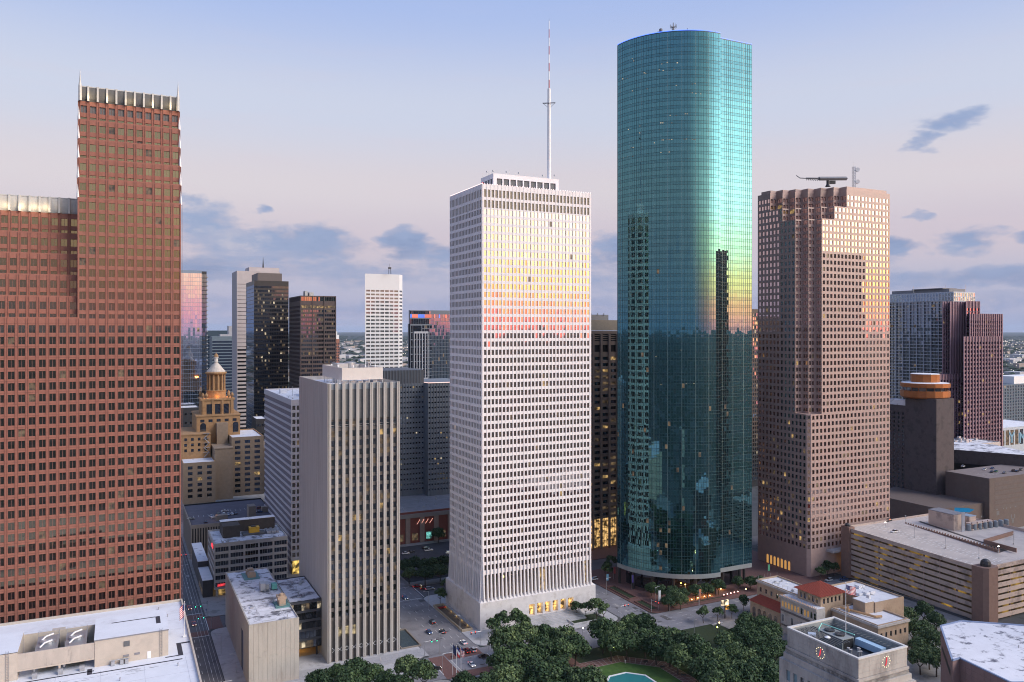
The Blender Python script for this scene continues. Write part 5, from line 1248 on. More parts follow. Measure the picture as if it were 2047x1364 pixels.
def grey_slab():
    x0, x1, y0, y1 = 161, 201.7, 556, 600; z1 = 102.6
    t = tower_base('grey_metal_office_slab', 'blue grey metal clad slab with tiny square windows and rosy light strip', x0, x1, y0, y1, z1)
    m = mat('blue grey cladding', (.165, .185, .205), .6, .08, .4); mc = mat('dark fluted cladding', (.10, .105, .115), .6, .1, .4); w = []; b = MB()
    rows = [(25 + 3.72 * k, 25 + 3.72 * k + 1.15) for k in range(21)]
    xl = x0 - 20
    facade(b, w, (xl, y0), FRONT, x1 - xl, 20, z1, even(x1 - xl, 26, 1.25), rows, .4); facade(b, w, (x1 + .01, y0 - 8), FRONT, 34, 20, 103, even(34, 15, 1.25), rows, .4)
    plain(b, xl, x1, y0, y1, 20, z1, 'LBT'); plain(b, x1 + .01, x1 + 34, y0 - 8, y1, 20, 103, 'LRBT'); b.build('wall', m, t)
    q = MB(); wx = x1 - xl
    for i in range(27): x = xl + i * wx / 26; q.box(x - .12, x + .12, y0 - .35, y0 - .01, 20, z1)
    for i in range(16): x = x1 + i * 34 / 15; q.box(x - .12, x + .12, y0 - 8.35, y0 - 8.01, 20, 103)
    q.build('cladding_rib', m, t, kind='stuff')
    c = MB(); plain(c, xl + .1, x1 - .1, y0 + .5, y1 - 2, z1, 112.4, 'FLRBT'); 
    for i in range(26): x = xl + .8 + i * wx / 26.5; c.box(x - .25, x + .25, y0 + .1, y0 + .49, z1, 112.4, 1)
    c.build('fluted_crown', [mc, m], t)
    q = MB(); q.box(x1 + .2, x1 + 34, y0 - 8.3, y0 - 8.0, 103.05, 103.5); q.box(x1 + .2, x1 + .5, y0 - 7.9, y1 - 10, 103.05, 103.4); q.build('rosy_light_strip', lit('rosy strip', (1, .66, .60), 1.6, rooms=False), t)
    panes(t, w, [g_black, l_warm, l_pale, g_dark], [.92, .015, .015, .05], 0, .003)
    # red brick podium
    t2 = thing('brick_podium', 'dark red brick podium with pale columns behind parking lot', 'building', (175, 505, 0))
    mb_ = mat('dark red brick', (.17, .06, .05), .85, .12, .6); mp = mat('striped stone pier', (.25, .20, .18), .8, .12, .7); b = MB()
    plain(b, 120, 262, 506, 556, 0, 21, 'FLRB'); b.poly([(120, 506, 21), (262, 506, 21), (262, 556, 21), (120, 556, 21)], 1); b.build('wall', [mb_, m_roofg], t2)
    for i in range(14): x = 122 + i * 10; q = MB(); q.box(x - 1.6, x + 1.6, 505.3, 505.98, 0, 17); q.build('pier', mp, t2)
    q = MB(); q.box(120, 262, 504.9, 505.9, 17.02, 19.6); q.build('cornice', mat('podium cornice', (.21, .20, .20), .8), t2)
    for i in range(13):
        x = 127 + i * 10; q = MB(); q.box(x - 2, x + 2, 505.8, 505.95, 2, 6.5); q.build('shop_window', l_dim if i % 3 else lit('teal shop', (.3, 1, .9), .5) if i == 6 else l_pale, t2)
    for i in range(4):
        x = 179 + i * 3.0; q = MB(); q.tube((x - .7, 505.6, 12.4), (x + .7, 504.4, 15.2), .14, n=5); q.lathe(x + .7, 504.4, [(.1, 15.1), (.3, 15.4), (.1, 15.7)], 6); q.build('wall_lamp', lit('reddish wall lamp', (1, .45, .35), 1.2, rooms=False), t2)
grey_slab()
def mid_brown():
    x0, x1, y0, y1 = 250, 318, 440, 490; z1 = 141
    t = tower_base('brown_concrete_office', 'brown concrete grid office with golden double height lobby between white and glass towers', x0, x1, y0, y1, z1)
    m = mat('brown grey concrete', (.23, .19, .165), .8, .12, .4); w = []; b = MB()
    n = 11; s = (x1 - x0) / n
    rows = [(21 + 4.05 * k, 21 + 4.05 * k + 2.0) for k in range(26)] + [(127.5, 132)] + [(134.4 + 1.35 * k, 135.2 + 1.35 * k) for k in range(4)]
    facade(b, w, (x0, y0), FRONT, x1 - x0, 19.5, z1, [(s * i + .55, s * (i + 1) - .55) for i in range(n)], rows, .9)
    plain(b, x0, x1, y0, y1, 19.5, z1, 'LRBT'); b.poly([(x0, y0, 19.5), (x0, y1, 19.5), (x1, y1, 19.5), (x1, y0, 19.5)]); b.build('wall', m, t)
    for i in range(n + 1): q = MB(); q.box(x0 + s * i - .6, x0 + s * i + .6, y0 - .9, y0 + .3, .13, z1 - 2); q.build('column', m, t)
    q = MB(); q.poly([(x0, y0 + 3, .2), (x1, y0 + 3, .2), (x1, y0 + 3, 19.4), (x0, y0 + 3, 19.4)]); q.build('lobby_glass', lit('golden lobby', (1, .60, .22), .85), t)
    q = MB()
    for i in range(n * 3): q.box(x0 + i * s / 3, x0 + i * s / 3 + .2, y0 + 2.8, y0 + 2.98, .2, 19.4)
    for k in range(4): q.box(x0, x1, y0 + 2.78, y0 + 2.97, 4 + k * 4.2, 4.25 + k * 4.2)
    q.build('lobby_bar', m_dark, t, kind='stuff')
    c = MB(); k = len(c.v); zt = 148.2
    P4 = [(x0, y0), (x1, y0), (x1, y1), (x0, y1)]; Q4 = [(x0 + 6, y0 + 7), (x1 - 6, y0 + 7), (x1 - 6, y1 - 7), (x0 + 6, y1 - 7)]
    for i in range(4): j = (i + 1) % 4; c.poly([(*P4[i], z1 + .3), (*P4[j], z1 + .3), (*Q4[j], zt), (*Q4[i], zt)])
    c.poly([(*q_, zt) for q_ in Q4]); c.build('sloped_roof', mat('bronze roof', (.21, .165, .10), .5, .12, .4), t)
    c = MB(); c.box(262, 293, y0 + 10, y1 - 12, zt + .02, zt + 3.6)
    for i in range(6): c.box(264 + i * 5, 264.5 + i * 5, y0 + 9.6, y0 + 9.98, zt + 3, zt + 4.6)
    c.build('roof_plant', m_steel, t)
    def ch(c, d):
        if c[2] > 127: return 3
        r = R.random(); rowr = math.sin(int((c[2] - 21) / 4.05) * 91.7) * 43758.5 % 1
        return 1 if r < .06 + .4 * (rowr > .8) else (2 if r < .3 else 0)
    panes(t, w, [g_black, l_warm, l_dim, m_black], [1], 0, .003, chooser=ch)
mid_brown()
def small_far_left():
    x0, x1, y0, y1 = 119.5 - 4, 165, 1167, 1200; z1 = zat(668, 1100)
    t = tower_base('teal_glass_office', 'distant teal glass office with stepped grey roof blocks', x0, x1, y0, y1, z1, 'office building')
    m = mat('teal grey frame', (.13, .17, .20), .6); w = []; b = MB(); zt = zat(672, 1160)
    facade(b, w, (x0, y0), FRONT, x1 - x0, 0, zt, [(.4, x1 - x0 - .4)], [(6 + 4.2 * k, 8.6 + 4.2 * k) for k in range(29)], .2); plain(b, x0, x1, y0, y1, 0, zt, 'LRBT'); b.build('wall', m, t); panes(t, w, [g_blue], [1], 0, .004)
    for (pa, pb, py) in ((440, 457, 668), (457, 475, 652)):
        xa, xb = on_y(pa, y0 + 4)[0], on_y(pb, y0 + 4)[0]; q = MB(); q.box(xa, xb, y0 + 4, y0 + 20, zt, zat(py, 1165)); q.build('roof_block', mat('pale roof block', (.36, .36, .38), .7) if 'pale roof block' not in bpy.data.materials else bpy.data.materials['pale roof block'], t)
    t2 = thing('navy_glass_slab', 'distant navy glass slab seen right of mirror tower', 'office building', (*at(420, 1260), 0)); xa, xb = on_y(415, 1300)[0], on_y(462, 1300)[0]
    b = MB(); w = []; facade(b, w, (xa, 1300), FRONT, xb - xa, 0, zat(661, 1270), [(.3, xb - xa - .3)], [(10 + 4.4 * k, 12.8 + 4.4 * k) for k in range(28)], .15); plain(b, xa, xb, 1300, 1330, 0, zat(661, 1270), 'LRBT'); b.build('wall', mat('navy frame', (.035, .06, .085), .5), t2); panes(t2, w, [g_blue], [1], 0)
    # small blocks in the gap beside the domed tower
    for (nm, lab, pa, pb, tt, py, mm) in (('white_block', 'small cream white block with two windows behind domed tower', 360, 404, 770, 792, m_white), ('dark_flat_block', 'dark flat roofed block left of domed tower', 355, 398, 730, 816, m_dark), ('dark_corner_block', 'small dark glass block behind striped office', 512, 534, 690, 838, m_dark)):
        xa, ya = at(pa, tt); xb = on_y(pb, ya)[0]; z = zat(py, tt); q_ = thing(nm, lab, 'building', (xa, ya, 0)); b = MB(); w = []
        facade(b, w, (xa, ya), FRONT, xb - xa, 0, z, even(xb - xa, 4, 1.8), floors(4, z - 2, 8, 1.8), .2); plain(b, xa, xb, ya, ya + 26, 0, z, 'LRB'); roof_slab(b, xa, xb, ya, ya + 26, z, .5, .4, 0, 1); b.build('wall', [mat('cream render', (.55, .53, .50), .8) if mm is m_white else mm, m_roofw], q_); panes(q_, w, [g_dark, l_dim], [.9, .1], 300)
small_far_left()

# ------------------------------------------------------------------ right hand background
def right_background():
    # tall slab with a white sun-shade grid
    x0, y0 = at(1907, 820); x1 = on_y(1950, y0)[0]; y1 = on_x(1740, x0)[0]; z1 = zat(603, 830); zt = zat(584, 830)
    t = thing('white_grid_hotel_slab', 'tall slab with white sunshade grid and glazed penthouse floors', 'hotel', (x0, y0, 0))
    mw_ = mat('pale blue white grid', (.46, .49, .54), .6, .05, .4); b = MB(); w = []; L_ = y1 - y0
    nb = 12; rows = [(20 + 3.55 * k, 20 + 3.55 * k + 2.9) for k in range(43)]
    facade(b, w, (x0, y1), LEFT, L_, 15, z1, even(L_, nb * 2, L_ / nb / 2 - .35), rows, .5); plain(b, x0, x1, y0, y1, 15, z1, 'FRBT'); b.build('wall', mat('grey slab wall', (.22, .23, .25), .7), t)
    q = MB()
    for k in range(44): q.box(x0 - 1.2, x0 - .02, y0, y1, 19.3 + 3.55 * k, 19.75 + 3.55 * k)
    q.build('sunshade', mw_, t, kind='stuff')
    for i in range(nb + 1): q = MB(); y = y0 + i * L_ / nb; q.box(x0 - 1.0, x0 - .02, max(y - .3, y0), y + .3, 15, z1); q.build('grid_post', mw_, t)
    p = MB(); pw = []
    facade(p, pw, (x0 - .5, y1), LEFT, L_, z1, zt, even(L_, 30, 2.0), [(z1 + .6, z1 + 4.6), (z1 + 5.2, zt - 1.2)], .15); facade(p, pw, (x0 - .5, y0 - .0), FRONT, x1 - x0, z1, zt, even(x1 - x0, 10, 1.9), [(z1 + .6, z1 + 4.6), (z1 + 5.2, zt - 1.2)], .15); plain(p, x0 - .5, x1 - .5, y0, y1, z1, zt, 'RBT'); po = p.build('penthouse', mw_, t)
    panes(t, w, [g_dark, l_dim], [.985, .015], 0, .004)
    def ch(c, d): return 1 if (d == FRONT and R.random() < .7) else 0
    panes(t, pw, [g_blue, lit('cream penthouse glow', (1, .85, .6), .6)], [1], 0, .003, chooser=ch)
    q = MB(); q.box(x0 + 4, x1 - 5, y0 + 8, y1 - 25, zt, zt + 3.5); q.box(x0 + 2, x1 - 9, y0 + 14, y0 + 50, zt + 3.6, zt + 4.4); q.build('roof_plant', mat('dull metal plant', (.17, .17, .18), .6), t)
    q = MB()
    for (px, h) in ((1890, 8), (1921, 9), (1930, 9), (1826, 7)): x, y = at(px, 850); q.tube((x, y, zt), (x, y, zt + h), .12)
    q.build('aerial', m_steel, t, kind='stuff')
    # purple brown tower of several shafts
    t = thing('purple_granite_tower', 'purple brown stepped tower with vertical fins and scattered yellow lit windows', 'skyscraper', (712, 497, 0))
    m = mat('purple brown granite', (.16, .095, .115), .6, .08, .4); mf = mat('mauve fin', (.32, .21, .24), .6, .06, .4); gp = glass('plum glass', (.5, .40, .55), .25, body=(.015, .010, .018))
    b = MB(); w = []; fin = MB()
    def shaft(pa, pb, tt, ptop, pbl=None, n=None, blank=0):
        xa, ya = at(pa, tt); xb = on_y(pb, ya)[0]; z = zat(ptop, tt); wd = xb - xa; n = n or max(2, round(wd / 3.2)); zb = 10
        rows = [(12 + 4.0 * k, 12 + 4.0 * k + 2.4) for k in range(60) if 12 + 4.0 * k + 2.4 < z - 3]
        if blank: plain(b, xa, xb, ya, ya + 20, zb, z, 'F')
        else: facade(b, w, (xa, ya), FRONT, wd, zb, z, even(wd, n, wd / n - 1.0), rows, .3)
        dp = min(14, .8 * wd * ya / xa); sk = dp * xa / ya
        A_, B_, C_, D_ = (xa, ya), (xb, ya), (xb + sk, ya + dp), (xa + sk, ya + dp)
        for p_, q_ in ((B_, C_), (C_, D_), (D_, A_)): b.poly([(*p_, zb), (*q_, zb), (*q_, z), (*p_, z)])
        b.poly([(*p_, z) for p_ in (A_, B_, C_, D_)])
        for i in range(n + 1): x = xa + i * wd / n; fin.box(x - .45, x + .45, ya - .7, ya - .01, zb, z)
    shaft(1884, 1899, 768, 603, n=3); shaft(1899, 1931, 764, 603, n=6, blank=1); shaft(1931, 1957.5, 766, 602, n=4)
    shaft(1938, 2003, 757, 627); shaft(1926, 2002.5, 750, 673, n=13); shaft(1878, 1926, 752, 749, n=8)
    b.build('wall', m, t); fin.build('fin', mf, t, kind='stuff')
    def ch(c, d):
        r = R.random(); rowr = math.sin(int((c[2] - 12) / 4.0) * 45.1) * 43758.5 % 1
        return 1 if r < .012 + .12 * (rowr > .85) else 0
    panes(t, w, [gp, l_warm], [1], 0, .003, chooser=ch)
    # hotel of dark brown brick with the copper drum restaurant
    t = thing('dark_brick_hotel', 'dark brown hotel slab topped by round copper revolving restaurant', 'hotel', (542.3, 401.8, 0))
    m = mat('dark brown brick', (.085, .07, .072), .85, .12, .5, stain=(.06, .05, .052), stain_scale=.2); cop = mat('copper panels', (.34, .125, .04), .45, .12, .5, metallic=.3)
    x0, y0, z1, z2 = 542.3, 401.8, 83.5, 91.0; b = MB(); w = []; y1 = 434
    rows = [(16 + 3.35 * k, 16 + 3.35 * k + 1.9) for k in range(19)]
    facade(b, w, (x0, y1), LEFT, y1 - y0, 0, z1, even(y1 - y0, 8, 1.7, .5, 1.5), rows, .4)
    plain(b, x0, x0 + 13, y0, y1, 0, z1, 'FRB'); roof_slab(b, x0, x0 + 13, y0, y1, z1, .6, .5, 0, 1); b.build('wall', [m, m_roofw], t)
    q = MB(); xx0, yy0 = at(1872, 590); xx1 = on_y(1907, yy0)[0]; plain(q, xx0, xx1, yy0, yy0 + 26, 0, 90.5, 'FLRBT'); q.build('corner_shaft', m, t)
    panes(t, w, [g_black, l_dim], [.97, .03], 300, .003)
    q = MB(); xa, ya = at(1777, 640); xb, yb2 = at(1833, 610); q.box(x0 + 1, x0 + 9, y0 + 12, y1 - 1, z1, z1 + 4.0); q.build('roof_plant', m_roofw, t)
    cx, cy = at(1849, 612); rt = thing('revolving_restaurant', 'copper drum restaurant with wide glazed ring on hotel roof', 'restaurant', (cx, cy, z1 - 1))
    RZ = lambda py: zat(py, 612)
    q = MB(); q.lathe(cx, cy, [(9.5, z1 - 1), (9.5, RZ(786))], 12); q.build('stem', m, rt)
    q = MB(); q.poly([(cx - 3.0, cy - 10, z1), (cx + 5.5, cy - 10, z1), (cx + 5.5, cy - 10, RZ(792)), (cx - 3.0, cy - 10, RZ(792))]); q.build('stem_window', g_dark, rt)
    q = MB(); q.lathe(cx, cy, [(16.0, RZ(795)), (17.3, RZ(792)), (17.3, RZ(780.5)), (16.9, RZ(780))], 18); q.build('lower_ring', cop, rt)
    q = MB(); q.lathe(cx, cy, [(15.0, RZ(780.5)), (15.0, RZ(773))], 18); q.build('window_ring', g_black, rt)
    q = MB()
    for k in range(18): a = 2 * pi * k / 18; q.tube((cx + 15.4 * cos(a), cy + 15.4 * sin(a), RZ(780.5)), (cx + 15.4 * cos(a), cy + 15.4 * sin(a), RZ(773)), .2, n=4)
    q.build('window_post', cop, rt, kind='stuff')
    q = MB(); q.lathe(cx, cy, [(16.9, RZ(773.5)), (17.3, RZ(773)), (17.3, RZ(765.5)), (16.8, RZ(765))], 18); q.build('upper_ring', cop, rt)
    q = MB(); q.lathe(cx, cy, [(16.8, RZ(765)), (10, RZ(763.5))], 18); q.build('ring_roof', m_roofw, rt)
    q = MB(); q.lathe(cx, cy, [(10.0, RZ(764.5)), (10.0, RZ(748))], 12); q.build('drum', cop, rt)
    q = MB(); q.lathe(cx, cy, [(10.2, RZ(748)), (10.2, RZ(747)), (9, RZ(747))], 12); q.build('drum_roof', m_roofw, rt)
    # brick convention block, its roof parking and the low fortress beyond
    t = thing('brown_brick_fortress', 'massive brown brick block with parked cars on roof and louvered side', 'building', (547, 355, 0))
    x0, y0 = at(1978, 560); z = zat(957, 560); x1 = 700; y1 = on_x(1890, x0)[0]; b = MB()
    m2 = mat('brown brick', (.12, .095, .085), .85, .12, .5, stain=(.12, .09, .08), stain_scale=.2)
    plain(b, x0, x1, y0, y1, 0, z, 'FLRB'); b.poly([(x0, y0, z - .02), (x1, y0, z - .02), (x1, y1, z - .02), (x0, y1, z - .02)], 1); b.build('wall', [m2, mat('brown roof deck', (.19, .16, .155), .85, .15, .3)], t)
    for k in range(6): q = MB(); q.box(x0 + 6, x0 + 60, y0 - .12, y0 - .01, z - 5.5 - k * 3.3, z - 3.3 - k * 3.3); q.build('louver_band', mat('louver brown', (.11, .09, .085), .7) if k == 0 else bpy.data.materials['louver brown'], t)
    q = MB()
    for (px, py, w_, h_) in ((1993, 1018, 2, 1.4), (2006, 1016, 1.2, 1.6), (2012, 1015.5, 1.2, 1.6), (2020, 1014, 1.6, 1.6), (2030, 1012, 2, 1.6), (1995, 1026, 3, 3), (2022, 1033, 1.4, 3), (2028, 1032, 1.4, 3), (2025, 1041, 2, 3.4), (1962, 1033, 1, 1.2)):
        x, tt = on_y(px, y0 - .06); zz = zat(py, tt); q.poly([(x - w_ / 2, y0 - .06, zz - h_ / 2), (x + w_ / 2, y0 - .06, zz - h_ / 2), (x + w_ / 2, y0 - .06, zz + h_ / 2), (x - w_ / 2, y0 - .06, zz + h_ / 2)])
    q.build('wall_vent', m_louver, t, kind='stuff')
    q = MB()
    for k in range(9): q.box(x0 + 8 + k * 3.2, x0 + 8.15 + k * 3.2, y0 + 8, y0 + 16, z, z + .02)
    q.build('bay_marking', m_mark, t, kind='stuff')
    xL = x0 - 46; b = MB(); plain(b, xL, x0 - .02, y0 + 4, y0 + 70, 0, 20, 'FLT'); b.build('terrace_wall', m2, t)
    px0, py0 = G(1908, 1015, 21); b = MB(); b.poly([(*G(1908, 1022, 20.6), 20.3), (*G(1938, 1024, 20.6), 20.3), (*G(1948, 1018, 20.6), 20.3), (*G(1935, 1015, 20.6), 20.3), (*G(1908, 1014, 20.6), 20.3)]); structure('swimming_pool', b, m_bluepool)
    t2 = thing('low_dark_brick_block', 'long low dark brick block with white roof behind parking roof', 'building', (*at(1907, 640), 0))
    xx0, yy0 = at(1907 - 30, 690); b = MB(); 
    pa, pb = at(1895, 640), at(2100, 600)
    nxx, nyy = 26, 60
    z = zat(898, 640); b.prism([pa, pb, (pb[0] + nxx, pb[1] + nyy), (pa[0] + nxx, pa[1] + nyy)], zat(928, 640) + 1.5, z, 0, 1); b.prism([(pa[0] + 3, pa[1] + 5), (pb[0] + 3, pb[1] + 5), (pb[0] + nxx, pb[1] + nyy), (pa[0] + nxx, pa[1] + nyy)], 0, zat(928, 640) + 1.4, 2); b.build('wall', [m, m_roofd, m_black], t2)
    for k in range(5): lamp(t2, (pa[0] + 8 + k * 16, pa[1] + 2 - k * 7, zat(928, 640)), 160, (1, .62, .2), .3)
    t3 = thing('cream_roof_block', 'low cream block with cluttered white roof in front of purple tower', 'building', (*at(1920, 700), 0)); xa, ya = at(1900, 700); xb = on_y(2000, ya)[0]; z = zat(893, 700)
    b = MB(); plain(b, xa, xb, ya, ya + 40, 0, z, 'FLRB'); roof_slab(b, xa, xb, ya, ya + 40, z, .6, .4, 0, 1); b.build('wall', [mat('cream block wall', (.50, .44, .40), .8), m_roofd], t3)
    q = MB()
    for k in range(14): x, y = xa + R.uniform(6, xb - xa - 6), ya + R.uniform(6, 30); h = R.uniform(.8, 3); q.box(x, x + R.uniform(1, 3), y, y + 2, z - .6, z + h)
    q.build('roof_unit', m_steel, t3, kind='stuff')
    # glass block on the far right, and the low block with big letters
    t4 = thing('blue_glass_midrise', 'blue glass midrise with white roof house at far right', 'office building', (*at(2000, 1000), 0)); xa, ya = at(1996, 1000); xb = on_y(2100, ya)[0]; z = zat(770, 1000); b = MB(); w = []
    facade(b, w, (xa, ya), FRONT, xb - xa, zat(852, 1000), z, even(xb - xa, 20, 2.6), floors(zat(852, 1000) + 1, z - 1, 13, 2.6), .15); plain(b, xa, xb, ya, ya + 40, 0, z, 'LRBT'); plain(b, xa, xb, ya + .5, ya + 1, 0, zat(852, 1000), 'F'); b.build('wall', mat('blue frame', (.09, .13, .17), .5), t4)
    panes(t4, w, [g_blue, l_pale], [.98, .02], 0, .003); q = MB(); xh = on_y(2027, ya + 5)[0]; q.box(xh, xb, ya + 5, ya + 30, z, zat(755, 1000)); q.build('roof_house', m_white, t4)
    q = MB(); q.box(xa - 2, xb, ya - .6, ya - .1, zat(866, 1000), zat(850, 1000)); q.build('pale_base', m_white, t4)
    t5 = thing('lettered_low_block', 'low pale block with large blue Y and M letters on glass wall', 'building', (*at(2000, 860), 0)); xa, ya = at(1990, 860); xb = on_y(2100, ya)[0]; z = zat(857, 860); b = MB(); w = []
    facade(b, w, (xa, ya), FRONT, xb - xa, 0, z, even(xb - xa, 12, 6), [(zat(893, 860), z - 3)], .3); plain(b, xa, xb, ya, ya + 50, 0, z, 'LRB'); roof_slab(b, xa, xb, ya, ya + 50, z, .5, .4, 0, 1); b.build('wall', [mat('pale steel cladding', (.42, .46, .50), .6), m_roofw], t5); panes(t5, w, [g_dark, l_dim], [.5, .5], 300, .003)
    for (ch_, px) in (('Y', 2024), ('M', 2044)):
        fc = bpy.data.curves.new('letter', 'FONT'); fc.body = ch_; fc.size = 17; fc.extrude = .2; fo = bpy.data.objects.new('wall_letter', fc)
        me = bpy.data.meshes.new_from_object(fo); me.materials.append(lit('pale blue letter', (.30, .62, .85), .5, rooms=False) if ch_ == 'Y' else bpy.data.materials['pale blue letter']); x, tt = on_y(px - 7, ya - .4)
        link_mesh('wall_letter', me, t5, (x - WPOS[t5.name][0], ya - .5 - WPOS[t5.name][1], zat(886, tt)), (pi / 2, 0, 0))
    # dark sliver between the glass tower and the brown tower
    t6 = thing('dark_glass_backdrop_block', 'dark glittering glass office in narrow gap right of rounded glass tower', 'office building', (*at(1500, 720), 0)); xa, ya = at(1490, 720); xb = on_y(1540, ya)[0]; z = zat(618, 720); b = MB(); w = []
    facade(b, w, (xa, ya), FRONT, xb - xa, 0, z, even(xb - xa, 14, 1.3), [(6 + 3.8 * k, 8.6 + 3.8 * k) for k in range(40)], .2); plain(b, xa, xb, ya, ya + 30, 0, z, 'LRBT'); b.build('wall', m_dark, t6); panes(t6, w, [g_blue, l_pale, g_black], [.5, .03, .47], 0, .02)
right_background()
# ------------------------------------------------------------------ right foreground: parking garage, library, city hall, pavilion
def blk(root, nm, mm, *a):
    q = MB(); q.box(*a); return q.build(nm, mm, root)
def big_garage():
    m = mat('pinkish garage concrete', (.52, .42, .36), .8, .08, .3, stain=(.33, .265, .24), stain_scale=.12); mp = mat('brown pier panels', (.24, .155, .125), .8, .12, .5)
    md = mat('pale garage deck', (.54, .485, .44), .85, .12, .15, stain=(.44, .40, .37), stain_scale=.1)
    t = thing('parking_garage', 'broad pinkish parking garage of horizontal bands with striped roof deck', 'parking garage', (376, 246, 0))
    x0, y0, x1, y1, zt = 376.0, 246.0, 466.0, 330.0, 27.2
    sl = lambda y: (y - 288) / 42 * 1.1
    def band(nm, pts, za, zb, mm, th, n):
        (ax, ay), (bx, by) = pts; q = MB(); nx, ny = n; v = []
        for (x, y) in ((ax, ay), (bx, by)):
            s = sl(y) if nx else 0
            v.append([(x, y, za + s), (x - nx * th, y - ny * th, za + s), (x - nx * th, y - ny * th, zb + s), (x, y, zb + s)])
        A, B = v; q.poly([A[0], B[0], B[3], A[3]]); q.poly([A[3], B[3], B[2], A[2]]); q.poly([A[1], A[2], B[2], B[1]]); q.poly([A[0], A[1], B[1], B[0]]); q.poly([A[0], A[3], A[2], A[1]]); q.poly([B[0], B[1], B[2], B[3]]); q.build(nm, mm, t)
    for k in range(9):
        zb = zt - 3.05 * k; za = zb - 2.05
        if za < .4: za = 0
        ns = 8
        for i in range(ns):
            ya, yb = 252 + (325 - 252) * i / ns + .03, 252 + (325 - 252) * (i + 1) / ns - .03
            band('spandrel_band', ((x0, yb), (x0, ya)), za, zb, m, .3, (-1, 0))
        for i in range(7):
            xa, xb = 384.5 + 11.6 * i + .03, 384.5 + 11.6 * (i + 1) - .03
            band('spandrel_band', ((xa, y0), (xb, y0)), za, zb, m, .3, (0, -1))
    q = MB()
    for i in range(1, 8):
        y = 252 + (325 - 252) * i / 8; q.box(x0 + .32, x0 + 1.0, y - .3, y + .3, 0, zt - 1)
    for i in range(1, 7): x = 384.5 + 11.6 * i; q.box(x - .3, x + .3, y0 + .32, y0 + 1.0, 0, zt - 1.4)
    q.build('inner_column', mp, t, kind='stuff')
    q = MB(); glow = lit('garage lamps glow', (1, .58, .10), .26)
    gn = glow.node_tree
    for nd in gn.nodes:
        if nd.type == 'TEX_NOISE': nd.inputs['Scale'].default_value = .11
        if nd.type == 'MAP_RANGE': nd.inputs[1].default_value = .50
    q.poly([(x0 + 2.2, 325, 0), (x0 + 2.2, 252, 0), (x0 + 2.2, 252, zt - 1.4), (x0 + 2.2, 325, zt - .4)]); q.poly([(384.5, y0 + 2.2, 0), (x1, y0 + 2.2, 0), (x1, y0 + 2.2, zt - 1.6), (384.5, y0 + 2.2, zt - 1.6)]); q.build('lit_interior', glow, t)
    q = MB()
    q.poly([(x0 + .3, y0 + .3, zt - 1.0 + sl(y0)), (x1, y0 + .3, zt - 1.0 + sl(y0)), (x1, y1, zt - 1.0 + sl(y1)), (x0 + .3, y1, zt - 1.0 + sl(y1))]); q.build('roof_deck', md, t)
    dz = lambda y: zt - 1.0 + sl(y)
    q = MB(); q.box(x0, x1, y1 - .3, y1, 0, zt + 1.2); q.box(x1 - .3, x1, y0, y1 - .3, 0, zt + .6); q.build('far_wall', m, t)
    # corner piers
    q = MB(); q.prism([(374.2, 246), (376, 244.2), (383, 244.2), (384.4, 245.8), (384.4, 251.8), (374.2, 251.8)], 0, 26.9); q.build('corner_pier', mp, t)
    q = MB(); q.lathe(379.2, 248, [(2.4, 26.9), (2.4, 28), (2.0, 29.4), (1.0, 30.2), (.1, 30.4)], 12); q.build('stair_dome', m_dark, t)
    blk(t, 'end_pier', mp, 374.6, 379, 325.1, 331, 0, 28.9); q = MB(); q.lathe(376.6, 328, [(1.6, 28.9), (1.6, 29.8), (.9, 30.6), (.1, 30.8)], 10); q.build('stair_dome', m_dark, t)
    # deck: markings, ramp barrier, stair house, pipe
    q = MB()
    for k in range(27):
        y = 253 + k * 2.75
        for (xa, xb) in ((378.2, 382.6), (391, 396.4), (396.6, 402)):
            sh = 1.1; q.poly([(xa, y, dz(y) + .02), (xb, y + sh, dz(y + sh) + .02), (xb, y + sh + .22, dz(y + sh) + .02), (xa, y + .22, dz(y) + .02)])
    for k in range(20): x = 386 + k * 2.75; q.poly([(x, 321, dz(321) + .02), (x + .14, 321, dz(321) + .02), (x + .14, 328, dz(328) + .02), (x, 328, dz(328) + .02)]); q.poly([(x, 248, dz(248) + .02), (x + .14, 248, dz(248) + .02), (x + .14, 253, dz(253) + .02), (x, 253, dz(253) + .02)])
    q.build('bay_marking', paint('white bay paint', (.80, .80, .78), .7), t, kind='stuff')
    pA, pB = G(1811, 1050, 26.2), G(1997, 1107, 25.2)
    d = Vector((pB[0] - pA[0], pB[1] - pA[1])); L_ = d.length; d /= L_; q = MB(); q.obox(((pA[0] + pB[0]) / 2, (pA[1] + pB[1]) / 2), (d.x, d.y), L_ / 2, .2, 25.6, 27.2)
    for i in range(34): f = i / 33; q.obox((pA[0] + (pB[0] - pA[0]) * f, pA[1] + (pB[1] - pA[1]) * f), (d.x, d.y), .25, .3, 25.6, 27.9)
    q.build('ramp_barrier', mp, t)
    q = MB(); q.poly([(pA[0] + .4, pA[1], 25.0 + .7 + sl(pA[1]) + .1), (pB[0] + .4, pB[1], 26.3 + sl(pB[1])), (pB[0] + 9, pB[1] + 1, 26.3 + sl(pB[1])), (pA[0] + 13, pA[1], 26.3 + sl(pA[1]))]); q.build('ramp_void', mat('dark ramp', (.08, .07, .065), .9), t)
    blk(t, 'stair_house', m, 430, 439.5, 300, 316, 26, 35.4); blk(t, 'stair_roof', m_roofg, 429.9, 439.6, 299.9, 316.1, 35.42, 35.8)
    blk(t, 'lift_house', m, 444, 450, 300, 306, 26, 33); blk(t, 'lift_roof', mat('pale blue roof', (.30, .38, .45), .6), 443.9, 450.1, 299.9, 306.1, 33.02, 33.3)
    for zz in (26.6, 29.8): blk(t, 'gallery', m, 440, 460, 296, 299.7, zz, zz + .5)
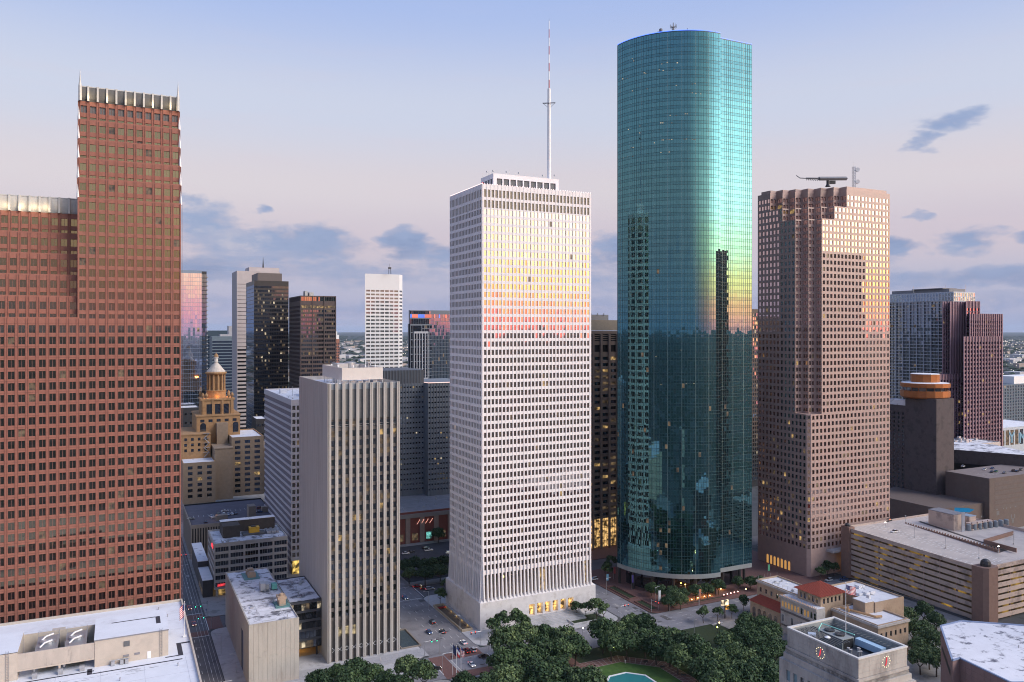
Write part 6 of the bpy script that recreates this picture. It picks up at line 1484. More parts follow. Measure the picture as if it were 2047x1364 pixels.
    for i in range(5): blk(t, 'gallery_post', mp, 440.2 + i * 4.8, 440.6 + i * 4.8, 296, 296.4, 22, 31)
    q = MB(); 
    for i in range(3): q.tube((433 + i * .9, 297, 24), (433 + i * .9, 297, 37.2), .42, n=10)
    q.build('vent_pipe', paint('bright steel', (.62, .66, .72), .35, .7), t)
    for i in range(8): x, y = G(1945 + i * 11, 1086 - i * 1.6, 22); q = MB(); q.lathe(x + 8, y + 8, [(1.4, 20), (1.4, 29.6), (1.1, 30)], 12); q.build('rooftop_tank', mat('grey blue tank', (.20, .23, .26), .6) if 'grey blue tank' not in bpy.data.materials else bpy.data.materials['grey blue tank'], t)
    q = MB(); a1, a2, a3 = G(1967, 1083, 27), G(2032, 1101, 27), G(2025, 1066, 27)
    for (u_, v_) in ((a1, a2), (a1, a3)):
        dd = Vector((v_[0] - u_[0], v_[1] - u_[1])); l = dd.length; dd /= l; q.obox(((u_[0] + v_[0]) / 2, (u_[1] + v_[1]) / 2), (dd.x, dd.y), l / 2, .25, 26, 28.2)
    q.build('upper_deck_wall', mp, t)
    for i, (px, py, h) in enumerate(((1769.8, 1058.6, 4), (1810, 1048.5, 5.2), (1828, 1076, 6.2), (1890, 1096, 5.6), (1957, 1117, 5.4), (1996, 1105, 3.2), (2026, 1088, 5.6))):
        x, y = G(px, py, 26.2); lt_ = thing('deck_lamp', ('thin lamp post beside white pickup on garage roof', 'lamp post at far end of roof ramp barrier', 'lamp post standing in first ramp bay of garage roof', 'lamp post halfway along ramp barrier on garage roof', 'lamp post nearest the garage corner pier', 'short lamp post at near end of ramp barrier', 'lamp post on upper deck of garage at right edge')[i], 'lamp post', (x, y, 26.2), group='lamp posts on the garage roof')
        q = MB(); q.tube((x, y, 26), (x, y, 26.2 + h), .09); q.box(x - .25, x + .25, y - .25, y + .25, 26, 26.9); q.build('post', m_steel, lt_); q = MB(); q.box(x - .5, x + .5, y - .16, y + .16, 26.2 + h, 26.45 + h); q.build('lamp_head', l_bulb if i in (0, 5) else m_steel, lt_)
big_garage()

def library():
    m = mat('tan library brick', (.40, .30, .215), .85, .12, .5, stain=(.33, .245, .175), stain_scale=.2); mc = mat('pale limestone front', (.46, .435, .41), .8, .1, .5, stain=(.36, .335, .31), stain_scale=.25); tile = mat('red clay tile', (.26, .055, .035), .7, .2, 1.2)
    t = thing('tile_roofed_library', 'tan library with red hipped tile roof and arched gallery windows', 'library', (285, 237, 0))
    b = MB(); w = []
    def wing(x0, x1, y0, y1, z, mi, cols_l, cols_f, rows):
        facade(b, w, (x0, y1), LEFT, y1 - y0, 0, z, even(y1 - y0, cols_l, 1.3, .6, .6) if cols_l else [], rows, .3, mi)
        facade(b, w, (x0, y0), FRONT, x1 - x0, 0, z, even(x1 - x0, cols_f, 1.2, .6, .6) if cols_f else [], rows, .3, mi)
        plain(b, x0, x1, y0, y1, 0, z, 'RB', mi); roof_slab(b, x0, x1, y0, y1, z, .7, .45, mi, 2)
    wing(285, 298.5, 276.5, 303.2, 18, 0, 7, 0, [(12.4, 14.6)])
    wing(290, 309, 236.7, 261, 16.2, 0, 6, 6, [(3, 5.4), (10.2, 12.4)])
    wing(303.2, 322, 249, 276, 20, 0, 0, 0, [])
    b.build('wall', [m, mc, m_roofw], t)
    for (x0, x1, y0, y1, z) in ((285, 298.5, 276.5, 303.2, 18), (290, 309, 236.7, 261, 16.2)):
        blk(t, 'cornice', mc, x0 - .6, x0 - .02, y0 - .6, y1 + .3, z - 1.3, z - .3); blk(t, 'cornice', mc, x0 - .01, x1 + .4, y0 - .6, y0 - .02, z - 1.3, z - .3)
    # hipped tower
    b = MB(); hx0, hx1, hy0, hy1 = 284, 298, 262.2, 275.8
    facade(b, w, (hx0, hy1), LEFT, hy1 - hy0, 0, 21.8, even(hy1 - hy0, 5, 1.2, .9, .9), [(18.0, 20.4)], .3); facade(b, w, (hx0, hy0), FRONT, hx1 - hx0, 0, 21.8, even(hx1 - hx0, 5, 1.2, .9, .9), [(18.0, 20.4)], .3); plain(b, hx0, hx1, hy0, hy1, 0, 21.8, 'RB'); b.build('hip_tower_wall', m, t)
    q = MB(); ex = [(hx0 - 1.4, hy0 - 1.4), (hx1 + 1.4, hy0 - 1.4), (hx1 + 1.4, hy1 + 1.4), (hx0 - 1.4, hy1 + 1.4)]; ap = ((hx0 + hx1) / 2, (hy0 + hy1) / 2, 25.9)
    for i in range(4): j = (i + 1) % 4; q.poly([(*ex[i], 21.8), (*ex[j], 21.8), ap])
    q.poly([(*p, 21.78) for p in ex[::-1]])
    for i in range(4):
        j = (i + 1) % 4
        for k in range(1, 22):
            f = k / 22; c0 = (ex[i][0] + (ex[j][0] - ex[i][0]) * f, ex[i][1] + (ex[j][1] - ex[i][1]) * f); g = 1 - 2 * abs(f - .5); mid = ((ex[i][0] + ex[j][0]) / 2, (ex[i][1] + ex[j][1]) / 2); iv = (ap[0] - mid[0], ap[1] - mid[1])
            q.tube((c0[0], c0[1], 21.85), (c0[0] + iv[0] * g, c0[1] + iv[1] * g, 21.85 + 4.1 * g), .13, n=4)
    q.build('tile_roof', tile, t)
    # pale centre front with its row of arched windows
    cx0, cy0, cy1, cz = 279.6, 260.4, 282, 17.0
    b = MB(); plain(b, cx0, 284.9, cy0, cy1, 0, cz, 'FLRB'); b.poly([(cx0, cy0, cz), (284.9, cy0, cz), (284.9, cy1, cz), (cx0, cy1, cz)], 1); b.build('front_wall', [mc, m_roofw], t)
    blk(t, 'front_cornice', mc, cx0 - .7, cx0 - .02, cy0 - .5, cy1 + .3, cz - .7, cz + .2); blk(t, 'front_ledge', mat('dark string course', (.14, .125, .12), .8), cx0 - .4, cx0 - .02, cy0 - .2, cy1, 10.2, 11.0); blk(t, 'front_ledge', bpy.data.materials['dark string course'], cx0 - .4, cx0 - .02, cy0 - .2, cy1, 3.6, 4.2)
    for i in range(11):
        y = cy1 - 1.3 - i * 1.93; q = MB(); pts = [(y - .55, 12.2), (y - .55, 14.4)] + [(y - .55 * cos(k * pi / 8), 14.4 + .55 * sin(k * pi / 8)) for k in range(1, 8)] + [(y + .55, 14.4), (y + .55, 12.2)]
        q.poly([(cx0 - .05, yy, zz) for yy, zz in pts]); q.build('arched_window', lit('amber arched window', (1, .55, .18), .28, rooms=False) if i == 0 else (bpy.data.materials['amber arched window'] if i in (1, 2, 3, 4, 5, 7, 8) else g_dark), t)
        if i % 3 == 0: q = MB(); q.box(cx0 - .06, cx0 - .01, y - .6, y + .6, 5.4, 8.4); q.build('window', g_dark, t)
    q = MB()
    for k in range(22): q.lathe(cx0 - .35, cy0 + k * 1.0, [(.16, cz + .2), (.30, cz + .5), (.12, cz + .9)], 6)
    q.build('roof_finials', lit('pinkish finial glow', (1, .62, .45), .35, rooms=False), t, kind='stuff')
    # low tiled arcade on the left
    q = MB(); plain(q, 280.4, 284.9, 283, 303, 0, 8.4, 'FLRB'); q.build('arcade_wall', m, t)
    q = MB(); e = [(279.6, 282.3), (284.9, 282.3), (284.9, 303.6), (279.6, 303.6)]; q.poly([(*e[3], 8.4), (*e[0], 8.4), (284.9, 283.5, 11.2), (284.9, 301, 11.2)]); q.poly([(*e[0], 8.4), (*e[1], 8.4), (284.9, 283.5, 11.2)]); q.poly([(*e[2], 8.4), (*e[3], 8.4), (284.9, 301, 11.2)]); q.poly([(*e[3], 8.38), (*e[2], 8.38), (*e[1], 8.38), (*e[0], 8.38)]); q.build('arcade_roof', tile, t)
    for i in range(5):
        y = 286 + i * 3.6; q = MB(); pts = [(y - 1.1, 1), (y - 1.1, 4.8)] + [(y - 1.1 * cos(k * pi / 8), 4.8 + 1.1 * sin(k * pi / 8)) for k in range(1, 8)] + [(y + 1.1, 4.8), (y + 1.1, 1)]; q.poly([(280.36, yy, zz) for yy, zz in pts]); q.build('arch', g_bronze, t)
    # roof pieces
    blk(t, 'brick_roof_house', m, 297.5, 303, 249.5, 256, 15.5, 20.6); blk(t, 'roof_house_cap', m_roofw, 297.3, 303.1, 249.3, 256.2, 20.62, 20.9)
    q = MB(); q.tube((293, 259, 16.4), (297, 244, 16.4), .55, n=8); q.tube((297, 244, 16.4), (300, 243, 16.4), .55, n=8); q.tube((292.5, 254, 16.4), (296, 258, 17.2), .5, n=8); q.build('roof_duct', mat('orange tan duct', (.46, .27, .13), .6), t)
    q = MB()
    for k in range(8): x, y = 305 + R.random() * 13, 252 + R.random() * 20; q.box(x, x + R.uniform(1, 3.5), y, y + R.uniform(1, 3), 19.4, 19.4 + R.uniform(.8, 2.2))
    q.build('roof_unit', m_roofw, t, kind='stuff')
    q = MB()
    for k in range(9): q.tube((285.3, 277 + k * 3.2, 18), (285.3, 277 + k * 3.2, 19.8), .05)
    for k in range(4): q.tube((285.3 + k * 4.2, 302.9, 18), (285.3 + k * 4.2, 302.9, 19.8), .05)
    q.build('roof_rod', m_steel, t, kind='stuff')
    panes(t, w, [g_dark, l_dim], [.9, .1], 300, .003)
library()

def city_hall():
    m = mat('weathered limestone', (.40, .375, .345), .85, .14, .5, stretch=(1, 1, .35), stain=(.215, .195, .185), stain_scale=.22, stain_lo=.48, stain_hi=.68)
    t = thing('limestone_city_hall', 'weathered limestone city hall tower top with open plant roof and red clock hands', 'city hall', (161.5, 137.5, 0))
    x0, x1, y0, y1, z1 = 161.6, 179.0, 137.5, 160.5, 62.0
    def course(nm, e, za, zb):
        b = MB(); plain(b, x0 - e, x1 + e, y0 - e, y1 + e, za, zb, 'FLRB')
        b.poly([(x0 - e, y0 - e, zb), (x1 + e, y0 - e, zb), (x1 + e, y1 + e, zb), (x0 - e, y1 + e, zb)]); return b.build(nm, m, t)
    # stone blocks: courses of separate blocks on the two visible faces
    b = MB(); plain(b, x0 + .1, x1 - .1, y0 + .1, y1 - .1, 56.9, z1 - .3, 'FLRB')
    b.build('upper_wall', m, t)
    pm = {}; off = WPOS[t.name]
    def stone(w_, h_, p, rz):
        k = (round(w_, 2), round(h_, 2))
        if k not in pm: q = MB(); q.box(-w_ / 2, w_ / 2, -.1, .1, -h_ / 2, h_ / 2); pm[k] = q.mesh('stone_block', m)
        link_mesh('stone_block', pm[k], t, tuple(a - c for a, c in zip(p, off)), (0, 0, rz))
    for r in range(4):
        zz = 57.0 + r * 1.2 + .6; n = 9; s = (x1 - x0) / n; sh = .5 * (r % 2)
        for i in range(n): stone(s - .03, 1.17, (x0 + s * (i + .5), y0 + .1 - R.random() * .02, zz), 0)
        n = 12; s = (y1 - y0) / n
        for i in range(n): stone(s - .03, 1.17, (x0 + .1 - R.random() * .02, y0 + s * (i + .5), zz), pi / 2)
    q = MB(); e = .15
    for (a, c, d, f) in ((x0 - e, x1 + e, y0 - e, y0 + .55), (x0 - e, x1 + e, y1 - .55, y1 + e), (x0 - e, x0 + .55, y0 + .56, y1 - .56), (x1 - .55, x1 + e, y0 + .56, y1 - .56)): q.box(a, c, d, f, z1 - .35, z1)
    q.build('coping', mat('pale coping', (.56, .55, .53), .75, .08), t)
    q = MB()
    for (a, c, d, f) in ((x0 + .5, x0 + .52, y0 + .5, y1 - .5), (x1 - .52, x1 - .5, y0 + .5, y1 - .5), (x0 + .5, x1 - .5, y0 + .5, y0 + .52), (x0 + .5, x1 - .5, y1 - .52, y1 - .5)): q.box(a, c, d, f, 58.6, z1 - .36)
    q.build('inner_wall', mat('grey plant wall', (.27, .285, .285), .7, .1), t)
    q = MB(); q.poly([(x0 + .4, y0 + .4, 58.6), (x1 - .4, y0 + .4, 58.6), (x1 - .4, y1 - .4, 58.6), (x0 + .4, y1 - .4, 58.6)]); q.build('plant_roof', mat('dark plant roof', (.075, .08, .09), .7, .2, .4), t)
    q = MB()
    for k in range(14): q.tube((x0 + .7, y1 - 1.0 - k * .55, 61.3), (x0 + 6.6, y1 - 1.0 - k * .55, 61.3), .06, n=4)
    for k in range(9): q.box(x0 + 1.2 + k * .9, x0 + 1.35 + k * .9, y0 + 10, y1 - .7, 60.9, 61.1)
    for k in range(16): q.tube((x1 - 3.2, y0 + 1 + k * 1.3, 61.2), (x1 - .6, y0 + 1 + k * 1.3, 61.2), .05, n=4)
    q.tube((x1 - 3.2, y0 + 1, 61.2), (x1 - 3.2, y1 - 1, 61.2), .08); q.tube((x0 + 1, y0 + 1.6, 60.9), (x1 - 1, y0 + 1.6, 60.9), .08)
    for k in range(13): q.tube((x0 + 1 + k * 1.25, y0 + 1.6, 59.6), (x0 + 1 + k * 1.25, y0 + 1.6, 60.9), .05, n=4)
    q.build('pipe_grille', m_louver, t)
    blk(t, 'cooling_unit', mat('grey cooling unit', (.26, .28, .275), .6, .1), x0 + 7.6, x0 + 11.8, y0 + 11.5, y1 - 3, 58.6, 61.2); blk(t, 'cooling_grille', m_black, x0 + 8.0, x0 + 11.5, y0 + 11.35, y0 + 11.49, 58.7, 61.0)
    q = MB(); q.lathe(x0 + 9.7, y0 + 14.2, [(1.3, 61.2), (1.3, 61.6), (.6, 61.65)], 12); q.lathe(x0 + 9.7, y0 + 17.6, [(1.3, 61.2), (1.3, 61.6), (.6, 61.65)], 12); q.build('fan', m_dark, t)
    q = MB(); q.tube((x0 + 7.2, y1 - 4, 60.2), (x0 + 7.2, y1 - 4, 61.6), .14, n=8); q.tube((x0 + 7.2, y1 - 4, 61.6), (x0 + 10.5, y1 - 2, 61.9), .14, n=8); q.tube((x0 + 10.5, y1 - 2, 61.9), (x0 + 12.2, y0 + 11.6, 61.7), .14, n=8); q.build('turquoise_pipe', paint('turquoise pipe', (.28, .62, .52), .5), t)
    q = MB(); q.tube((x0 + 3.0, y1 - 4.2, 60.4), (x0 + 4.4, y1 - 5.6, 60.4), 1.15, n=14); q.box(x0 + 2.6, x0 + 4.8, y1 - 6, y1 - 4, 58.6, 59.6); q.build('exhaust_drum', mat('blue grey drum', (.36, .42, .50), .5, .05), t)
    q = MB(); q.lathe(x0 + 5.6, y0 + 14.6, [(.7, 60.9), (.8, 61.2), (.2, 61.5)], 12); q.build('roof_cowl', m_white, t)
    q = MB(); q.box(x1 - 5.2, x1 - 3.4, y0 + 3.4, y0 + 11.5, 59.2, 60.9); q.build('blue_tank', mat('pale blue tank', (.33, .48, .62), .5, .06), t)
    q = MB()
    for k in range(7): q.lathe(x0 + 5 + R.random() * 4, y0 + 4 + R.random() * 4, [(.25, 58.6), (.25, 59.6 + R.random()), (.4, 60.0 + R.random())], 8)
    q.build('roof_valve', m_steel, t, kind='stuff')
    # cornice steps and the wider body below
    course('cornice_step', .35, 56.2, 56.88); course('cornice_step', .12, 55.2, 56.18)
    q = MB()
    for k in range(46): q.box(x0 - .5 + k * .4, x0 - .3 + k * .4, y0 - .36, y0 - .13, 55.35, 55.95)
    for k in range(60): q.box(x0 - .36, x0 - .13, y0 - .3 + k * .4, y0 - .1 + k * .4, 55.35, 55.95)
    q.build('dentil_row', m, t, kind='stuff')
    course('shoulder', .75, 53.6, 55.18)
    b = MB(); w = []; e = 1.5; W_ = x1 - x0 + 2 * e; D_ = y1 - y0 + 2 * e
    rows = [(1.6 + 3.6 * k, 4.4 + 3.6 * k) for k in range(14)]
    facade(b, w, (x0 - e, y1 + e), LEFT, D_, 0, 53.58, even(D_, 9, 1.35, 2, 2), rows, .4); facade(b, w, (x0 - e, y0 - e), FRONT, W_, 0, 53.58, even(W_, 6, 1.35, 2.5, 2.5), rows, .4); plain(b, x0 - e, x1 + e, y0 - e, y1 + e, 0, 53.58, 'RBT'); b.build('wall', m, t)
    panes(t, w, [g_dark, mat('teal blind', (.18, .27, .31), .5), g_blue], [.5, .3, .2], 300, .003)
    # clocks: a ring of bulbs and two red hands on each face
    yc, tt = on_x(1640, x0); zc = zat(1305.4, tt)
    for (face, P3) in (('L', lambda a, z: (x0 - .06, yc - a, zc + z)), ('F', None)):
        if face == 'F':
            xc, tt2 = on_y(1771.4, y0); zc2 = zat(1323, tt2); P3 = lambda a, z: (xc + a, y0 - .06, zc2 + z)
        q = MB()
        for k in range(12):
            c = P3(1.35 * sin(k * pi / 6), 1.35 * cos(k * pi / 6)); q.lathe(c[0], c[1], [(.02, c[2] - .085), (.085, c[2]), (.02, c[2] + .085)], 6)
        q.build('clock_bulb', lit('warm clock bulb', (1, .80, .45), 3.0, rooms=False), t, kind='stuff')
        q = MB(); pts = [(-.42, -.95), (-.05, -.75), (.18, .1), (.30, 1.15), (.02, .95), (-.15, -.1)]
        o = Vector((-.08, 0, 0)) if face == 'L' else Vector((0, -.08, 0)); A = [Vector(P3(a, z)) for a, z in pts]; q.poly([tuple(v) for v in A]); q.poly([tuple(v + o) for v in A])
        for i in range(6): j = (i + 1) % 6; q.poly([tuple(A[i]), tuple(A[j]), tuple(A[j] + o), tuple(A[i] + o)])
        q.build('clock_hands', lit('red clock hand', (1, .03, .06), .9, rooms=False), t)
city_hall()

def pavilion():
    m = mat('rosy brown brick tiles', (.265, .175, .165), .8, .1, .5); mr = mat('streaked white roof', (.66, .67, .71), .8, .08, .3, stain=(.13, .135, .17), stain_scale=.22, stain_lo=.54, stain_hi=.64)
    P = [(284.1, 203.6), (258.2, 180.6), (262.4, 180.8), (259.0, 161.0), (330, 128), (345, 170), (313.5, 189.8), (296.1, 203.6)][::1]
    t = thing('angular_brick_hall', 'angular rosy brick hall with blotched white roof at lower right', 'hall', (285, 180, 0)); z = 28.0
    b = MB(); n = len(P)
    ar = sum(P[i][0] * P[(i + 1) % n][1] - P[(i + 1) % n][0] * P[i][1] for i in range(n))
    if ar < 0: P = P[::-1]
    b.prism(P, 0, z - .3, 0, 1); b.build('wall', [m, mr], t)
    cx, cy = 295, 172; q = MB()
    for i in range(n):
        a, c = P[i], P[(i + 1) % n]; d = Vector((c[0] - a[0], c[1] - a[1])); l = d.length; d /= l; q.obox(((a[0] + c[0]) / 2, (a[1] + c[1]) / 2), (d.x, d.y), l / 2 + .1, .3, z - .32, z + .12)
    q.build('blue_roof_edge', mat('slate blue trim', (.22, .28, .42), .5), t)
    # tile courses on the two visible faces
    off = WPOS[t.name]
    def tiles(a, c, zlo, rows):
        d = Vector((c[0] - a[0], c[1] - a[1])); l = d.length; d /= l; k = max(1, int(l / 2.4)); s = l / k
        q = MB(); q.box(-s / 2 + .04, s / 2 - .04, -.06, .06, -.96, .96); me = q.mesh('wall_tile', m)
        for r in range(rows):
            for i in range(k):
                x, y = a[0] + d.x * s * (i + .5), a[1] + d.y * s * (i + .5); link_mesh('wall_tile', me, t, (x - off[0], y - off[1], z - 1.4 - r * 2.0), (0, 0, atan2(d.y, d.x)))
    tiles((262.4, 180.8), (259.0, 161.0), 0, 7); tiles((284.1, 203.6), (258.2, 180.6), 0, 3)
    q = MB(); a, c = (280.5, 200.4), (262, 184.0); nx, ny = -(a[1] - c[1]) / 24.7, (a[0] - c[0]) / 24.7
    o = .09; q.poly([(a[0] + nx * o, a[1] + ny * o, 20.4), (c[0] + nx * o, c[1] + ny * o, 20.4), (c[0] + nx * o, c[1] + ny * o, 22.6), (a[0] + nx * o, a[1] + ny * o, 22.2)]); q.build('strip_window', m_black, t)
pavilion()

# off to the right of the view: the two dark towers that the glass fronts mirror
def mirrored(nm, lab, x0, x1, y0, y1, z):
    t = thing(nm, lab, 'skyscraper', (x0, y0, 0)); m = mat(nm + ' wall', (.06, .062, .068), .6); b = MB(); w = []
    for (p, d, wd) in (((x1, y1), BACK, x1 - x0), ((x0, y1), LEFT, y1 - y0)): facade(b, w, p, d, wd, 0, z, even(wd, max(3, round(wd / 4)), 2.4), [(6 + 4 * k, 8.2 + 4 * k) for k in range(int(z / 4) - 2)], .3)
    plain(b, x0, x1, y0, y1, 0, z, 'FRT'); b.build('wall', m, t); panes(t, w, [g_black, l_dim, g_dark], [.8, .1, .1], 0, .003)
mirrored('mirrored_dark_tower', 'dark slab outside view mirrored as dark shaft on flat glass face', 458, 502, 72, 112, 214)
mirrored('mirrored_square_tower', 'dark square tower outside view mirrored on brown notched tower', 530, 562, 170, 200, 205)
# drains, seams, pipes and small units that clutter the flat roofs
def clutter(root, x0, x1, y0, y1, z, n, seed, seams=True):
    r = random.Random(seed); q = MB(); s = MB()
    for k in range(n):
        x, y = r.uniform(x0 + 1, x1 - 2), r.uniform(y0 + 1, y1 - 2); c = r.random()
        if c < .45: q.lathe(x, y, [(.16, z), (.16, z + r.uniform(.4, 1.0)), (.25, z + 1.05)], 7)
        elif c < .75: q.box(x, x + r.uniform(.5, 1.6), y, y + r.uniform(.5, 1.4), z, z + r.uniform(.3, 1.1))
        else: l = r.uniform(2, 7); q.tube((x, y, z + .25), (min(x + l, x1 - .8), y, z + .25), .1, n=6)
    q.build('roof_fitting', m_steel, root, kind='stuff')
    if seams:
        for k in range(int((y1 - y0) / 4)): s.box(x0 + .6, x1 - .6, y0 + 2 + k * 4, y0 + 2.06 + k * 4, z, z + .03)
        for k in range(int((x1 - x0) / 9)): s.box(x0 + 5 + k * 9, x0 + 5.06 + k * 9, y0 + .6, y1 - .6, z, z + .032)
        s.build('roof_seam', paint('seam grey', (.34, .345, .37), .8) if 'seam grey' not in bpy.data.materials else bpy.data.materials['seam grey'], root, kind='stuff')
O = bpy.data.objects
clutter(O['windowless_stone_building'], 47, 65.5, 331, 390, 24.55, 16, 1); clutter(O['glazed_link_building'], 66.5, 79, 351, 385, 24.3, 12, 2); clutter(O['angular_brick_hall'], 286, 322, 150, 186, 27.72, 18, 3)
clutter(O['striped_office_block'], 91, 125, 473, 566, 100.3, 30, 4); clutter(O['brick_podium'], 122, 260, 507, 545, 21.0, 40, 5); clutter(O['tile_roofed_library'], 286, 298, 277, 302, 17.3, 8, 6); clutter(O['precast_office_building'], 47, 82, 451, 462, 27.6, 14, 7); clutter(O['white_office_tower'], 156, 163, 348, 385, 210.0, 12, 8)
# ------------------------------------------------------------------ trees
m_leaf, tl, bl_ = new_mat('oak leaves')
def _leaf():
    n = lambda ty: tl.nodes.new(ty); l = tl.links.new
    g = n('ShaderNodeNewGeometry'); oi = n('ShaderNodeObjectInfo')
    r = n('ShaderNodeValToRGB'); l(g.outputs['Random Per Island'], r.inputs[0]); e = r.color_ramp.elements
    e[0].color = (.022, .046, .020, 1); e[1].color = (.078, .122, .044, 1); e.new(.6).color = (.040, .072, .029, 1)
    hs = n('ShaderNodeHueSaturation'); l(r.outputs[0], hs.inputs['Color'])
    mv = n('ShaderNodeMapRange'); l(oi.outputs['Random'], mv.inputs[0]); mv.inputs[3].default_value = .65; mv.inputs[4].default_value = 1.75; l(mv.outputs[0], hs.inputs['Value'])
    mh = n('ShaderNodeMapRange'); l(oi.outputs['Random'], mh.inputs[0]); mh.inputs[3].default_value = .525; mh.inputs[4].default_value = .470; l(mh.outputs[0], hs.inputs['Hue']); l(hs.outputs[0], bl_.inputs['Base Color']); bl_.inputs['Roughness'].default_value = .6; bl_.inputs['Specular IOR Level'].default_value = .25
_leaf()
m_bark = mat('bark', (.07, .055, .045), .9, .25, 2.0)
def crown_mesh(seed, rad, h, n, lobes, size):
    r = random.Random(seed); b = MB(); ls = []
    for k in range(lobes):
        a = 2.4 * k + r.random(); q = sqrt((k + .5) / lobes); zz = (1 - q * q * .75) * h * .55 + r.uniform(-.12, .12) * h
        ls.append((cos(a) * rad * .72 * q, sin(a) * rad * .72 * q, zz - h * .1, rad * r.uniform(.30, .46)))
    for _ in range(n):
        lx, ly, lz, lr = r.choice(ls)
        v = Vector((r.gauss(0, 1), r.gauss(0, 1), r.gauss(.25, 1))).normalized(); rr = lr * (r.uniform(.72, 1.06) if r.random() < .85 else r.uniform(.3, 1.22))
        c = Vector((lx, ly, lz)) + Vector((v.x * rr, v.y * rr, v.z * rr * .8))
        nn = (v + Vector((r.gauss(0, .55), r.gauss(0, .55), r.gauss(.2, .55)))).normalized(); u = nn.orthogonal().normalized(); u = (Matrix.Rotation(r.random() * 6.28, 3, nn) @ u); w = nn.cross(u); s = size * r.uniform(.55, 1.25)
        b.poly([tuple(c + u * s), tuple(c + w * s * .7 + u * s * .2), tuple(c - u * s * .8 + w * .1), tuple(c - w * s * .75)])
    return b.mesh('crown', m_leaf)
def trunk_mesh(seed, h, r0):
    r = random.Random(seed); b = MB(); p = Vector((0, 0, 0)); q = Vector((r.uniform(-.3, .3), r.uniform(-.3, .3), h * .55)); b.tube(p, q, r0, r0 * .7, 8)
    for k in range(5):
        a = k * 1.257 + r.random() * .5; e = q + Vector((cos(a) * h * .38, sin(a) * h * .38, h * r.uniform(.30, .52))); b.tube(q - Vector((0, 0, .15)), e, r0 * .5, r0 * .16, 6)
    return b.mesh('trunk', m_bark)
OAK = [(crown_mesh(10 + k, (6.9, 6.2, 7.3, 6.6, 7.0)[k], (8.6, 9.4, 8.0, 10.0, 8.4)[k], 3400, (17, 13, 20, 15, 23)[k], .60), trunk_mesh(20 + k, 7.6, .42), 7.6) for k in range(5)]
SMALL = [(crown_mesh(40 + k, 3.0, 4.6, 900, 8, .42), trunk_mesh(50 + k, 4.8, .16), 4.8) for k in range(3)]
used = {}
def tree(kind, x, y, s, label, group, z=0.0):
    pool_ = OAK if kind == 'oak' else SMALL; k = R.randrange(len(pool_)); cm, tm, h = pool_[k]
    t = thing('oak_tree' if kind == 'oak' else 'street_tree', label, 'tree', (x, y, z), R.random() * 6.28, group)
    t.scale = (s * R.uniform(.92, 1.08), s * R.uniform(.92, 1.08), s * R.uniform(.9, 1.1))
    c = link_mesh('crown', cm, t, (0, 0, h)); link_mesh('trunk', tm, t)
ORD = ['first', 'second', 'third', 'fourth', 'fifth', 'sixth', 'seventh', 'eighth', 'ninth']
def by_rows(pts, where):
    """a label for each tree of a clump: its order from the left within its row"""
    idx = sorted(range(len(pts)), key=lambda i: pts[i][1]); n = len(idx); k = 3 if n > 8 else 2 if n > 4 else 1
    names = {1: ['only'], 2: ['back', 'front'], 3: ['back', 'middle', 'front']}[k]; out = [''] * n
    for r in range(k):
        row = sorted(idx[r * n // k:(r + 1) * n // k], key=lambda i: pts[i][0])
        for j, i in enumerate(row): out[i] = f'{ORD[j]} oak from left in {names[r]} row of {where}'
    return out
def grove(kind, pts, zc, s, labels, group):
    if isinstance(labels, str): labels = by_rows(pts, labels)
    for i, (px, py) in enumerate(pts):
        x, y = G(px, py, zc); lab = labels[i] if i < len(labels) else labels[-1]
        tree(kind, x, y, s * R.uniform(.88, 1.12), lab, group)
grove('oak', [(640, 1356), (676, 1343), (712, 1338), (745, 1348), (772, 1356), (815, 1338), (846, 1346), (700, 1360), (800, 1362)], 7.5, .80,
      ['leftmost dark oak in the row before the ribbed tower', 'second oak in the row before the ribbed tower', 'dark oak before middle ribs of the concrete tower', 'oak with gap to its right before ribbed tower', 'lower oak left of the pair by the plaza corner', 'taller oak of the pair by the plaza corner', 'rightmost oak by the stop line of front street', 'oak peeping from frame edge under the row', 'oak at bottom edge below the plaza pair'], 'oaks along the ribbed tower plaza')
grove('oak', [(930, 1366), (968, 1368)], 7.5, .85, ['oak at bottom edge below the three flagpoles', 'oak at bottom edge right of flagpoles'], 'oaks by the flagpoles')
grove('oak', [(1012, 1290), (1050, 1277), (1090, 1272), (1128, 1277), (1005, 1322), (1045, 1312), (1085, 1302), (1124, 1302), (1150, 1292), (1030, 1345), (1068, 1336), (1108, 1332), (1136, 1350), (1092, 1358), (1005, 1358), (1160, 1362), (1180, 1366)], 8.5, 1.0, 'dense clump left of lawn', 'live oaks massed left of the lawn')
grove('oak', [(1205, 1268), (1234, 1258), (1262, 1250), (1286, 1252), (1222, 1282), (1252, 1280), (1290, 1276), (1320, 1268), (1345, 1270), (1312, 1290), (1340, 1294), (1370, 1290), (1392, 1304), (1355, 1308)], 8.5, .95, 'clump behind lawn and brick walk', 'live oaks massed behind the lawn')
grove('oak', [(1402, 1326), (1432, 1314), (1462, 1306), (1492, 1312), (1522, 1306), (1422, 1348), (1452, 1342), (1482, 1342), (1512, 1338), (1540, 1334), (1540, 1358), (1500, 1360), (1462, 1362), (1428, 1364), (1548, 1300)], 8.5, .95, 'clump between lawn and city hall', 'live oaks massed beside city hall')
grove('oak', [(1492, 1238), (1520, 1242), (1542, 1254), (1500, 1258), (1478, 1262), (1452, 1280), (1476, 1284), (1528, 1272), (1508, 1282)], 8.0, .85, 'clump before tiled library arcade', 'live oaks before the library')
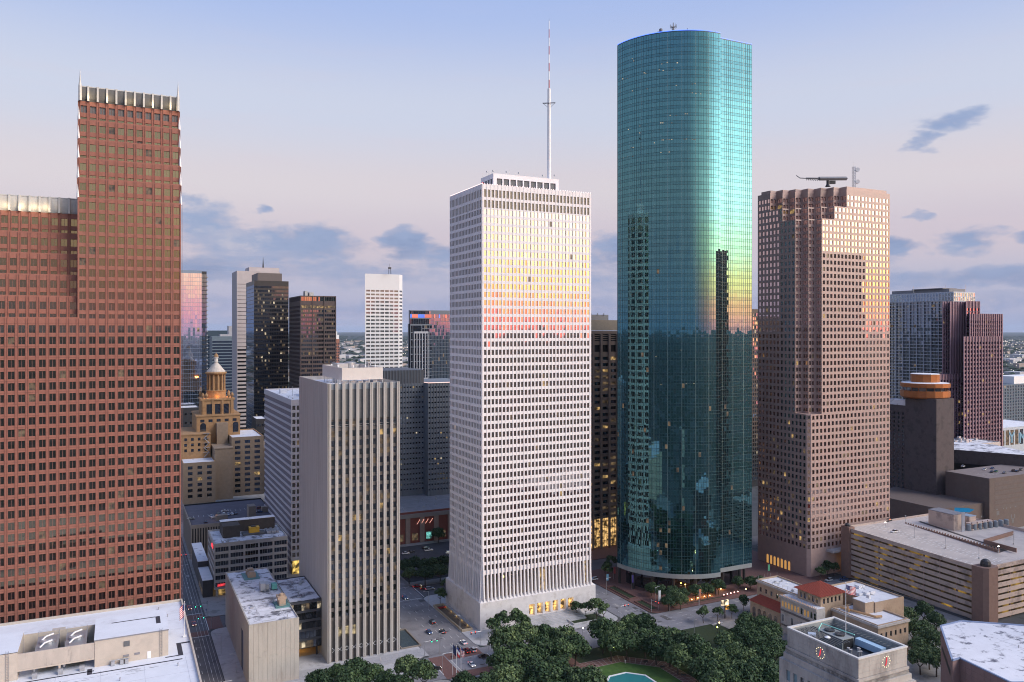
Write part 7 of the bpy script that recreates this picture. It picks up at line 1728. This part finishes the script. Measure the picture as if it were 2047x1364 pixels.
grove('street', [(1406, 1226), (1435, 1223), (1463, 1217), (1487, 1204)], 4.8, 1.0, ['small round tree left of the lit sign, by pale street', 'slim small tree just left of the lit sign post', 'small tree just right of the lit sign post', 'small tree near the library corner by the street'], 'small trees along the front street')
grove('oak', [(1302, 1168), (1322, 1178), (1345, 1183), (1366, 1182), (1390, 1177), (1414, 1172), (1436, 1166), (1476, 1158), (1500, 1154), (1520, 1158), (1336, 1196), (1360, 1194)], 6.5, .62, 'uplit grove under glass tower', 'uplit grove under the glass tower')
grove('street', [(985, 1256), (1003, 1250), (1032, 1241), (1045, 1246)], 4.8, 1.25, ['leafy tree at near corner of the white tower', 'light green tree left of the white tower doors', 'light green tree just left of the first lit door', 'bushy tree beside the white tower front steps'], 'trees left of the white tower doors')
grove('street', [(1152, 1214), (1172, 1216), (1192, 1219), (1207, 1222)], 4.8, 1.15, ['left tree on the raised bed right of lit doors', 'second tree on the raised bed right of lit doors', 'third tree on the raised bed right of lit doors', 'last tree on the raised bed by the side street'], 'trees right of the white tower doors')
grove('oak', [(810, 1132), (828, 1126), (848, 1130), (866, 1128), (886, 1122), (818, 1145), (850, 1146), (880, 1140)], 6.5, .72, 'screen along dark parking lot', 'trees before the parking lot')
grove('oak', [(828, 1052), (846, 1055), (862, 1060), (876, 1066)], 6.5, .66, ['tall tree by the reddish wall lamps of brick podium', 'second tree before the brick podium', 'third tree before the brick podium', 'lowest tree at right end before brick podium'], 'trees before the brick podium')
grove('street', [(890, 1165), (880, 1190)], 4.8, 1.0, ['small tree at far left corner of white tower', 'small tree at head of the sunken ramp'], 'small trees beside the ramp')
grove('street', [(1640, 1142), (1654, 1139), (1668, 1135)], 4.8, 1.1, ['left street tree under the pale canopy of brown tower', 'middle street tree under the pale canopy of brown tower', 'right street tree under the pale canopy of brown tower'], 'trees under the pale canopy')
grove('oak', [(1788, 1212), (1812, 1232), (1846, 1222), (1872, 1238), (1800, 1246), (1824, 1262), (1850, 1262), (1866, 1282), (1838, 1288), (1858, 1308), (1840, 1318), (1872, 1322), (1790, 1235)], 6.5, .75, 'belt between library and garage', 'trees between library and garage')
grove('oak', [(1920, 1003), (1935, 1005), (1950, 1010)], 24, .6, ['left tree beside the rooftop swimming pool', 'middle tree beside the rooftop swimming pool', 'right tree beside the rooftop swimming pool'], 'trees beside the rooftop pool')
grove('street', [(1215, 1130), (1222, 1122), (1212, 1143)], 4.8, 1.1, ['middle small tree at left foot of glass tower', 'farthest small tree at left foot of glass tower', 'nearest small tree at left foot of glass tower'], 'small trees at the glass tower foot')

# ------------------------------------------------------------------ vehicles
m_tyre = paint('tyre', (.015, .015, .016), .8); m_rim = paint('wheel rim', (.35, .35, .37), .4, .6); m_cg = glass('car glass', (.6, .65, .72), .2)
l_head = lit('headlight', (1, .93, .80), 3, rooms=False); l_tail = lit('tail light', (1, .05, .03), 2.2, rooms=False); m_headoff = paint('headlight lens', (.6, .6, .58), .2); m_tailoff = paint('tail lens', (.30, .015, .012), .3)
COLS = dict(white=(.70, .70, .70), silver=(.42, .43, .45), grey=(.14, .145, .15), black=(.016, .016, .018), red=(.32, .02, .02), maroon=(.14, .02, .02), blue=(.03, .07, .18), tan=(.35, .29, .2), green=(.03, .12, .06))
PAINT = {k: paint(k + ' car paint', v, .3, 0, .6) for k, v in COLS.items()}
def profile(kind):
    if kind == 'sedan': return 4.7, [(-2.3, .35), (-2.35, .75), (-1.7, .95), (2.25 - 1.1, .92), (2.25, .72), (2.32, .4)], [(-1.65, .95), (-.95, 1.42), (.45, 1.42), (1.15, .93)]
    if kind == 'suv': return 4.8, [(-2.35, .4), (-2.4, 1.05), (-2.2, 1.12), (1.1, 1.08), (2.25, .95), (2.35, .45)], [(-2.2, 1.12), (-1.9, 1.75), (.4, 1.75), (1.15, 1.09)]
    return 5.6, [(-2.8, .5), (-2.8, 1.12), (-.75, 1.12), (1.4, 1.1), (2.7, 1.0), (2.8, .5)], [(-.75, 1.12), (-.6, 1.8), (.75, 1.8), (1.45, 1.11)]
CAR = {}
def car_meshes(kind, colr):
    k = (kind, colr)
    if k in CAR: return CAR[k]
    L_, low, top = profile(kind); wd = .92
    def extr(pts, w0, w1, mi=0, b=None):
        b = b or MB(); n = len(pts); zmax = max(z for _, z in pts); zmin = min(z for _, z in pts); A = []; B = []
        for x, z in pts: f = (z - zmin) / max(.01, zmax - zmin); w = w0 + (w1 - w0) * f; A.append((x, -w, z)); B.append((x, w, z))
        b.poly(A, mi); b.poly(B[::-1], mi)
        for i in range(n): j = (i + 1) % n; b.poly([A[i], A[j], B[j], B[i]][::-1], mi)
        return b
    body = extr(low, wd, wd * .94)
    if kind == 'pickup': body.box(-2.7, -.85, -.80, .80, 1.13, 1.14, 1)
    for x, z in (): pass
    cab = extr(top, wd * .88, wd * .70)
    t0, t1 = top[1], top[2]; roof = MB(); roof.box(t0[0] + .05, t1[0] - .05, -wd * .69, wd * .69, t0[1] + .002, t0[1] + .05)
    wh = MB(); wh.tube((0, -.11, 0), (0, .11, 0), .34, n=12, mi=0); wh.tube((0, -.125, 0), (0, .125, 0), .19, n=8, mi=1)
    CAR[k] = (body.mesh('body', [PAINT[colr], m_dark]), cab.mesh('windows', m_cg), roof.mesh('roof', PAINT[colr]), wh.mesh('wheel', [m_tyre, m_rim]), L_, low)
    return CAR[k]
hb = MB(); hb.box(-.04, .04, -.19, .19, -.08, .08); HL = {True: hb.mesh('headlight', l_head), False: hb.mesh('headlight', m_headoff)}; TL = {True: hb.mesh('tail_light', l_tail), False: hb.mesh('tail_light', m_tailoff)}
def car(kind, colr, x, y, ang, label, on=False, z=.02, group='cars on the streets'):
    bm, cm, rm, wm, L_, low = car_meshes(kind, colr)
    t = thing({'sedan': 'sedan_car', 'suv': 'sport_utility_car', 'pickup': 'pickup_truck'}[kind], label, 'car' if kind != 'pickup' else 'pickup truck', (x, y, z), ang, group)
    link_mesh('body', bm, t); link_mesh('windows', cm, t); link_mesh('roof', rm, t)
    for sx_ in (-L_ * .30, L_ * .31):
        for sy_ in (-.82, .82): link_mesh('wheel', wm, t, (sx_, sy_, .34))
    for sy_ in (-.66, .66): link_mesh('headlight', HL[on], t, (low[-1][0] + .0, sy_, .68)); link_mesh('tail_light', TL[on], t, (low[0][0] - .03, sy_, .78))
def car_px(kind, colr, px, py, ang, label, on=False, zz=.02, group='cars on the streets'):
    x, y = G(px, py, zz + .6); car(kind, colr, x, y, ang, label, on, zz, group)
UP, DN, RT, LF = pi / 2, -pi / 2, 0, pi
car_px('sedan', 'red', 388, 1247, DN, 'red sedan crossing the tram street intersection', True); car_px('sedan', 'red', 379, 1215, DN, 'red sedan beyond the intersection beside the red tower', True)
car_px('suv', 'black', 864, 1243, UP, 'black car highest on main street, tail lights on', True); car_px('sedan', 'black', 885, 1262, UP, 'black sedan beside the sunken ramp, brake lights on', True); car_px('sedan', 'blue', 858, 1263, DN, 'dark blue sedan driving left lane of main street with headlights', True)
car_px('sedan', 'white', 927, 1284, UP, 'white sedan waiting at kerb below the ramp', True); car_px('suv', 'maroon', 933, 1301, UP, 'maroon car at the stop line behind flag', True); car_px('suv', 'silver', 945, 1299, UP, 'silver car beside the maroon car at stop line', True); car_px('suv', 'black', 913, 1297, UP, 'dark car at the stop line half hidden by flag', True)
car_px('sedan', 'black', 966, 1311, RT, 'long black sedan turning right at the crossing', False); car_px('sedan', 'white', 943, 1328, DN, 'white sedan with bright headlights inside the crossing', True)
car_px('sedan', 'red', 834, 1172, RT, 'red car farthest at the upper crossing', True); car_px('suv', 'maroon', 849, 1176, RT, 'maroon car between red and silver at upper crossing', True); car_px('suv', 'silver', 859, 1177, RT, 'silver wagon nearest the pale curb at upper crossing', True); car_px('sedan', 'blue', 810, 1195, DN, 'car with two round headlights beside ribbed tower edge', True)
car_px('sedan', 'black', 871, 1336, RT, 'dark sedan waiting at stop line behind oaks', True); car_px('suv', 'white', 1187, 1158, LF, 'white car right of white tower on side street', True)
car_px('pickup', 'white', 857, 1100, RT, 'white pickup parked in the dark lot', False, .15, 'vehicles in the parking lot'); car_px('sedan', 'black', 851, 1095, RT, 'black sedan beside white pickup in the lot', False, .15, 'vehicles in the parking lot'); car_px('sedan', 'white', 811, 1106, RT, 'white sedan half hidden by ribbed tower in lot', False, .15, 'vehicles in the parking lot'); car_px('sedan', 'black', 822, 1103, RT, 'black sedan near lot trees', False, .15, 'vehicles in the parking lot'); car_px('suv', 'white', 898, 1105, RT, 'white van parked against the white tower edge', False, .15, 'vehicles in the parking lot')
car_px('suv', 'silver', 1657, 1160, LF, 'silver car parked under the brown tower trees', False); car_px('suv', 'blue', 1686, 1158, LF, 'blue car beside the garage end pier', False)
car_px('pickup', 'white', 1789, 1063, LF, 'white pickup on the garage roof deck', False, 26.6, 'vehicles on the garage roof'); car_px('pickup', 'black', 1777, 1041, LF + .15, 'black pickup by the far parapet of garage roof', False, 27.0, 'vehicles on the garage roof')
zd = 20.1
for (k, c, px, py, a, lab) in (('sedan', 'white', 422, 1032, UP, 'white car alone at left on the garage deck'), ('sedan', 'black', 411, 1043, UP, 'black car near the deck parapet'), ('suv', 'black', 436, 1027, UP, 'black car left of the white cluster on deck'), ('suv', 'white', 447, 1028, UP, 'white van facing camera in deck cluster'), ('sedan', 'silver', 456, 1028, UP, 'silver car in deck cluster'), ('sedan', 'white', 464, 1027, UP, 'right white car of deck cluster'), ('sedan', 'black', 471, 1026, UP, 'black car at right end of deck cluster'), ('sedan', 'white', 450, 1021, RT, 'long white car behind the deck cluster'), ('suv', 'maroon', 520, 1016, RT, 'maroon car at far right of the deck'), ('sedan', 'blue', 519, 1023, RT, 'pale blue car under the maroon one'), ('sedan', 'grey', 381, 1037, RT, 'grey car at the left deck edge'), ('sedan', 'silver', 430, 1035, RT, 'silver car behind the small ramp house')):
    car_px(k, c, px, py, a, lab, False, zd, 'cars on the ribbed garage deck')
zf = zat(957, 560)
for (k, c, px, py, lab) in (('sedan', 'silver', 1925, 932, 'silver car at far left of the brown roof'), ('sedan', 'white', 1968, 938, 'white car in middle of the brown roof'), ('sedan', 'black', 1983, 943, 'black car in front row of brown roof'), ('sedan', 'green', 1991, 942, 'dark green car in front row of brown roof'), ('sedan', 'grey', 2008, 945, 'grey car standing apart on brown roof'), ('suv', 'black', 2026, 941, 'black car in dark group on brown roof'), ('sedan', 'black', 2033, 942, 'middle black car of dark group at right'), ('suv', 'grey', 2041, 939, 'grey car at far right of brown roof'), ('sedan', 'blue', 1984, 936, 'blue car in the back row of brown roof')):
    car_px(k, c, px, py, RT + .3, lab, False, zf, 'cars on the brown roof')

# ------------------------------------------------------------------ flags, lamps, signals, signs, people
fm, ft, fb = new_mat('flag cloth')
def usa_flag(name, label, x, y, z0, z1, w, h, droop, ang, base=True):
    t = thing(name, label, 'flag', (x, y, z0)); q = MB(); q.tube((x, y, z0), (x, y, z1), .10, .06, 8); q.lathe(x, y, [(.06, z1), (.16, z1 + .15), (.03, z1 + .3)], 8); q.build('pole', m_white, t)
    if base: q = MB(); q.box(x - .6, x + .6, y - .4, y + .4, z0, z0 + .5); q.build('pole_base', m_white, t)
    red_, wht, blu = paint('flag red', (.45, .03, .05), .8), paint('flag white', (.75, .73, .74), .8), paint('flag blue', (.02, .03, .14), .8)
    q = MB(); nx_, nz_ = 16, 26; dx, dy = cos(ang), sin(ang)
    def Pt(i, j):
        u, v = i / nx_, j / nz_; wv = .22 * sin(u * 8 + v * 1.6) * (u ** .5); a = u * w * (1 - .35 * droop); zz = z1 - .25 - v * h - droop * (u * w) * .75 - .12 * sin(u * 6)
        return (x + dx * a - dy * wv, y + dy * a + dx * wv, zz)
    for i in range(nx_):
        for j in range(nz_):
            mi = 2 if (i < 6 and j < 14) else (0 if (j // 2) % 2 == 0 else 1); q.poly([Pt(i, j), Pt(i + 1, j), Pt(i + 1, j + 1), Pt(i, j + 1)], mi)
    q.build('flag_cloth', [red_, wht, blu], t)
    b = MB(); 
    for r in range(4):
        for k in range(5):
            c = Pt(.7 + k * 1.05, 1.6 + r * 3.3); s = h * .022; nxn, nyn = dy * .03, -dx * .03
            b.poly([(c[0] + nxn - dx * s, c[1] + nyn - dy * s, c[2]), (c[0] + nxn, c[1] + nyn, c[2] - s), (c[0] + nxn + dx * s, c[1] + nyn + dy * s, c[2]), (c[0] + nxn, c[1] + nyn, c[2] + s)])
    b.build('flag_star', wht, t, kind='stuff')
x, y = G(1690.7, 1284, 58.6); usa_flag('national_flag', 'striped flag flying over city hall roof on white pole', x, y, 58.6, zat(1166, depth(x, y)), 3.3, 2.3, .45, -TH, True)
x, y = G(369, 1273, 33.6); usa_flag('national_flag', 'striped flag hanging limp at right edge of hall roof', x, y, 33.6, 33.6 + 12.3, 2.6, 4.4, 1.05, pi - TH + .3, True)
def cloth_flag(label, px, py, h, cols):
    x, y = G(px, py, .1); t = thing('hanging_flag', label, 'flag', (x, y, .1), group='three flags by the crossing'); q = MB(); q.tube((x, y, .1), (x, y, h), .12, .07, 8); q.build('pole', m_white, t)
    q = MB(); n = 12
    for j in range(n):
        for i in range(5):
            P_ = lambda i, j: (x + CT * (.1 + i * .26) - ST * .18 * sin(i * 1.9 + j * .4), y - ST * (.1 + i * .26) - CT * .18 * sin(i * 1.9 + j * .4), h - .3 - j * .30 - i * .35)
            q.poly([P_(i, j), P_(i + 1, j), P_(i + 1, j + 1), P_(i, j + 1)], (j * len(cols)) // n if len(cols) < 4 else (i + j) % 2 if i + j > 4 else 2)
    q.build('flag_cloth', [paint('cloth ' + str(c), c, .8) for c in cols], t)
cloth_flag('dark blue flag on the leftmost of three poles', 905, 1350, 13.2, [(.02, .03, .09), (.02, .03, .09)]); cloth_flag('red and white flag on the middle pole', 912.5, 1351, 12.6, [(.02, .04, .16), (.65, .64, .64), (.45, .04, .05)]); cloth_flag('striped flag on the rightmost pole', 921.5, 1342, 10.6, [(.45, .03, .05), (.70, .68, .68), (.03, .04, .14), (.1, .1, .1)])
def street_lamp(px, py, h, label, ang, lit_=False, z=.13):
    x, y = G(px, py, z); t = thing('street_lamp', label, 'street lamp', (x, y, z), group='street lamps'); q = MB(); q.tube((x, y, z), (x, y, h), .12, .08, 6); q.tube((x, y, h - .1), (x + cos(ang) * 2, y + sin(ang) * 2, h + .25), .06, .05, 6); q.build('post', m_steel, t)
    q = MB(); q.obox((x + cos(ang) * 2.2, y + sin(ang) * 2.2), (cos(ang), sin(ang)), .5, .18, h + .15, h + .35); q.build('lamp_head', l_bulb if lit_ else m_steel, t)
for a in ((919.5, 1270, 9.5, 'tall lamp post at near end of the sunken ramp', pi), (856.5, 1217, 9, 'lamp post at far end of the sunken ramp', pi), (878.5, 1307, 9, 'lamp post at the stop line before plaza corner', 0), (884, 1352, 9, 'lamp post left of the three flagpoles', 0), (976, 1300, 10, 'dark lamp post beside white plaza corner', pi), (1388, 1275, 9.5, 'lamp post by front street left of small trees', UP), (1112 + 100, 1190, 9, 'lamp post on side street right of white tower', 0), (1398, 1215, 8, 'banner lamp post before the uplit grove', DN), (442, 1308, 9, 'lamp post beside the stone box wall', pi), (472, 1345, 8, 'lamp post at lower end of tram street', pi), (1310, 1205, 8, 'lamp post on brick corner below glass tower', 0)): street_lamp(*a)
def signal(x, y, ang, arm, label, col_=None):
    t = thing('traffic_signal', label, 'traffic light', (x, y, .13), group='traffic lights'); q = MB(); q.tube((x, y, .13), (x, y, 6.4), .14, .11, 8); q.tube((x, y, 6.1), (x + cos(ang) * arm, y + sin(ang) * arm, 6.4), .09, .06, 6); q.build('post', m_steel, t)
    for f in (.55, .95):
        cx, cy = x + cos(ang) * arm * f, y + sin(ang) * arm * f; q = MB(); q.box(cx - .22, cx + .22, cy - .2, cy + .2, 5.4, 6.6); h = q.build('signal_head', m_dark, t)
        q = MB(); q.lathe(cx, cy - .24, [(.05, 5.55 if col_ is l_green else 6.25), (.2, 5.75 if col_ is l_green else 6.4), (.05, 5.95 if col_ is l_green else 6.55)], 8); q.build('signal_lens', col_ or l_green, h)
signal(39.6, 404.0, pi, 6, 'traffic light at near right corner of tram crossing', l_green); signal(39.8, 421.5, pi, 6, 'traffic light at far right corner of tram crossing', l_green); signal(20, 404.5, 0, 5, 'traffic light beside the red tower foot', l_green); signal(40.0, 520, pi, 6, 'red traffic light far up the tram street', l_red); signal(39.5, 326, pi, 6, 'traffic light at lower end of tram street', l_green)
signal(119.5, 329, 0, 6, 'traffic light at plaza corner by stop line', l_green); signal(146.5, 329.5, pi, 5, 'traffic light at white tower plaza corner', l_red); signal(240.5, 330, DN, 6, 'traffic light on brick corner under the glass tower', l_red); signal(221, 329, 0, 5, 'traffic light on white tower right corner', l_red)
# lit sign post by the pale street
x, y = G(1449, 1236, .13); t = thing('lit_sign_post', 'dark sign post with glowing amber panels by pale street', 'sign', (x, y, .13)); q = MB(); q.box(x - .2, x + .2, y - .2, y + .2, .13, 9.0); q.build('post', m_dark, t)
for (dx, z0, z1, w_, mm) in ((-2.2, 6.6, 9.0, 4.4, lit('amber sign panel', (1, .78, .5), 1.6)), (.4, 4.4, 6.2, 2.2, lit('orange sign panel', (1, .45, .08), 1.3))): q = MB(); q.box(x + dx * CT - .1, x + (dx + w_) * CT, y - (dx + w_) * ST * .3 - .15, y - dx * ST * .3 + .15, z0, z1); q.build('sign_panel', mm, t)
lamp(t, (x, y - 1.2, 3.5), 120, (1, .6, .25), .3)
# banners under the glass tower
for (px, py, h, c, lab) in ((1316, 1219, 10, (.55, .57, .58), 'tall white banner on brick corner'), (1339, 1222, 6, (.10, .32, .22), 'small green banner right of white banner'), (1397, 1212, 9, (.55, .20, .10), 'orange and purple banner before the uplit grove'), (1263, 1178, 8, (.16, .12, .45), 'purple and red banner on side street planter'), (1226, 1158, 7, (.50, .10, .10), 'red banner on side street beyond white tower'), (1212, 1172, 7, (.12, .30, .45), 'teal and red banner beside side street'), (1535, 1152, 7, (.10, .40, .22), 'green white red banner before brown tower')):
    x, y = G(px, py, .13); t = thing('banner_post', lab, 'banner', (x, y, .13), group='street banners'); q = MB(); q.tube((x, y, .13), (x, y, h), .09, .07, 6); q.build('post', m_steel, t); q = MB(); q.box(x + .15, x + 1.5, y - .04, y + .04, h * .45, h - .3); q.build('banner_cloth', paint('banner ' + lab[:12], c, .7), t)
for i in range(5):
    x, y = G(1447 + i * 7, 1193 - i * 1.6, .13); t = thing('bollard_light', ORD[i] + ' from left of five red glowing bollards before grove', 'bollard', (x, y, .13), group='row of five glowing bollards'); q = MB(); q.lathe(x, y, [(.28, .13), (.28, .9)], 10); q.build('body', paint('bollard red', (.35, .05, .04), .5) if 'bollard red' not in bpy.data.materials else bpy.data.materials['bollard red'], t); q = MB(); q.lathe(x, y, [(.28, .92), (.30, 1.35), (.1, 1.5)], 10); q.build('lamp_head', lit('pink bollard lamp', (1, .55, .50), 4, rooms=False) if 'pink bollard lamp' not in bpy.data.materials else bpy.data.materials['pink bollard lamp'], t)
# park lamps
for i, (px, py, h, c, lab) in enumerate(((1226, 1296, 4, (.85, 1, .25), 'park lamp with yellow green glow left of lawn walk'), (1252, 1294, 4, (1, .95, .8), 'park lamp just right of yellow green lamp'), (1317, 1302, 4, (1, .95, .8), 'pale park lamp in oaks above brick walk'), (1338, 1315, 4, (1, .95, .8), 'lower pale park lamp in oaks above walk'), (1367, 1319, 3, (.8, 1, .25), 'bright yellow green lamp at edge of the oak clump'), (1422, 1352, 4, (1, .95, .8), 'pale park lamp in the clump beside city hall'), (1491, 1178, 5, (1, .70, .32), 'bright warm lamp left of library roof'), (1534, 1279, 4, (1, .50, .18), 'orange lamp beside library path'), (1558, 1262, 5, (1, .50, .18), 'orange lamp at the library front'), (1438, 1245, 5, (1, .55, .2), 'orange lamp beside pale benches by street'), (1434, 1254, 3, (.9, 1, .2), 'lemon lamp lighting a tree by the street'), (1087, 1362, 4, (.9, 1, .5), 'pale lamp at bottom of left oak clump'), (1486, 1236, 4, (1, .6, .2), 'orange lamp inside oaks before the arcade'), (1165, 1256, 4, (1, .95, .8), 'pale lamp between oak clumps under raised bed'))):
    x, y = G(px, py, h); t = thing('park_lamp', lab, 'park lamp', (x, y, .1), group='lamps in the park'); q = MB(); q.tube((x, y, .1), (x, y, h - .3), .08, .06, 6); q.build('post', m_dark, t); q = MB(); q.lathe(x, y, [(.1, h - .3), (.32, h), (.1, h + .35)], 8); q.build('globe', lit('lamp globe ' + str(i), c, 9, rooms=False), t); lamp(t, (x, y, h + .6), 90, c, .3)
# orange uplights on the grove trunks
t = thing('grove_uplights', 'orange uplights glowing on trunks of the grove under glass tower', 'uplights', (265, 330, .13))
for i, (px, py) in enumerate(((1345, 1208), (1370, 1202), (1383, 1199), (1395, 1196), (1408, 1193), (1419, 1191), (1441, 1178))):
    x, y = G(px, py, .13); q = MB(); q.lathe(x, y, [(.2, .13), (.22, .45), (.1, .5)], 8); q.build('lamp_head', l_bulbw, t); lamp(t, (x, y, 1.6), 420, (1, .50, .10), .3)
# planters, ramp, basin, benches
def walls(nm, label, cat, x0, x1, y0, y1, h, th, m_, floor=None):
    t = thing(nm, label, cat, (x0, y0, .13))
    for a in ((x0, x1, y0, y0 + th), (x0, x1, y1 - th, y1), (x0, x0 + th, y0 + th, y1 - th), (x1 - th, x1, y0 + th, y1 - th)): q = MB(); q.box(*a, .13, h); q.build('side_wall', m_, t)
    if floor: q = MB(); q.poly([(x0 + th, y0 + th, .2), (x1 - th, y0 + th, .2), (x1 - th, y1 - th, .2), (x0 + th, y1 - th, .2)]); q.build('floor', floor, t)
    return t
m_ramp = mat('ochre ramp wall', (.36, .30, .22), .8, .12, .5)
t = walls('sunken_ramp', 'walled vehicle ramp with warm lights sinking beside the white tower', 'ramp', 144.6, 150, 347, 385, 1.3, .4, m_ramp, mat('dark ramp floor', (.10, .085, .07), .8))
q = MB(); q.box(145.1, 149.5, 380, 381, .5, 1.2); q.build('red_barrier', paint('dark red barrier', (.25, .03, .03), .6), t)
for k in range(5): lamp(t, (149.2, 352 + k * 7, 1.1), 25, (1, .66, .25), .2)
t = walls('sunken_water_basin', 'walled basin of grey water right of the ribbed tower', 'basin', 112.6, 122, 340, 362, .7, .5, mat('basin wall', (.22, .19, .16), .8), glass('grey basin water', (.7, .75, .8), .25, body=(.06, .085, .09), wob=.03, wscale=1.0))
for (x0, x1, y0, y1, lab) in ((241, 246, 331, 346, 'brick planter wall nearest the street corner'), (241, 246, 350, 372, 'long brick planter along the side street'), (254, 290, 329.5, 332.5, 'brick planter under the uplit trees')): walls('brick_planter', lab, 'planter', x0, x1, y0, y1, .8, .4, m_brick, m_soil)
walls('stone_planter', 'pale planter bed with trees right of the lit doors', 'planter', 196, 214, 331, 341, 1.0, .4, m_plaza, m_soil); walls('stone_planter', 'pale planter bed left of the lit doors', 'planter', 157, 172, 332, 341, 1.0, .4, m_plaza, m_soil)
for (px, py, a, lab) in ((1291, 1325, -.2, 'dark bench on the brick walk above the pool'), (1324, 1336, -.7, 'dark bench right along the brick walk'), (1366, 1352, -.8, 'dark bench lowest on the right brick walk')):
    x, y = G(px, py, .2); t = thing('park_bench', lab, 'bench', (x, y, .19), a, group='benches on the brick walk')
    for nm, a_ in (('seat', (-1, 1, -.25, .25, .42, .5)), ('backrest', (-1, 1, .22, .3, .5, .95)), ('leg', (-.85, -.75, -.22, .22, 0, .42)), ('leg', (.75, .85, -.22, .22, 0, .42))): q = MB(); q.box(*a_); link_mesh(nm, q.mesh(nm, m_dark), t)
def person(px, py, label, shirt, z=.14, stride=.25):
    x, y = G(px, py, z); V = [(0, 0, .95), (0, 0, 1.2), (0, .01, 1.42), (0, .01, 1.52), (0, .02, 1.68), (.1, 0, .9), (.1, stride * .5, .5), (.1, stride * .3, .06), (-.1, 0, .9), (-.1, -stride * .4, .5), (-.1, -stride, .08), (.2, 0, 1.4), (.25, -.1, 1.12), (.24, .02, .9), (-.2, 0, 1.4), (-.25, .08, 1.12), (-.22, .18, .92), (.1, stride * .3 + .16, .04), (-.1, -stride + .15, .05)]
    Ed = [(0, 1), (1, 2), (2, 3), (3, 4), (0, 5), (5, 6), (6, 7), (0, 8), (8, 9), (9, 10), (2, 11), (11, 12), (12, 13), (2, 14), (14, 15), (15, 16), (7, 17), (10, 18)]
    rad = [.15, .15, .17, .06, .11, .10, .075, .05, .10, .075, .05, .07, .05, .04, .07, .05, .04, .045, .045]
    me = bpy.data.meshes.new('person'); me.from_pydata(V, Ed, []); o = bpy.data.objects.new('person', me); col.objects.link(o); o.location = (x, y, z); o.rotation_euler = (0, 0, R.random() * 6)
    md = o.modifiers.new('Skin', 'SKIN'); me.skin_vertices[0].data[0].use_root = True
    for v, r_ in zip(me.skin_vertices[0].data, rad): v.radius = (r_, r_)
    o.modifiers.new('Subdivision', 'SUBSURF').levels = 1; me.materials.append(shirt); tag(o, label, 'person', 'people on foot')
cl = [paint('dark clothes', (.03, .03, .04), .8), paint('light clothes', (.45, .42, .4), .8), paint('blue clothes', (.05, .09, .2), .8)]
for (px, py, lab, c) in ((760, 1322, 'person in light clothes walking the pale plaza below ribbed tower', 1), (414, 1208, 'person in dark clothes on pavement by office corner', 0), (412, 1224, 'person in blue clothes waiting at tram crossing corner', 2), (398, 1165, 'person in dark clothes far up the tram street pavement', 0), (1250, 1327, 'person in light clothes sitting out on the lawn', 1)): person(px, py, lab, cl[c])
x, y = G(1428, 1250, .13)
for i, (dx, lab) in enumerate(((0, 'pale low stone bench left by the park path'), (3.5, 'pale low stone bench right by the park path'))):
    t = thing('stone_bench', lab, 'bench', (x + dx, y, .16)); q = MB(); q.box(x + dx - 1.4, x + dx + 1.4, y - .4, y + .4, .55, .75); q.build('seat', m_plaza, t); q = MB(); q.box(x + dx - 1, x + dx + 1, y - .25, y + .25, .16, .54); q.build('base', m_plaza, t)

# ------------------------------------------------------------------ the far city
rr_ = random.Random(3); b = MB(); tr = MB(); li = MB()
for k in range(2600):
    t_ = 1300 + 9000 * rr_.random() ** 1.7; px = rr_.uniform(-100, 2150); x, y = at(px, t_); s = rr_.uniform(12, 45); h = rr_.choice((5, 6, 7, 8, 10, 14, 18 if t_ < 5000 else 9)); b.obox((x, y), (1, 0) if rr_.random() < .7 else (.8, .6), s, s * rr_.uniform(.3, .8), -.3, h, rr_.choice((0, 0, 1, 2)))
b.build('distant_city', [mat('far pale roofs', (.42, .42, .44), .8, .3, .01), mat('far tan walls', (.30, .25, .22), .8, .3, .01), mat('far grey blocks', (.16, .17, .19), .8, .3, .01)], kind='stuff')
for k in range(9000):
    t_ = 1250 + 16000 * rr_.random() ** 1.5; px = rr_.uniform(-100, 2150); x, y = at(px, t_); s = rr_.uniform(8, 20) * (1 + t_ / 9000); h = rr_.uniform(7, 14); kk = len(tr.v)
    tr.v += [(x + s, y, h * .4), (x, y + s, h * .4), (x - s, y, h * .4), (x, y - s, h * .4), (x, y, h), (x, y, -.3)]
    for a, c, d in ((0, 1, 4), (1, 2, 4), (2, 3, 4), (3, 0, 4), (1, 0, 5), (2, 1, 5), (3, 2, 5), (0, 3, 5)): tr.f.append((kk + a, kk + c, kk + d)); tr.m.append(0)
tr.build('distant_trees', mat('far trees', (.028, .048, .032), .95, .3, .01), kind='stuff')
for k in range(520):
    t_ = 1300 + 9000 * rr_.random() ** 1.4; px = rr_.choice((rr_.uniform(360, 900), rr_.uniform(1990, 2060), rr_.uniform(0, 2047))); x, y = at(px, t_); s = .35 + t_ / 4200; z = rr_.uniform(8, 16); li.lathe(x, y, [(.1, z - s), (s, z), (.1, z + s)], 5)
li.build('distant_lights', lit('distant lamp', (1, .86, .72), 3, rooms=False), kind='stuff')
# ------------------------------------------------------------------ the air: thin blue haze over the whole city
hm = bpy.data.materials.new('haze'); hm.use_nodes = True; ht = hm.node_tree; ht.nodes.clear()
hv = ht.nodes.new('ShaderNodeVolumePrincipled'); ho = ht.nodes.new('ShaderNodeOutputMaterial'); ht.links.new(hv.outputs[0], ho.inputs['Volume'])
hv.inputs['Color'].default_value = (.62, .78, 1, 1); hv.inputs['Density'].default_value = 1.4e-5; hv.inputs['Anisotropy'].default_value = 0
b = MB(); b.box(-42000, 42000, -42000, 42000, -1.4, 330.0); o = b.build('haze', hm, kind='stuff')
